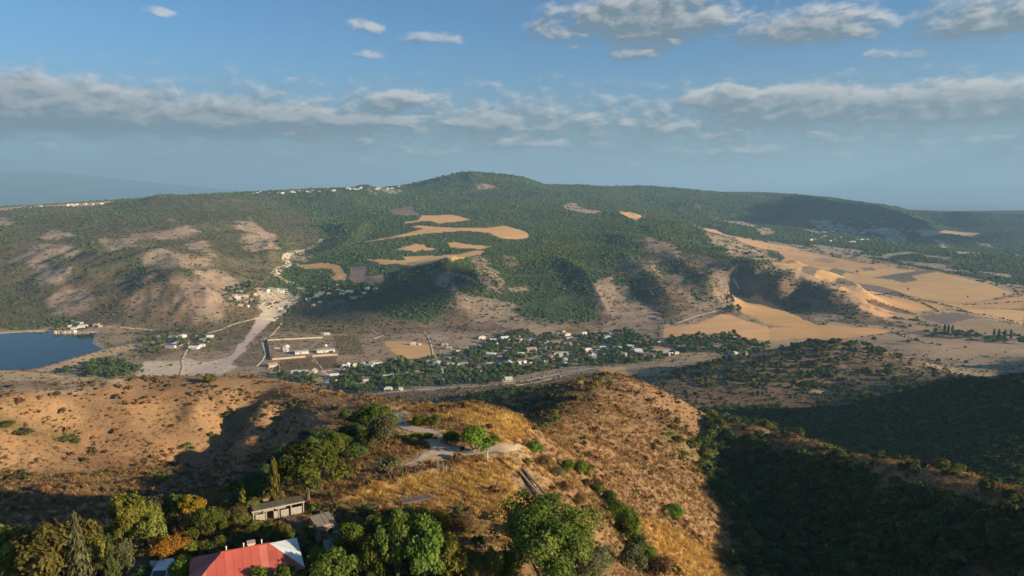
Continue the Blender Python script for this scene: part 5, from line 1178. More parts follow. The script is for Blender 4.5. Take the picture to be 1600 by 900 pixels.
def field_material():
    m, nt, b = new_mat('field')
    a = nt.nodes.new('ShaderNodeAttribute'); a.attribute_name = 'Col'
    c = vary(nt, a.outputs['Color'], nz(nt, .005, 4, .65), .66, 1.34)
    c = vary(nt, c, nz(nt, .02, 4, .6, stretch=(1, 7, 1, .5)), .66, 1.34)
    c = vary(nt, c, nz(nt, .06, 3, .6, stretch=(.15, 4, 1, -.35)), .76, 1.24)
    c = vary(nt, c, nz(nt, .5, 4, .7), .86, 1.14)
    nt.links.new(c, b.inputs['Base Color'])
    return m

def plain(name, rgb, rough=.85, var=.15, scale=.8, spec=.15, metal=0, bump=0):
    m, nt, b = new_mat(name); b.inputs['Roughness'].default_value = rough; b.inputs['Specular IOR Level'].default_value = spec; b.inputs['Metallic'].default_value = metal
    rg = nt.nodes.new('ShaderNodeRGB'); rg.outputs[0].default_value = tuple(rgb) + (1,)
    f = nz(nt, scale, 5, .65)
    nt.links.new(vary(nt, rg.outputs[0], f, 1 - 2 * var, 1 + 2 * var), b.inputs['Base Color'])
    if bump:
        bp = nt.nodes.new('ShaderNodeBump'); bp.inputs['Strength'].default_value = bump; bp.inputs['Distance'].default_value = .05; nt.links.new(f, bp.inputs['Height']); nt.links.new(bp.outputs[0], b.inputs['Normal'])
    return m

def leaf_material(name, c0, c1, c2, transl=.25, rnd=True):
    """foliage: colour differs from leaf clump to leaf clump and from plant to plant"""
    m = bpy.data.materials.new(name); m.use_nodes = True; nt = m.node_tree; nt.nodes.clear()
    a = nt.nodes.new('ShaderNodeAttribute'); a.attribute_name = 'v'
    f = a.outputs['Fac']
    col = ramp(nt, f, [(0, c0), (.55, c1), (1, c2)])
    if rnd:
        oi = nt.nodes.new('ShaderNodeObjectInfo')
        col = vary(nt, col, oi.outputs['Random'], .68, 1.32)
        hs = nt.nodes.new('ShaderNodeHueSaturation'); nt.links.new(mm(nt, 'MULTIPLY_ADD', oi.outputs['Random'], .05, .475), hs.inputs['Hue']); nt.links.new(col, hs.inputs['Color']); col = hs.outputs[0]
    d = nt.nodes.new('ShaderNodeBsdfDiffuse'); nt.links.new(col, d.inputs[0])
    t = nt.nodes.new('ShaderNodeBsdfTranslucent'); nt.links.new(col, t.inputs[0])
    mx = nt.nodes.new('ShaderNodeMixShader'); mx.inputs[0].default_value = transl; nt.links.new(d.outputs[0], mx.inputs[1]); nt.links.new(t.outputs[0], mx.inputs[2])
    o = nt.nodes.new('ShaderNodeOutputMaterial'); nt.links.new(mx.outputs[0], o.inputs[0])
    return m

LF = dict(
    green=leaf_material('leaf_green', (0.056, 0.082, 0.017), (0.133, 0.175, 0.034), (0.239, 0.265, 0.059), .45),
    bright=leaf_material('leaf_bright', (0.063, 0.101, 0.015), (0.147, 0.217, 0.028), (0.252, 0.308, 0.048), .45),
    olive=leaf_material('leaf_olive', (0.077, 0.082, 0.021), (0.183, 0.175, 0.041), (0.295, 0.265, 0.077), .45),
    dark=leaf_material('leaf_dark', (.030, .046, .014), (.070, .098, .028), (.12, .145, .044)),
    grey=leaf_material('leaf_grey', (0.069, 0.077, 0.035), (0.155, 0.157, 0.069), (0.239, 0.224, 0.119), .45),
    yellow=leaf_material('leaf_yellow', (0.125, 0.094, 0.013), (0.300, 0.206, 0.022), (0.450, 0.312, 0.044), .38),
    light=leaf_material('leaf_light', (0.099, 0.099, 0.020), (0.211, 0.196, 0.039), (0.349, 0.280, 0.069), .45),
    orange=leaf_material('leaf_orange', (0.138, 0.069, 0.013), (0.312, 0.163, 0.025), (0.463, 0.250, 0.050), .38),
    rust=leaf_material('leaf_rust', (0.138, 0.062, 0.025), (0.288, 0.138, 0.050), (0.400, 0.213, 0.088), .38),
    dry=leaf_material('leaf_dry', (0.088, 0.056, 0.025), (0.188, 0.125, 0.056), (0.300, 0.206, 0.100), .38),
    conifer=leaf_material('needles', (0.050, 0.056, 0.025), (0.119, 0.119, 0.056), (0.200, 0.188, 0.094), .38),
    forest=leaf_material('forest_leaf', (.036, .064, .018), (.070, .110, .030), (.11, .155, .046), .15),
    wood_dark=leaf_material('wood_dark_leaf', (.028, .050, .018), (.050, .080, .028), (.075, .105, .036), .1),
    wood_olive=leaf_material('wood_olive_leaf', (.050, .062, .018), (.085, .098, .030), (.13, .14, .045), .1),
    village=leaf_material('village_leaf', (.035, .060, .018), (.080, .118, .032), (.13, .17, .05), .15),
    scrub=leaf_material('scrub_leaf', (.05, .045, .018), (.095, .08, .034), (.15, .12, .06), .1),
    tuft=leaf_material('dry_tuft', (.13, .07, .025), (.24, .14, .055), (.36, .23, .1), .1),
    gold=leaf_material('gold_grass', (.27, .155, .04), (.46, .27, .075), (.62, .40, .14), .3),
)
BARK = plain('bark', (.12, .085, .06), .95, .2, 6)
PALE_BARK = plain('pale_bark', (.34, .29, .23), .95, .15, 6)
LAND_M = ground_material(); FIELD_M = field_material()
ASPHALT = plain('asphalt', (.34, .31, .27), .9, .12, .3)
BLEACHED = plain('bleached_asphalt', (.47, .36, .24), .95, .34, .5, bump=.5)
SAND = plain('river_sand', (.56, .45, .33), .95, .2, .06)
TRACK = plain('dust_track', (.50, .39, .275), .95, .14, .15)
WALLW = plain('white_wall', (.62, .58, .52), .9, .1, .3)
WALLC = plain('cream_wall', (.50, .42, .33), .9, .12, .3)
WALLP = plain('pink_wall', (.50, .36, .29), .9, .12, .3)
WALLB = plain('blue_wall', (.30, .42, .48), .9, .1, .3)
ROOFS = dict(grey=plain('grey_roof', (.34, .33, .31), .6, .15, .25, .3), green=plain('pale_green_roof', (.34, .42, .37), .6, .12, .25, .3), white=plain('white_roof', (.60, .58, .55), .6, .1, .25, .3),
             rust=plain('rusty_roof', (.26, .14, .10), .8, .2, .25), red=plain('red_roof_far', (.45, .07, .05), .7, .12, .25), blue=plain('blue_roof', (.20, .24, .42), .7, .1, .25), dun=plain('dun_roof', (.30, .24, .18), .8, .2, .25))
CONC = plain('concrete', (.33, .29, .24), .95, .15, 1.2, bump=.4)
DCONC = plain('stained_slab', (.135, .105, .095), .95, .2, .8, bump=.3)
EARTHWALL = plain('plastered_wall', (.50, .40, .29), .95, .15, .1)
DARKWALL = plain('weathered_wall', (.12, .085, .065), .95, .15, .1)

# ---------------------------------------------------------------- ground
land = Land(CP, FLATS, BUMPS, SMOOTH)
X, Y, Z = land.X, land.Y, land.Z
R = np.hypot(X, Y)
#            colour (bare ground)      trees scrub grass
COVERS = dict(
    forest=((.055, .080, .032), 1, .2, 0), scrub=((.145, .112, .062), .03, .7, 0), scrubgreen=((.092, .092, .042), .16, .8, 0), brownscrub=((.175, .110, .072), .05, .9, 0),
    clearing=((.36, .27, .19), 0, .1, 0), bare=((.36, .26, .18), 0, .15, 0), wheat=((.61, .365, .15), 0, 0, 0), plough=((.19, .145, .11), 0, .02, 0), pale=((.37, .255, .16), 0, .02, 0),
    valley=((.31, .225, .14), .02, .4, 0), sand=((.58, .465, .34), 0, .06, 0), brown=((.185, .108, .060), 0, .8, .4), dryhill=((.285, .172, .085), 0, .7, .6), village=((.36, .28, .19), 0, .3, 0),
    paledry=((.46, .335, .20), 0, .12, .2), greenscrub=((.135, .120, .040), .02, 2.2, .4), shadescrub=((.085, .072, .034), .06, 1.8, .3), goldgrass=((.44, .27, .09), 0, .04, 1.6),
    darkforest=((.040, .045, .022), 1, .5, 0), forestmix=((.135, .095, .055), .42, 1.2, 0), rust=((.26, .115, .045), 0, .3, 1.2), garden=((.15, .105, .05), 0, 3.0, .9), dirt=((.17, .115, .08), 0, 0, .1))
wx = fbm(X, Y, 60, 4, 71); wy = fbm(X, Y, 60, 4, 81); near_w = np.clip(R / 900, .03, 1)
wxn = fbm(X, Y, 6, 3, 73); wyn = fbm(X, Y, 6, 3, 83)
C = np.zeros(X.shape + (3,)); VT = np.zeros(X.shape); VS = np.zeros(X.shape); VG = np.zeros(X.shape)
def lay(cover, k):
    global C, VT, VS, VG
    rgb, t, s, g = COVERS[cover]
    C += k[..., None] * (np.array(rgb) - C); VT += k * (t - VT); VS += k * (s - VS); VG += k * (g - VG)
lay('dryhill', np.ones(X.shape)); lay('valley', sstep(600, 900, R)); lay('forest', sstep(1320, 1420, R))
lay('brown', (sstep(.12, .4, fbm(X, Y, 35, 3, 91))) * .6 * (1 - sstep(500, 700, R)))
FIELD_ID = np.full(X.shape, -1, int)
for cover, fe, wa, st, poly in PAINT:
    pa = np.array(poly); far_ = np.median(np.hypot(pa[:, 0], pa[:, 1])); mg = fe + wa * 2.5
    bb = np.nonzero((X > pa[:, 0].min() - mg) & (X < pa[:, 0].max() + mg) & (Y > pa[:, 1].min() - mg) & (Y < pa[:, 1].max() + mg))
    if not len(bb[0]): continue
    ax, ay = (wx, wy) if far_ > 220 else (wxn, wyn)
    k, _ = poly_mask(X[bb] + wa * 1.6 * ax[bb], Y[bb] + wa * 1.6 * ay[bb], poly, fe); k = k * st
    if cover == 'bare': k = k * np.clip(.62 + 1.5 * ridged(X[bb] + 20 * wx[bb], Y[bb] * .6 + 20 * wy[bb], 38, 3, 95) * .6 + .9 * fbm(X[bb], Y[bb], 14, 3, 96), .0, 1)
    elif cover not in ('wheat', 'plough', 'sand', 'clearing'): k = k * np.clip(.9 + 1.0 * fbm(X[bb], Y[bb], max(far_ * .02, 3), 3, 97), .55 if cover in ('brownscrub', 'scrub', 'shadescrub') else .3, 1)
    rgb, t, s_, g_ = COVERS[cover]
    C[bb] += k[:, None] * (np.array(rgb) - C[bb]); VT[bb] += k * (t - VT[bb]); VS[bb] += k * (s_ - VS[bb]); VG[bb] += k * (g_ - VG[bb])
for i, (nm, lb, cover, poly) in enumerate(FIELDS):
    m, _ = poly_mask(X + 7 * wx, Y + 7 * wy, poly, 0)
    tr = np.random.RandomState(i + 50); tint = tr.uniform(.84, 1.1) * np.array([1.0, 1.0, 1.0]) * np.array([1.0, tr.uniform(.94, 1.03), tr.uniform(.85, 1.12)])
    C[m > 0] = np.array(COVERS[cover][0]) * tint; VT[m > 0] = 0; VS[m > 0] = COVERS[cover][2]; VG[m > 0] = 0; FIELD_ID[m > 0] = i
lake_m, _ = poly_mask(X, Y, LAKE, 9)
lay('sand', np.clip(lake_m * 1.4, 0, 1)); VT *= 1 - np.clip(lake_m * 3, 0, 1); VS *= 1 - np.clip(lake_m * 3, 0, 1)


nA, nR = X.shape
co = np.stack([X, Y, Z], -1).reshape(-1, 3)
idx = np.arange(nA * nR).reshape(nA, nR)
quads = np.stack([idx[:-1, :-1], idx[1:, :-1], idx[1:, 1:], idx[:-1, 1:]], -1).reshape(-1, 4)[:, ::-1]
fid = FIELD_ID[:-1, :-1].ravel()
colr = np.concatenate([np.clip(C, 0, 1).reshape(-1, 3), np.ones((nA * nR, 1))], 1)
def piece(name, sel, mat):
    q = quads[sel]; u, inv = np.unique(q, return_inverse=True)
    return link(name, np_mesh(name, co[u], inv.reshape(-1, 4), mat, True, {'Col': ('FLOAT_COLOR', colr[u])}))
tag(piece('ground', fid < 0, LAND_M), kind='structure')
for i, (nm, lb, cover, poly) in enumerate(FIELDS):
    if (fid == i).sum() > 3: tag(piece(nm, fid == i, FIELD_M), lb, kind='structure')

# lake
wm, nt, b = new_mat('lake_water'); b.inputs['Base Color'].default_value = (.005, .014, .020, 1); b.inputs['Roughness'].default_value = .05; b.inputs['IOR'].default_value = 1.33; b.inputs['Specular IOR Level'].default_value = .12
bp = nt.nodes.new('ShaderNodeBump'); bp.inputs['Strength'].default_value = .06; bp.inputs['Distance'].default_value = .1; nt.links.new(nz(nt, .25, 3, .6, stretch=(1, .4, 1)), bp.inputs['Height']); nt.links.new(bp.outputs[0], b.inputs['Normal'])
lk = MB(); cxy = np.mean(LAKE, 0)
LZ = FLATS[0][1] + 1.5
lk.poly([(p[0] + (p[0] - cxy[0]) * .004, p[1] + (p[1] - cxy[1]) * .004, LZ) for p in LAKE], [list(range(len(LAKE)))])
bmesh.ops.triangulate(lk.bm, faces=lk.bm.faces[:])
tag(lk.build('lake', wm), 'dark blue lake behind the earth dam', kind='structure')

# ---------------------------------------------------------------- roads
def ribbon(name, pts, width, mat, lift):
    P = np.array(pts, float); d = np.r_[0, np.cumsum(np.hypot(*np.diff(P, axis=0).T))]
    n = max(int(d[-1] / max(2.0, width * .5)), 4); t = np.linspace(0, d[-1], n)
    px = np.interp(t, d, P[:, 0]); py = np.interp(t, d, P[:, 1])
    for _ in range(max(1, int(n * .02))):
        px[1:-1] = (px[:-2] + 2 * px[1:-1] + px[2:]) / 4; py[1:-1] = (py[:-2] + 2 * py[1:-1] + py[2:]) / 4
    tx = np.gradient(px); ty = np.gradient(py); ln = np.hypot(tx, ty) + 1e-9; nx, ny = -ty / ln, tx / ln
    w = width * (1 + .25 * fbm(px, py, 25, 2, 5)); k = np.linspace(-.5, .5, 5)
    gx = px[:, None] + nx[:, None] * k * w[:, None]; gy = py[:, None] + ny[:, None] * k * w[:, None]
    gz = land.h(gx, gy) + lift; gz[:, 0] -= lift * 1.5; gz[:, -1] -= lift * 1.5
    i = np.arange(n * 5).reshape(n, 5); f = np.stack([i[:-1, :-1], i[1:, :-1], i[1:, 1:], i[:-1, 1:]], -1).reshape(-1, 4)
    return link(name, np_mesh(name, np.stack([gx, gy, gz], -1).reshape(-1, 3), f, mat, True))
ROAD_LINES = []
for nm, lb, w, mt, pts in ROADS:
    if mt == 'hedge': continue
    tag(ribbon(nm, pts, w, ASPHALT if mt == 'asphalt' else (SAND if mt == 'sand' else TRACK), .45), lb, kind='structure'); ROAD_LINES.append((pts, w))
def sheet(name, poly, mat, lift, step):
    P = np.array(poly); gx, gy = np.meshgrid(np.arange(P[:, 0].min() - 1, P[:, 0].max() + 1, step), np.arange(P[:, 1].min() - 1, P[:, 1].max() + 1, step), indexing='ij')
    m, _ = poly_mask(gx + .7 * fbm(gx, gy, 4, 3, 3), gy + .7 * fbm(gx, gy, 4, 3, 4), poly, 0)
    gz = land.h(gx, gy) + lift; i = np.arange(gx.size).reshape(gx.shape)
    q = np.stack([i[:-1, :-1], i[1:, :-1], i[1:, 1:], i[:-1, 1:]], -1).reshape(-1, 4); q = q[(m.ravel()[q] > 0).all(1)]
    u, inv = np.unique(q, return_inverse=True)
    return link(name, np_mesh(name, np.stack([gx, gy, gz], -1).reshape(-1, 3)[u], inv.reshape(-1, 4), mat, True))
for nm, lb, poly in KNOLL_ROAD:
    tag(sheet(nm, poly, BLEACHED if nm == 'knoll_road' else TRACK, .07, .22), lb, kind='structure')

# ---------------------------------------------------------------- plants
def leaf_cloud(pts, nrm, size, seed, flat=.35, aspect=1.6):
    """one small quad per leaf spray at pts, facing roughly along nrm"""
    r = np.random.RandomState(seed); n = len(pts)
    nn = nrm + r.normal(0, .75, (n, 3)); nn /= np.linalg.norm(nn, axis=1)[:, None] + 1e-9
    t = np.cross(nn, r.normal(0, 1, (n, 3))); t /= np.linalg.norm(t, axis=1)[:, None] + 1e-9
    bt = np.cross(nn, t); s = size * r.uniform(.6, 1.35, (n, 1))
    a = pts - t * s * aspect * .5; c = pts + t * s * aspect * .5; b_ = pts + bt * s * .5 + nn * s * flat * .3; d = pts - bt * s * .5 + nn * s * flat * .3
    co = np.stack([a, b_, c, d], 1).reshape(-1, 3); f = np.arange(4 * n).reshape(-1, 4)
    return co, f

def crown_mesh(name, seed, kind, n, leaf, mat):
    """unit crown: base at z=0, height 1, width about 1"""
    r = np.random.RandomState(seed)
    if kind in ('conifer', 'spire'):
        z = 1 - np.sqrt(r.rand(n)) * .95; a = r.rand(n) * 6.283; tiers = .5 + .5 * np.cos(z * (46 if kind == 'conifer' else 30) + np.sin(a * 5 + z * 9) * 1.2)
        rad = (1 - z) ** .85 * .5 * (.62 + .38 * tiers) * np.sqrt(r.uniform(.25, 1, n)) * (1 + .18 * np.sin(a * 7 + z * 20))
        p = np.stack([rad * np.cos(a), rad * np.sin(a), z - rad * .22], 1); nr = np.stack([np.cos(a), np.sin(a), np.full(n, .55)], 1); v = tiers * .6 + r.rand(n) * .4
    elif kind == 'poplar':
        z = r.rand(n) ** .8; a = r.rand(n) * 6.283; prof = np.sin(np.clip(z * .92 + .08, 0, 1) * math.pi) ** .6 * .5
        rad = prof * np.sqrt(r.uniform(.2, 1, n)) * (1 + .35 * np.sin(a * 3 + z * 25)); p = np.stack([rad * np.cos(a), rad * np.sin(a), z], 1); nr = np.stack([np.cos(a), np.sin(a), np.full(n, .5)], 1); v = r.rand(n)
    else:
        nc = dict(broad=50, round=85, bush=24, sparse=26)[kind]
        low = dict(broad=.07, round=.04, bush=.0, sparse=.15)[kind]
        u = r.normal(0, 1, (nc, 3)); u /= np.linalg.norm(u, axis=1)[:, None]; u[:, 2] = np.where(u[:, 2] < -.35, -u[:, 2], u[:, 2])
        rr = r.uniform(.25, 1.15, (nc, 1)) ** .6
        zc = .40 if kind == 'bush' else low + (1 - low) * .5
        cc = u * rr * np.array([.40, .40, (1 - low) * .40]) + np.array([0, 0, zc])
        cc[:, :2] *= (1.0 + .25 * np.sin(3 * np.arctan2(cc[:, 1], cc[:, 0]) + seed))[:, None]
        cs = r.uniform(.06, .155, nc) * (1.5 if kind == 'bush' else 1.0) * (.85 if kind == 'round' else 1)
        k = r.choice(nc, n, p=cs ** 2 / (cs ** 2).sum()); q = r.normal(0, 1, (n, 3)); q /= np.linalg.norm(q, axis=1)[:, None]
        q[:, 2] = np.where(q[:, 2] < -.5, -q[:, 2], q[:, 2])
        p = cc[k] + q * cs[k][:, None] * (r.uniform(.5, 1.2, (n, 1)))
        nr = q + .6 * u[k] + np.array([0, 0, .35]); cv = r.rand(nc); v = np.clip(.55 * cv[k] + .45 * r.rand(n), 0, 1)
        p[:, 2] = np.clip(p[:, 2], .0, 1.03)
    co, f = leaf_cloud(p, nr, leaf, seed + 1)
    return np_mesh(name, co, f, mat, False, {'v': ('FLOAT', np.repeat(v, 4))})

def trunk_mesh(name, seed, kind, mat):
    """unit trunk with limbs reaching into the crown"""
    r = np.random.RandomState(seed); b = MB()
    if kind in ('conifer', 'spire', 'poplar'):
        b.tube((0, 0, -.06), (0, 0, .9), .03 if kind != 'poplar' else .12, .004, 7)
    else:
        forks = 3 if kind == 'bush' else 5; h = .1 if kind in ('bush', 'round') else .2
        b.tube((0, 0, -.06), (.01, .01, h), .036, .026, 7)
        for i in range(forks):
            a = i * 6.283 / forks + r.rand(); e = Vector((math.cos(a) * .2, math.sin(a) * .2, h + .22 + r.rand() * .1)); b.tube((.01, .01, h - .02), e, .02, .012, 5)
            for s in (-.5, .5):
                e2 = e + Vector((math.cos(a + s) * .15, math.sin(a + s) * .15, .16 + r.rand() * .1)); b.tube(e, e2, .011, .004, 4)
    return b.mesh(name, mat)

def bare_mesh(name, seed, mat):
    r = random.Random(seed); b = MB()
    def br(p, d, l, w, k):
        e = p + d * l; b.tube(p, e, w, w * .55, 5 if k < 2 else 3)
        if k < 4:
            for i in range(3):
                nd = (d + Vector((r.uniform(-.7, .7), r.uniform(-.7, .7), r.uniform(-.1, .5)))).normalized(); br(e - d * l * r.uniform(0, .3), nd, l * r.uniform(.55, .75), w * .55, k + 1)
    br(Vector((0, 0, -.05)), Vector((0, 0, 1)), .36, .03, 0)
    return b.mesh(name, mat)

# species: (crown kind, leaf material, leaf count, leaf size, variants)
SPECIES = dict(green=('broad', 'green', 7000, .036, 3), olive=('broad', 'olive', 7500, .035, 2), light=('broad', 'light', 6000, .036, 2), yellow=('broad', 'yellow', 5000, .038, 2), orange=('broad', 'orange', 5500, .038, 1),
               rust=('bush', 'rust', 1600, .06, 1), grey=('bush', 'grey', 4200, .038, 2), dark=('bush', 'dark', 3800, .042, 3), bush=('bush', 'bright', 4200, .042, 3), hedge=('bush', 'olive', 3600, .043, 2), dry=('bush', 'dry', 3000, .038, 2),
               sparse=('sparse', 'grey', 1300, .045, 1), round=('round', 'green', 16000, .021, 1), conifer=('conifer', 'conifer', 4200, .045, 1), conifer2=('spire', 'dark', 3000, .06, 1), poplar=('poplar', 'light', 1800, .09, 1),
               shrub=('bush', 'olive', 500, .11, 3), spurbush=('bush', 'olive', 700, .10, 3), village=('broad', 'village', 420, .11, 5), fruit=('bush', 'olive', 60, .26, 2))
_cache = {}
def species(kind, i):
    ck, lm, n, ls, nv = SPECIES[kind]; i %= nv
    if (kind, i) not in _cache:
        sd = (sum(map(ord, kind)) * 7 + i * 31) % 9973
        _cache[kind, i] = (crown_mesh(kind + '_crown', sd, ck, n, ls, LF[lm]), trunk_mesh(kind + '_trunk', sd, ck, BARK))
    return _cache[kind, i]
CATS = dict(bush='bush', grey='bush', dark='bush', dry='bush', rust='bush', shrub='shrub', spurbush='bush', hedge='bush')
NAMES = dict(conifer='conifer_tree', conifer2='conifer_tree', poplar='poplar_tree', bare='bare_tree', bush='green_bush', dark='dark_bush', grey='grey_bush', dry='dry_bush', rust='rusty_bush', shrub='hill_shrub', spurbush='scrub_bush', hedge='hedge_bush', olive='olive_tree', yellow='yellow_tree', orange='orange_tree', light='light_tree', green='green_tree', sparse='thin_tree', round='round_tree')
def plant(name, kind, i, x, y, h, w, label, cat, group=None, trunk=True):
    z = float(land.h(x, y)); e = empty(name, (x, y, z - .05 - (.05 * h if SPECIES.get(kind, ('',))[0] == 'bush' else 0)), RNG.rand() * 6.28)
    if kind == 'bare':
        link('trunk', _cache.setdefault('bare', bare_mesh('bare_trunk', 4, PALE_BARK)), e, scale=(w * 1.3, w * 1.3, h * .9))
    else:
        cm, tm = species(kind, i); link('crown', cm, e, scale=(w, w, h))
        if trunk: link('trunk', tm, e, scale=(max(w * .8, .2), max(w * .8, .2), h))
    return tag(e, label, cat, group)
nsh = 0
for i, (kind, x, y, h, w, lb) in enumerate(TREES):
    cat = CATS.get(kind, 'tree')
    if kind == 'shrub':
        plant('hill_shrub', kind, i, x, y, h * .8, w * .8, 'dark round tree alone on the crest of the dry hill, before the river bed' if nsh == 0 else ('small dark shrub on the dry hill left of the knoll' if x < -40 else 'small dark shrub along the dry ridge behind the knoll'), cat, None if nsh == 0 else ('shrubs on the dry hill left of the knoll' if x < -40 else 'shrubs along the dry ridge')); nsh += 1
    elif kind == 'spurbush': plant('scrub_bush', kind, i, x, y, h * .7, w * .8, 'scrub bush along the spur and gully right of the knoll', cat, 'bushes along the spur and gully')
    elif lb == 'BELT': plant('belt_bush', kind, i, x, y, h, w, 'leafy bush in the dense green belt on the shaded left flank of the knoll', 'bush', 'bushes of the green belt on the knoll')
    else: plant(NAMES.get(kind, 'green_tree'), kind, i, x, y, h, w * .98, lb, cat)

# ---------------------------------------------------------------- scattered vegetation nobody could count
def scatter(name, label, pts, scl, protos, idx=None):
    me = bpy.data.meshes.new(name); me.vertices.add(len(pts)); me.vertices.foreach_set('co', np.asarray(pts, 'f').ravel())
    a = me.attributes.new('scl', 'FLOAT_VECTOR', 'POINT'); a.data.foreach_set('vector', np.asarray(scl, 'f').ravel())
    a = me.attributes.new('rot', 'FLOAT_VECTOR', 'POINT'); rv = np.zeros((len(pts), 3)); rv[:, 2] = RNG.rand(len(pts)) * 6.283; rv[:, :2] = RNG.normal(0, .12, (len(pts), 2)); a.data.foreach_set('vector', rv.astype('f').ravel())
    a = me.attributes.new('pick', 'INT', 'POINT'); a.data.foreach_set('value', (RNG.randint(0, len(protos), len(pts)) if idx is None else idx).astype('i'))
    me.update(); o = link(name, me)
    pc = bpy.data.collections.new(name + '_kinds')
    for k, pm in enumerate(protos):
        po = bpy.data.objects.new('%s_%02d' % (name, k), pm); pc.objects.link(po)
    g = bpy.data.node_groups.new(name, 'GeometryNodeTree'); g.interface.new_socket('Geometry', in_out='INPUT', socket_type='NodeSocketGeometry'); g.interface.new_socket('Geometry', in_out='OUTPUT', socket_type='NodeSocketGeometry')
    gi = g.nodes.new('NodeGroupInput'); go = g.nodes.new('NodeGroupOutput'); ip = g.nodes.new('GeometryNodeInstanceOnPoints'); ci = g.nodes.new('GeometryNodeCollectionInfo')
    ci.inputs['Collection'].default_value = pc; ci.inputs['Separate Children'].default_value = True; ci.inputs['Reset Children'].default_value = True
    ip.inputs['Pick Instance'].default_value = True
    def na(n, t):
        q = g.nodes.new('GeometryNodeInputNamedAttribute'); q.data_type = t; q.inputs['Name'].default_value = n; return q.outputs[0]
    g.links.new(gi.outputs[0], ip.inputs['Points']); g.links.new(ci.outputs[0], ip.inputs['Instance']); g.links.new(na('pick', 'INT'), ip.inputs['Instance Index'])
    e2r = g.nodes.new('FunctionNodeEulerToRotation'); g.links.new(na('rot', 'FLOAT_VECTOR'), e2r.inputs[0]); g.links.new(e2r.outputs[0], ip.inputs['Rotation']); g.links.new(na('scl', 'FLOAT_VECTOR'), ip.inputs['Scale'])
    g.links.new(ip.outputs[0], go.inputs[0])
    md = o.modifiers.new('scatter', 'NODES'); md.node_group = g
    return tag(o, label, kind='stuff')

AREA = np.zeros(X.shape); AREA[:-1, :-1] = np.diff(land.az)[:, None] * R[:-1, :-1] * np.diff(np.exp(land.lr))[None, :]
INVIEW = (np.abs(np.arctan2(X, Y)) < 46 * D2R)
def pick_cells(weight, n):
    w = (weight * AREA * INVIEW).ravel(); n = int(n); s = RNG.choice(w.size, n, p=w / w.sum())
    i, j = np.unravel_index(s, X.shape); i = np.clip(i, 0, nA - 2); j = np.clip(j, 0, nR - 2); f, g = RNG.rand(n), RNG.rand(n)
    x = (X[i, j] * (1 - f) + X[i + 1, j] * f) * (1 - g) + (X[i, j + 1] * (1 - f) + X[i + 1, j + 1] * f) * g
    y = (Y[i, j] * (1 - f) + Y[i + 1, j] * f) * (1 - g) + (Y[i, j + 1] * (1 - f) + Y[i + 1, j + 1] * f) * g
    return x, y, land.h(x, y), R[i, j]
def ball_mesh(name, seed, mat, squash=.8, sub=2):
    bm = bmesh.new(); bmesh.ops.create_icosphere(bm, subdivisions=sub, radius=.5); r = np.random.RandomState(seed)
    u = r.normal(0, 1, (7, 3)); u /= np.linalg.norm(u, axis=1)[:, None]
    for v in bm.verts:
        d = np.array(v.co.normalized()); k = 1 + .22 * np.sin(4 * (u @ d) + np.arange(7)).mean() * 2.2 + r.normal(0, .09); v.co *= k; v.co.z = v.co.z * squash + .32
    me = bpy.data.meshes.new(name); bm.to_mesh(me); bm.free(); a = me.attributes.new('v', 'FLOAT', 'POINT'); a.data.foreach_set('value', r.rand(len(me.vertices)).astype('f'))
    me.materials.append(mat); me.shade_smooth(); return me
def tuft_mesh(name, seed, n, mat, spread=.5, lean=.45, wd=.06):
    r = np.random.RandomState(seed); a = r.rand(n) * 6.283; q = np.sqrt(r.rand(n)) * spread
    p = np.stack([q * np.cos(a), q * np.sin(a), np.full(n, -.05)], 1); t = p + np.stack([r.normal(0, lean, n), r.normal(0, lean, n), r.uniform(.55, 1.1, n)], 1)
    s = np.stack([-np.sin(a), np.cos(a), np.zeros(n)], 1) * wd; co = np.stack([p - s, p + s, t], 1).reshape(-1, 3)
    return np_mesh(name, co, np.arange(3 * n).reshape(-1, 3), mat, False, {'v': ('FLOAT', np.repeat(r.rand(n), 3))})

FD = (FIELD_ID >= 0); FD = FD | np.roll(FD, -1, 1) | np.roll(FD, -2, 1) | np.roll(FD, 1, 0) | np.roll(FD, -1, 0); VT[FD & (R > 1000)] = 0
pat = .12 + .88 * sstep(-.3, .15, fbm(X, Y, 130, 5, 101, .6))
# far woods
wt = VT * pat * (R > 1150) * (R < 6400) * np.clip(1700 / R, 0, 1) ** 1.5
x, y, z, r_ = pick_cells(wt, 300000); s = (1.8 + RNG.gamma(2.0, 1.05, len(x))) * np.clip(r_ / 1900, .85, 2.2) ** .7
sp = fbm(x, y, 260, 4, 141) + RNG.normal(0, .16, len(x)); wi = np.where(sp < -.12, 0, np.where(sp < .2, 2, 4)) + RNG.randint(0, 2, len(x))
scatter('woodland', 'dense dark green woodland covering the mountains', np.stack([x, y, z], 1), np.stack([s, s, s * RNG.uniform(.45, .8, len(s))], 1), [ball_mesh('wood_crown', k, LF[('wood_dark', 'forest', 'wood_olive')[k // 2]]) for k in range(6)], wi)
# scrub on the far slopes
wt = VS * (.25 + .75 * sstep(-.2, .3, fbm(X, Y, 70, 4, 111))) * (R > 650) * (R < 4500) * np.clip(1500 / R, 0, 1) ** 1.5
x, y, z, r_ = pick_cells(wt, 70000); s = (.8 + RNG.gamma(2.0, .7, len(x))) * np.clip(r_ / 1500, .7, 2) ** .6
scatter('hillside_scrub', 'low olive brown scrub on the far slopes', np.stack([x, y, z], 1), np.stack([s, s, s * .75], 1), [ball_mesh('scrub_ball', 20 + k, LF['scrub'], .7, 1) for k in range(3)])
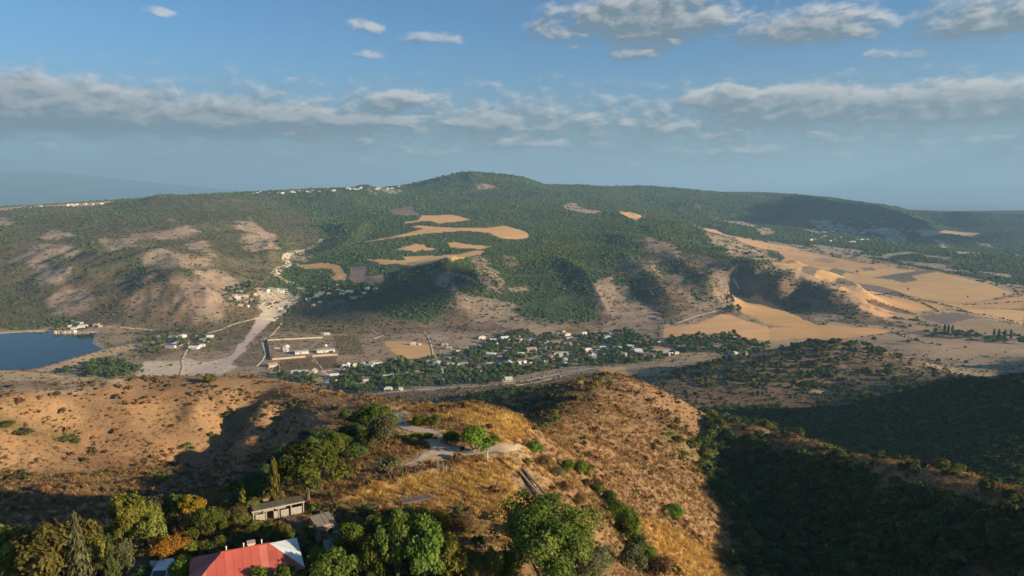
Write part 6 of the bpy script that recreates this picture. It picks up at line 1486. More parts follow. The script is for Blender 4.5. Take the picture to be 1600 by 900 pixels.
# woods of the near valleys
wt = np.where(VT > .5, VT, VT * VT) * pat * (R > 165) * (R <= 1150) * np.clip(420 / R, 0, 1)
x, y, z, r_ = pick_cells(wt, 23000); s = RNG.uniform(2.4, 6.0, len(x)) * np.clip(r_ / 350, .7, 1.5) ** .5
scatter('valley_woodland', 'shaded dense woodland filling the near valleys', np.stack([x, y, z - .1 * s], 1), np.stack([s, s, s * RNG.uniform(.7, 1.0, len(s))], 1), [crown_mesh('thicket_%d' % k, 300 + k, 'bush', 420, .12, LF['dark' if k < 3 else ('olive' if k == 3 else 'forest')]) for k in range(5)])
# shrubs and dry tussocks of the near hills
wt = VS * (.1 + .9 * sstep(-.1, .35, fbm(X, Y, 22, 4, 121))) * (R > 55) * (R <= 720) * np.clip(330 / R, 0, 1)
x, y, z, r_ = pick_cells(wt, 26000); s = RNG.gamma(2.2, .42, len(x)) * np.clip(r_ / 300, .55, 1.6) ** .5 + .25; fo = land.sample(VT + .25 * (VS - .7), x, y)
ii = np.where(RNG.rand(len(x)) < np.clip(fo * 1.6 + .06, 0, .85), RNG.randint(0, 2, len(x)), RNG.randint(2, 5, len(x)))
scatter('dry_scrub', 'small dry shrubs speckling the near hills', np.stack([x, y, z - .04], 1), np.stack([s, s, s * RNG.uniform(.5, .85, len(s))], 1), [crown_mesh('tussock_%d' % k, 400 + k, 'bush', 150, .2, LF[('olive', 'dark', 'tuft', 'dry', 'tuft')[k]]) for k in range(5)], ii)
# grass of the knoll
wt = VG * (R > 50) * (R <= 420) * np.clip(110 / R, 0, 1) ** 1.6
kr, _ = poly_mask(X, Y, KNOLL_ROAD[0][2], .5); kp, _ = poly_mask(X, Y, KNOLL_ROAD[1][2], .3)
wt = wt * (1 - np.clip(kr + kp, 0, 1))
x, y, z, r_ = pick_cells(wt, 60000); s = RNG.uniform(.3, .75, len(x)) * np.clip(r_ / 100, .8, 2.4) ** .7
gi_ = np.where(land.sample(C[..., 0], x, y) > .36, RNG.randint(0, 2, len(x)), RNG.randint(2, 4, len(x)))
scatter('dry_grass', 'tall dry golden grass covering the knoll', np.stack([x, y, z], 1), np.stack([s * 1.2, s * 1.2, s], 1), [tuft_mesh('grass_tuft_%d' % k, 500 + k, 22, LF['gold' if k < 2 else 'tuft'], .6, .4, .05) for k in range(4)], gi_)

# ---------------------------------------------------------------- village buildings
HOUSE_XY = np.array([(h[0], h[1]) for h in HOUSES])
def gable_roof(w, d, h, rise, over, mat, thick=.18):
    b = MB(); x0, x1 = -w / 2 - over, w / 2 + over; y0, y1 = -d / 2 - over, d / 2 + over; k = over * rise / (d / 2)
    p = [(x0, y0, h - k), (x1, y0, h - k), (x1, 0, h + rise), (x0, 0, h + rise), (x0, y1, h - k), (x1, y1, h - k)]
    q = [(a, c, z - thick) for a, c, z in p]
    b.poly(p + q, [(0, 1, 2, 3), (3, 2, 5, 4), (6, 9, 8, 7), (9, 10, 11, 8), (0, 6, 7, 1), (4, 5, 11, 10), (0, 3, 9, 6), (3, 4, 10, 9), (1, 7, 8, 2), (2, 8, 11, 5)])
    return b.mesh('roof', mat)
def hip_roof(w, d, h, rise, over, mat):
    b = MB(); x1, y1 = w / 2 + over, d / 2 + over; r = max(w / 2 - d / 2, .2)
    b.poly([(-x1, -y1, h - .1), (x1, -y1, h - .1), (x1, y1, h - .1), (-x1, y1, h - .1), (-r, 0, h + rise), (r, 0, h + rise)], [(0, 1, 5, 4), (1, 2, 5), (2, 3, 4, 5), (3, 0, 4), (3, 2, 1, 0)])
    return b.mesh('roof', mat)
def wall_mesh(w, d, h, rise, mat, gable):
    b = MB(); x, y = w / 2, d / 2
    if gable:
        p = [(-x, -y, -1.5), (x, -y, -1.5), (x, y, -1.5), (-x, y, -1.5), (-x, -y, h), (x, -y, h), (x, y, h), (-x, y, h), (-x, 0, h + rise - .12), (x, 0, h + rise - .12)]
        b.poly(p, [(0, 1, 5, 4), (2, 3, 7, 6), (1, 2, 6, 9, 5), (3, 0, 4, 8, 7), (3, 2, 1, 0), (4, 5, 9, 8), (6, 7, 8, 9)])
    else: b.box((0, 0, h / 2 - .85), (w, d, h + 1.3))
    return b.mesh('wall', mat)
STYLE = {'w': ('white walled house with a pale roof', WALLW, 'white'), 'g': ('house with a pale green metal roof', WALLC, 'green'), 'p': ('pinkish plastered house', WALLP, 'dun'), 'b': ('house with pale blue walls', WALLB, 'grey'),
         'rust': ('house with a rusty brown hipped roof in the middle of the valley village', WALLC, 'rust'), 'red': ('white house with a red roof in the valley village', WALLW, 'red'), 'blue': ('low building with a dark blue roof by the river bed', WALLC, 'blue'),
         'school': ('largest pale grey building of the valley village', WALLW, 'grey'), 'arcade': ('long white building with dark openings beside the valley road', WALLW, 'white'), '': ('plain house with a grey brown roof', WALLC, 'grey')}
PLACE = {'houses of the valley village': 'in the valley village', 'houses of the lakeside hamlet': 'on the lake shore', 'houses of the hamlet by the river bed': 'in the hamlet by the river bed', 'houses of the shaded hamlet': 'in the shaded hamlet under the mountain',
         'houses of the hamlet under the scrub slope': 'in the hamlet under the scrub slope', 'houses of the hilltop village': 'in the hilltop village on the skyline', 'houses on the left plateau': 'on the left plateau skyline', 'houses of the far hill village': 'in the far hillside village'}
DARK = plain('dark_opening', (.03, .03, .035), .7, .05, 1)
hr = random.Random(8)
for x, y, w, st, gp in HOUSES:
    far = math.hypot(x, y); d = w * hr.uniform(.5, .75); d = min(d, 11); h = hr.uniform(2.8, 4.2) * (1.2 if far > 2500 else 1); rise = d * hr.uniform(.16, .28)
    rz = hr.choice((0, 0, .25, -.3, 1.45, .5)) + hr.uniform(-.12, .12)
    txt, wmat, rk = STYLE[st]
    if st == '': rk = hr.choice(('grey', 'grey', 'green', 'white', 'dun', 'rust')); wmat = hr.choice((WALLW, WALLC, WALLC, WALLP))
    if st in ('school', 'arcade'): rz = .05; h = 5.5 if st == 'school' else 4.0; d = 9
    e = empty('village_house', (x, y, float(land.h(x, y))), rz)
    gable = not (st in ('rust', 'red', 'school') or hr.random() < .3)
    link('wall', wall_mesh(w, d, h, rise, wmat, gable), e)
    link('roof', gable_roof(w, d, h, rise, .35, ROOFS[rk]) if gable else hip_roof(w, d, h, rise, .4, ROOFS[rk]), e)
    if far < 1500 and w > 6:
        n = 2 if w < 11 else (4 if st not in ('school', 'arcade') else 7)
        for k in range(n):
            MB().box(((k + .5) * w / n - w / 2, -d / 2 - .02, h * .5), (.9, .14, 1.2)).build('window', DARK, e)
        MB().box((w / n - w / 2, -d / 2 - .02, h * .3 - .1), (.9, .16, h * .6)).build('door', ROOFS['dun'], e)
    if st in ('rust', 'red', 'blue', 'school', 'arcade'): tag(e, txt, 'house', gp)
    elif st == '' : tag(e, {'grey': 'plain house with a grey metal roof', 'green': 'plain house with a grey green roof', 'white': 'plain house with a whitish roof', 'dun': 'plain house with a dun roof', 'rust': 'plain house with a brown roof'}[rk] + ' ' + PLACE[gp], 'house', gp + ', ' + rk + ' roofed')
    else: tag(e, txt + ' ' + PLACE[gp], 'house', gp + ', ' + txt.split()[0] + ' kind')

def place_wall(name, a, b, label, mat, h=2.6, t=.5):
    a = Vector((a[0], a[1])); b = Vector((b[0], b[1])); n = max(int((b - a).length / 9), 2); m = MB()
    for k in range(n + 1):
        p = a + (b - a) * k / n
    q = [a + (b - a) * k / n for k in range(n + 1)]; zz = [float(land.h(p.x, p.y)) for p in q]; nrm = Vector((-(b - a).y, (b - a).x)).normalized() * t / 2
    pts = []; fs = []
    for p, z0 in zip(q, zz): pts += [(p.x - nrm.x, p.y - nrm.y, z0 - 1), (p.x + nrm.x, p.y + nrm.y, z0 - 1), (p.x + nrm.x, p.y + nrm.y, z0 + h), (p.x - nrm.x, p.y - nrm.y, z0 + h)]
    for k in range(n):
        o = 4 * k
        for i in range(4): fs.append((o + i, o + (i + 1) % 4, o + 4 + (i + 1) % 4, o + 4 + i))
    fs += [(3, 2, 1, 0), (4 * n, 4 * n + 1, 4 * n + 2, 4 * n + 3)]
    m.poly(pts, fs); o = m.build(name, mat); return tag(o, label, 'wall')
Vg = VILLAGE
place_wall('yard_wall', Vg['n1'], Vg['n2'], 'long pale wall at the far side of the walled yard', EARTHWALL)
place_wall('yard_wall', Vg['s1'], Vg['s2'], 'pale wall at the near side of the yard, left half', EARTHWALL)
place_wall('yard_wall', Vg['s3'], Vg['s4'], 'pale wall at the near side of the yard, right half', EARTHWALL)
place_wall('yard_wall', Vg['w1'], Vg['w2'], 'dark wall closing the left side of the yard', DARKWALL)
place_wall('yard_wall', Vg['e1'], Vg['e2'], 'short wall beside the small house left of the brown field', EARTHWALL)
place_wall('yard_wall', Vg['in1'], Vg['in2'], 'short low wall inside the walled yard', EARTHWALL, 2.2)
for a, b, lb in (('wh1a', 'wh1b', 'shorter cream warehouse in the walled yard'), ('wh2a', 'wh2b', 'longer cream warehouse in the walled yard')):
    pa, pb = Vector(Vg[a]), Vector(Vg[b]); mid = (pa + pb) / 2; w = (pb - pa).length; rz = math.atan2(pb.y - pa.y, pb.x - pa.x); d = 10
    e = empty('warehouse', (mid.x - math.sin(rz) * d / 2, mid.y + math.cos(rz) * d / 2, float(land.h(mid.x, mid.y))), rz)
    link('wall', wall_mesh(w, d, 4.6, 1.3, WALLW, True), e); link('roof', gable_roof(w, d, 4.6, 1.3, .4, ROOFS['grey']), e)
    for k in range(5): MB().box(((k + .5) * w / 5 - w / 2, -d / 2 - .02, 3.2), (1.6, .14, .8)).build('window', DARK, e)
    MB().box((-w * .1, -d / 2 - .03, 1.5), (2.6, .16, 3.0)).build('door', ROOFS['dun'], e); tag(e, lb, 'warehouse')

# orchard rows beside the walled yard
o1, o2, o3, o4 = (Vector(Vg[k][:2]) for k in ('o1', 'o2', 'o3', 'o4'))
om = np_mesh('x', [(0, 0, 0)] * 3, [(0, 1, 2)]) if False else None
for i in range(9):
    for j in range(17):
        s, t = (i + .5) / 9, (j + .5) / 17; p = o1 * (1 - s) * (1 - t) + o2 * s * (1 - t) + o4 * (1 - s) * t + o3 * s * t
        p = p + Vector((RNG.normal(0, .5), RNG.normal(0, .7))); cm, tm = species('fruit', i + j); s_ = RNG.uniform(2.6, 3.9)
        o = link('fruit_tree', cm, None, (p.x, p.y, float(land.h(p.x, p.y)) - .2), (0, 0, RNG.rand() * 6.28), (s_, s_, s_ * .85)); tag(o, 'small orchard tree in the rows beside the walled yard', 'tree', 'orchard trees')

# ---------------------------------------------------------------- village trees: the largest as things, the rest as one mass
cand = []; cname = []
for dens, poly, gname in GROVES:
    P = np.array(poly); x0, y0 = P.min(0); x1, y1 = P.max(0); n = int((x1 - x0) * (y1 - y0) / 55 * dens)
    gx = RNG.uniform(x0, x1, n); gy = RNG.uniform(y0, y1, n); m, _ = poly_mask(gx, gy, poly, 0); gx, gy = gx[m > 0], gy[m > 0]
    dh = np.min(np.hypot(gx[:, None] - HOUSE_XY[None, :, 0], gy[:, None] + 4 - HOUSE_XY[None, :, 1]), 1)
    ok = dh > 10
    for pts, w in ROAD_LINES:
        d, _ = seg_dist(gx, gy, [(p[0], p[1], 0) for p in pts]); ok &= d > w * .5 + 3
    cl = fbm(gx, gy, 45, 3, 131) + RNG.normal(0, .12, len(gx)); ok &= cl > -.28
    cand += list(zip(gx[ok], gy[ok])); cname += [gname] * int(ok.sum())
cand = np.array(cand); sz = RNG.uniform(4.4, 9.4, len(cand)); hid = land.h(cand[:, 0], cand[:, 1])
order = np.argsort(np.hypot(cand[:, 0], cand[:, 1]) / sz); big, rest = order[:280], order[280:2600]
for k in big:
    x, y = cand[k]; plant('village_tree', 'village', int(k), float(x), float(y), float(sz[k] * RNG.uniform(.95, 1.25)), float(sz[k]), 'leafy green tree ' + cname[k], 'tree', 'trees ' + cname[k])
scatter('village_grove', 'farther dark green trees merging into groves on the valley floor', np.stack([cand[rest, 0], cand[rest, 1], hid[rest]], 1), np.stack([sz[rest], sz[rest], sz[rest] * 1.1], 1), [species('village', k)[0] for k in range(5)])
for x, y in POPLARS: plant('poplar_tree', 'poplar', 0, x, y, 15, 4.2, 'dark poplar in the row at the edge of the plain', 'tree', 'poplars on the plain')
for x, y, h in FIELDTREES: plant('field_tree', 'village', 1, x, y, h, h * 1.1, 'single round tree standing in the open fields', 'tree', 'lone trees in the fields')
hp = []
for ln in HEDGES:
    P = np.array(ln, float); d = np.r_[0, np.cumsum(np.hypot(*np.diff(P, axis=0).T))]; t = np.arange(0, d[-1], 5.5); t = t[RNG.rand(len(t)) < .75]
    hp.append(np.stack([np.interp(t, d, P[:, 0]) + RNG.normal(0, 1.5, len(t)), np.interp(t, d, P[:, 1]) + RNG.normal(0, 1.5, len(t))], 1))
hp = np.concatenate(hp); s = RNG.uniform(2, 5.5, len(hp))
scatter('field_hedges', 'straggling hedge lines between the fields of the plain', np.stack([hp[:, 0], hp[:, 1], land.h(hp[:, 0], hp[:, 1])], 1), np.stack([s, s, s * .8], 1), [ball_mesh('hedge_ball', 60 + k, LF['scrub'], .8, 1) for k in range(3)])

# ---------------------------------------------------------------- red roofed house
RED = plain('red_sheet', (.45, .10, .07), .6, .2, .35, .25); PALE_SHEET = plain('pale_blue_sheet', (.56, .60, .58), .45, .06, .4, .4); GREY_SHEET = plain('grey_blue_sheet', (.22, .27, .31), .5, .08, .4, .3)
RED2 = plain('red_sheet_faded', (.50, .15, .115), .65, .22, .35, .2); RED3 = plain('red_sheet_worn', (.37, .085, .06), .6, .25, .6, .2); PALE2 = plain('pale_sheet_dull', (.47, .50, .48), .5, .12, .5, .3)
BRICK = plain('pinkish_brick', (.42, .25, .17), .95, .2, 3); PLANK = plain('grey_plank', (.30, .27, .23), .95, .2, 3); OLDROOF = plain('weathered_roof', (.19, .16, .12), .95, .25, 1.2, bump=.4); MOSSROOF = plain('moss_roof', (.16, .14, .085), .95, .3, 2.0, bump=.5)
GLASS, nt, b = new_mat('window_glass'); b.inputs['Base Color'].default_value = (.03, .04, .05, 1); b.inputs['Roughness'].default_value = .1; b.inputs['Specular IOR Level'].default_value = .6
WHITE = plain('white_paint', (.72, .72, .70), .5, .04, 2, .4); RUBBER = plain('rubber', (.02, .02, .02), .9, .1, 3)

def strip_roof(parent, name, p_ul, p_ur, p_lr, p_ll, n, mat, seam=.05):
    """sheets of a hipped slope: eave ll-lr, ridge ul-ur (may be a point); one object per sheet"""
    ul, ur, lr_, ll = (Vector(p) for p in (p_ul, p_ur, p_lr, p_ll)); e = (lr_ - ll); L_ = e.length; e.normalize()
    up = ((ul + ur) / 2 - (ll + lr_) / 2); up = (up - e * up.dot(e)); H = up.length; up.normalize(); nrm = e.cross(up).normalized()
    a, c = (ul - ll).dot(e), (ur - ll).dot(e)
    f = lambda t: 1.0 if a <= t <= c else (t / max(a, 1e-6) if t < a else (L_ - t) / max(L_ - c, 1e-6))
    for k in range(n):
        t0, t1 = L_ * k / n + .012, L_ * (k + 1) / n - .012; ts = [t0] + [q for q in (a, c) if t0 < q < t1] + [t1]
        lift = .03 + .012 * (k % 2) + RNG.uniform(0, .008)
        pts = [ll + e * t0 + nrm * lift, ll + e * t1 + nrm * lift] + [ll + e * t + up * (H * max(f(t), .004)) + nrm * lift for t in reversed(ts)]
        m = len(pts); low = [p - nrm * .025 for p in pts]
        b = MB(); b.poly([tuple(p) for p in pts + low], [tuple(range(m)), tuple(range(2 * m - 1, m - 1, -1))] + [(i, m + i, m + (i + 1) % m, (i + 1) % m) for i in range(m)])
        b.build(name, random.choice(mat) if isinstance(mat, (list, tuple)) else mat, parent)

hw, hd, hh, hrise = 11.6, 7.2, 3.1, 1.75
hx, hy = -29.6, 73.7; hz = min(float(land.h(hx + a, hy + c)) for a in (-4, 4) for c in (-3, 3)); hrz = math.radians(23.6)
house = tag(empty('red_roofed_house', (hx, hy, hz), hrz), 'single storey house with a red and pale blue metal hipped roof', 'house')
MB().box((0, 0, hh / 2 - .2), (hw - .9, hd - .9, hh + .4)).build('wall', WALLC, house)
rf = MB(); ex, ey = hw / 2, hd / 2; rx = ex - ey * .92
rf.poly([(-ex, -ey, hh - .12), (ex, -ey, hh - .12), (ex, ey, hh - .12), (-ex, ey, hh - .12), (-ex, -ey, hh), (ex, -ey, hh), (ex, ey, hh), (-ex, ey, hh), (-rx, 0, hh + hrise), (rx, 0, hh + hrise)],
        [(3, 2, 1, 0), (0, 1, 5, 4), (1, 2, 6, 5), (2, 3, 7, 6), (3, 0, 4, 7), (4, 5, 9, 8), (5, 6, 9), (6, 7, 8, 9), (7, 4, 8)])
roof = rf.build('roof', PLANK, house)
RL, RR = (-rx, 0, hh + hrise), (rx, 0, hh + hrise); A, B_, C_, D_ = (-ex, -ey, hh), (ex, -ey, hh), (ex, ey, hh), (-ex, ey, hh)
strip_roof(roof, 'roof_sheet', RL, RR, B_, A, 13, (RED, RED, RED2, RED3)); strip_roof(roof, 'roof_sheet', RL, RL, A, D_, 8, (RED, RED2, RED3))
strip_roof(roof, 'roof_sheet', RR, RR, C_, B_, 8, (PALE_SHEET, PALE_SHEET, PALE2)); strip_roof(roof, 'roof_sheet', RR, RL, D_, C_, 13, GREY_SHEET)
MB().beam((-rx - .1, 0, hh + hrise + .06), (rx + .1, 0, hh + hrise + .06), .3, .06).build('ridge_cap', RED, roof)
for px_ in (-2.0, -.2, 1.7): MB().tube((px_, .35, hh + hrise - .3), (px_, .35, hh + hrise + .42), .055, .055, 10).tube((px_, .35, hh + hrise + .4), (px_, .35, hh + hrise + .46), .09, .09, 10).build('vent_pipe', WHITE, roof)
MB().box((.6, .5, hh + hrise - .15), (.75, .75, .9)).box((.6, .5, hh + hrise + .33), (.9, .9, .1)).build('chimney', WALLP, roof)
for k in range(3):
    wn = MB().box((-3.6 + 2.9 * k, -ey + .43, 1.6), (1.2, .1, 1.3)).build('window', GLASS, house); MB().box((-3.6 + 2.9 * k, -ey + .4, .9), (1.4, .16, .08)).build('sill', WHITE, wn)
    for s in (-.63, 0, .63): MB().box((-3.6 + 2.9 * k + s, -ey + .38, 1.6), (.07, .08, 1.34)).build('frame', WHITE, wn)
dr = MB().box((4.2, -ey + .42, 1.1), (1.0, .1, 2.1)).build('door', ROOFS['dun'], house); MB().box((4.55, -ey + .35, 1.1), (.06, .08, .14)).build('handle', GREY_SHEET, dr)

# open shed behind the house
a, b_ = Vector(OBJ['shed_a']), Vector(OBJ['shed_b']); mid = (a + b_) / 2; sl = (b_ - a).length + .3; srz = math.atan2(b_.y - a.y, b_.x - a.x); sz0 = min(a.z, b_.z) - .1
shed = tag(empty('open_shed', (mid.x, mid.y, sz0), srz), 'long low open shed with a mossy roof and pale posts', 'shed'); shed.scale = (1, .85, .82)
MB().box((0, 1.1, 2.0), (sl + .4, 3.0, .12), rx=-.10).build('roof', MOSSROOF, shed); MB().box((0, 2.3, .9), (sl, .15, 2.2)).build('back_wall', PLANK, shed)
MB().box((0, -.38, 2.06), (sl + .42, .1, .2)).build('fascia', CONC, shed)
for s in (-1, 1): MB().box((s * sl / 2, 1.0, .85), (.14, 2.5, 2.1)).build('side_wall', PLANK, shed)
for k, (f0, w_) in enumerate(((-.36, .2), (-.05, .1), (.12, .16), (.36, .22))): MB().box((sl * f0, -.22, .62), (sl * w_, .1, 1.5)).build('front_panel', PLANK, shed)
for k in range(5): MB().box((-sl / 2 + sl * k / 4, -.3, .9), (.13, .13, 2.1)).build('post', PLANK, shed)
for k in range(6): MB().box((-sl / 2 + sl * (k + .5) / 6, 1.0, 2.16 - .0), (sl / 6 - .03, 2.9, .03), rx=-.10).build('roof_sheet', MOSSROOF if k % 3 else OLDROOF, shed)

# brick hut
p = Vector(OBJ['hut']); hut = tag(empty('brick_hut', (p.x, p.y + 1.6, float(land.h(p.x, p.y + 1.0)) - .1), .62), 'small brick hut with a weathered grey slanting roof', 'hut'); hut.scale = (.86, .86, .84)
MB().box((0, 0, 1.1), (2.7, 3.0, 2.4)).build('wall', BRICK, hut); MB().box((.25, .3, 2.5), (3.1, 2.9, .1), rx=.16, ry=.05).build('roof', OLDROOF, hut)
for k in range(4): MB().box((.25 - 1.16 + .78 * k, .3, 2.56), (.75, 2.95, .035), rx=.16 + RNG.uniform(-.01, .01), ry=.05).build('roof_sheet', OLDROOF, hut)
MB().box((.3, -1.55, 2.1), (2.9, .9, .07), rx=.45).build('porch_roof', OLDROOF, hut)
MB().box((-.35, -1.53, .95), (.8, .08, 1.85)).build('door', ROOFS['rust'], hut); MB().box((.75, -1.53, 1.2), (.7, .08, .7)).build('window', GLASS, hut)
for s in (-1.3, 1.5): MB().box((s, -1.9, .95), (.09, .09, 2.0)).build('post', PLANK, hut)
q = OBJ['barrel']; tag(MB().tube((0, 0, -.1), (0, 0, .9), .3, .3, 14).tube((0, 0, .3), (0, 0, .36), .32, .32, 14).tube((0, 0, .6), (0, 0, .66), .32, .32, 14).build('barrel', GREY_SHEET, None, (q[0] + 1.0, q[1] + .3, q[2])), 'grey metal barrel beside the brick hut', 'barrel')
# lean-to
a, b_ = Vector(OBJ['lean_a']), Vector(OBJ['lean_b']); mid = (a + b_) / 2; srz = math.atan2(b_.y - a.y, b_.x - a.x); sl = (b_ - a).length
ln_ = tag(empty('lean_to', (mid.x, mid.y, min(a.z, b_.z) - .1), srz), 'low grey lean-to between the hut and the thicket', 'shed')
for k in range(4): MB().box((-sl / 2 + sl * (k + .5) / 4, .2, 1.25 + .01 * (k % 2)), (sl / 4 - .02, 1.9, .06), rx=.5).build('roof_sheet', GREY_SHEET if k % 2 else PLANK, ln_)
MB().box((0, 1.0, .8), (sl, .12, 1.8)).build('back_wall', PLANK, ln_)
for s in (-1, 1): MB().box((s * (sl / 2 - .1), -.5, .4), (.1, .1, 1.1)).build('post', PLANK, ln_)
# parked van at the lower edge and a leaning sheet beside it
q = Vector(OBJ['van']); van = tag(empty('parked_van', (q.x + .2, q.y - .6, q.z), .15), 'small pale van parked below the orange tree', 'van')
vb = MB(); sec = [(-1.9, .35, .75), (-1.9, .35, 1.0), (-1.35, 1.05, 1.0), (-.75, 1.85, .92), (1.75, 1.85, .92), (1.9, .8, .98), (1.9, .35, .9)]
n_ = len(sec); prof = [(-2.0, .35), (-2.0, .9), (-1.3, 1.05), (-.75, 1.75), (1.7, 1.8), (1.95, 1.0), (1.95, .35)]; n_ = len(prof)
vb.poly([(y_, x_, z_) for y_ in (-.8, .8) for x_, z_ in prof], [tuple(range(n_)), tuple(range(2 * n_ - 1, n_ - 1, -1))] + [(i, n_ + i, n_ + (i + 1) % n_, (i + 1) % n_) for i in range(n_)]); bmesh.ops.bevel(vb.bm, geom=vb.bm.edges[:], offset=.06, segments=2, affect='EDGES')
vb.build('body', WHITE, van, smooth=False)
MB().box((0, -1.04, 1.42), (1.4, .05, .72), rx=-.68).build('windscreen', GLASS, van)
for s in (-1, 1):
    MB().box((s * .81, .4, 1.4), (.04, 1.8, .5)).build('side_window', GLASS, van)
    for yy in (-1.25, 1.25):
        wl = MB().tube((s * .68, yy, .32), (s * .84, yy, .32), .32, .32, 16).build('wheel', RUBBER, van); MB().tube((s * .83, yy, .32), (s * .86, yy, .32), .18, .18, 12).build('rim', GREY_SHEET, wl)
    MB().box((s * .6, -2.0, .72), (.3, .08, .18)).build('headlight', GLASS, van)
q = Vector(OBJ['panel']); tag(MB().box((0, 0, .75), (.9, .05, 1.9), rx=-.35).build('leaning_sheet', PALE_SHEET, None, (q.x - .3, q.y + .1, q.z)), 'pale metal sheet leaning upright beside the parked van', 'sheet')
q = Vector(OBJ['crate']); cb = tag(empty('beehive_box', (q.x, q.y, q.z), .3), 'small orange box standing beyond the open shed', 'box'); MB().box((0, 0, .35), (.7, .6, .75)).build('body', WALLP, cb); MB().box((0, 0, .77), (.8, .7, .08)).build('lid', BRICK, cb)

# concrete slab, rails, kerbs and posts on the knoll
a, b_ = Vector(OBJ['slab_a']), Vector(OBJ['slab_b']); mid = (a + b_) / 2
tag(MB().box((0, 0, 0), ((b_ - a).length, 2.3, .5), bev=.03).build('concrete_slab', DCONC, None, (mid.x, mid.y, max(a.z, b_.z) - .17)), 'dark stained concrete slab lying in the golden meadow', 'slab').rotation_euler = (0, 0, math.atan2(b_.y - a.y, b_.x - a.x))
ramp_ = tag(empty('concrete_ramp', tuple(Vector(OBJ['rail1a']))), 'pair of long concrete rails forming a vehicle ramp below the road', 'ramp'); o_ = Vector(OBJ['rail1a'])
for ka, kb in (('rail1a', 'rail1b'), ('rail2a', 'rail2b')):
    a, b_ = Vector(OBJ[ka]), Vector(OBJ[kb]); a.z += .35; b_.z = max(b_.z + .5, a.z - 2.2)
    MB().beam(a - o_, b_ - o_, .32, .26).build('rail', OLDROOF, ramp_)
    for k in range(5):
        p = a + (b_ - a) * (k + .4) / 5; g = float(land.h(p.x, p.y)); MB().box((p.x - o_.x, p.y - o_.y, (p.z + g) / 2 - o_.z - .3), (.3, .3, max(p.z - g, .1) + .5)).build('pier', CONC, ramp_)
pa, pb, pc_, pd = (Vector(OBJ[k]) - o_ for k in ('rail1a', 'rail1b', 'rail2b', 'rail2a')); out_ = Vector((-1.1, -.9, .1)); up_ = Vector((0, 0, .16))
MB().poly([tuple(p + up_) for p in (pa + out_, pb + out_, pb, pc_, pd, pa)], [(0, 1, 2, 5), (5, 2, 3, 4)]).build('pit_floor', DARKWALL, ramp_)
tag(MB().beam(Vector(OBJ['beam_a']) + Vector((0, 0, .15)), Vector(OBJ['beam_b']) + Vector((0, 0, .15)), .35, .35).build('timber_beam', plain('dark_timber', (.06, .045, .035), .95, .2, 3)), 'dark timber beam lying above the concrete rails', 'beam')
for ka, kb, lb in (('kerb1a', 'kerb1b', 'pale kerb stone row at the road bend'), ('kerb2a', 'kerb2b', 'pale concrete block row below the road end')):
    a, b_ = Vector(OBJ[ka]), Vector(OBJ[kb]); kb_ = tag(empty('kerb_row', tuple(a)), lb, 'kerb'); n = 4
    for k in range(n): MB().beam((b_ - a) * (k / n) + Vector((0, 0, .12)), (b_ - a) * ((k + .95) / n) + Vector((0, 0, .12)), .35, .4).build('kerb_stone', CONC, kb_)
for k, lb, hgt in (('post1', 'white post at the near edge of the knoll road', 1.5), ('post2', 'left pale fence post below the knoll road', 1.2), ('post3', 'middle pale fence post below the knoll road', 1.3), ('post4', 'right pale fence post below the knoll road', 1.1), ('post5', 'thin post left of the shadowed hollow', 1.6), ('post6', 'thin post at the edge of the shadowed hollow', 2.0)):
    q = OBJ[k]; tag(MB().tube((0, 0, -.3), (0, 0, hgt), .07, .055, 8).build('marker_post', WHITE if k == 'post1' else PLANK, None, q), lb, 'post')

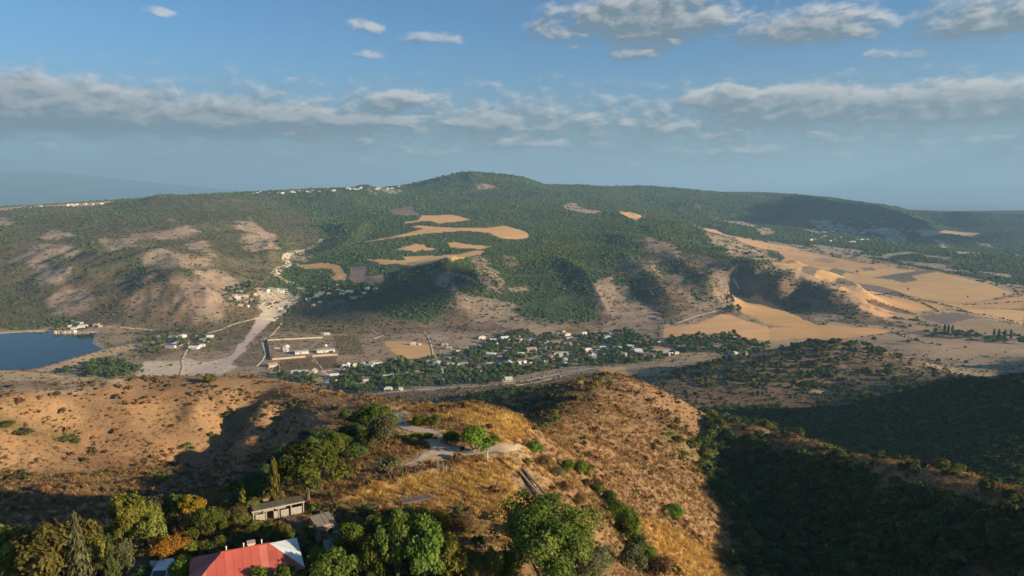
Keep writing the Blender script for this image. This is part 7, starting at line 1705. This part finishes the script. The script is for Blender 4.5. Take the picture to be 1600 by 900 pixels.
# ---------------------------------------------------------------- air
hm = bpy.data.materials.new('haze'); hm.use_nodes = True; nt = hm.node_tree; nt.nodes.clear()
pv = nt.nodes.new('ShaderNodeVolumePrincipled'); pv.inputs['Color'].default_value = (.36, .61, .88, 1); pv.inputs['Density'].default_value = 7.5e-5; pv.inputs['Anisotropy'].default_value = .1
nt.links.new(pv.outputs[0], nt.nodes.new('ShaderNodeOutputMaterial').inputs['Volume'])
z0, z1 = float(Z.min()) - 3, float(max(Z.max(), 300)) + 15
tag(MB().box((0, 29000, (z0 + z1) / 2), (124000, 64000, z1 - z0)).build('haze', hm), 'thin blue haze over the valley', kind='stuff')

# unseen clouds off to the right, added to shade the mountain foot and far hills
cm_ = bpy.data.materials.new('shade_cloud_vapour'); cm_.use_nodes = True; nt = cm_.node_tree; nt.nodes.clear()
pv = nt.nodes.new('ShaderNodeVolumePrincipled'); pv.inputs['Color'].default_value = (.95, .96, 1, 1); pv.inputs['Density'].default_value = .08; pv.inputs['Anisotropy'].default_value = .4
nt.links.new(pv.outputs[0], nt.nodes.new('ShaderNodeOutputMaterial').inputs['Volume'])
def cloud(target, zc, la, ls, up_, label, seed):
    base = Vector(target) + SUN_DIR * ((zc - target[2]) / SUN_DIR.z)
    side = Vector((-SUN_DIR.y, SUN_DIR.x, 0)).normalized(); ahead = Vector((SUN_DIR.x, SUN_DIR.y, 0)).normalized()
    bm = bmesh.new(); bmesh.ops.create_icosphere(bm, subdivisions=4, radius=1)
    for v in bm.verts:
        d = v.co.normalized(); k = 1 + .16 * math.sin(5 * d.x + 2 + seed) * math.cos(4 * d.y + 1) + .12 * math.sin(9 * d.y + 3 * d.z + seed) + .08 * math.sin(14 * d.x + 8 * d.z)
        p = d * k; v.co = ahead * (p.x * la) + side * (p.y * ls) + Vector((0, 0, p.z * (up_ if p.z > 0 else up_ * .5)))
    me = bpy.data.meshes.new('cloud'); bm.to_mesh(me); bm.free(); me.materials.append(cm_)
    return tag(link('cloud', me, None, base), label, kind='stuff')
cloud((-275, 1520, 25), 1420, 70, 190, 44, 'low unseen cumulus cloud beyond the right edge, added to shade the mountain foot', 0)
cloud((2300, 4300, 130), 1500, 900, 1000, 60, 'broad flat unseen cloud beyond the right edge, added to shade the far hills', 2)
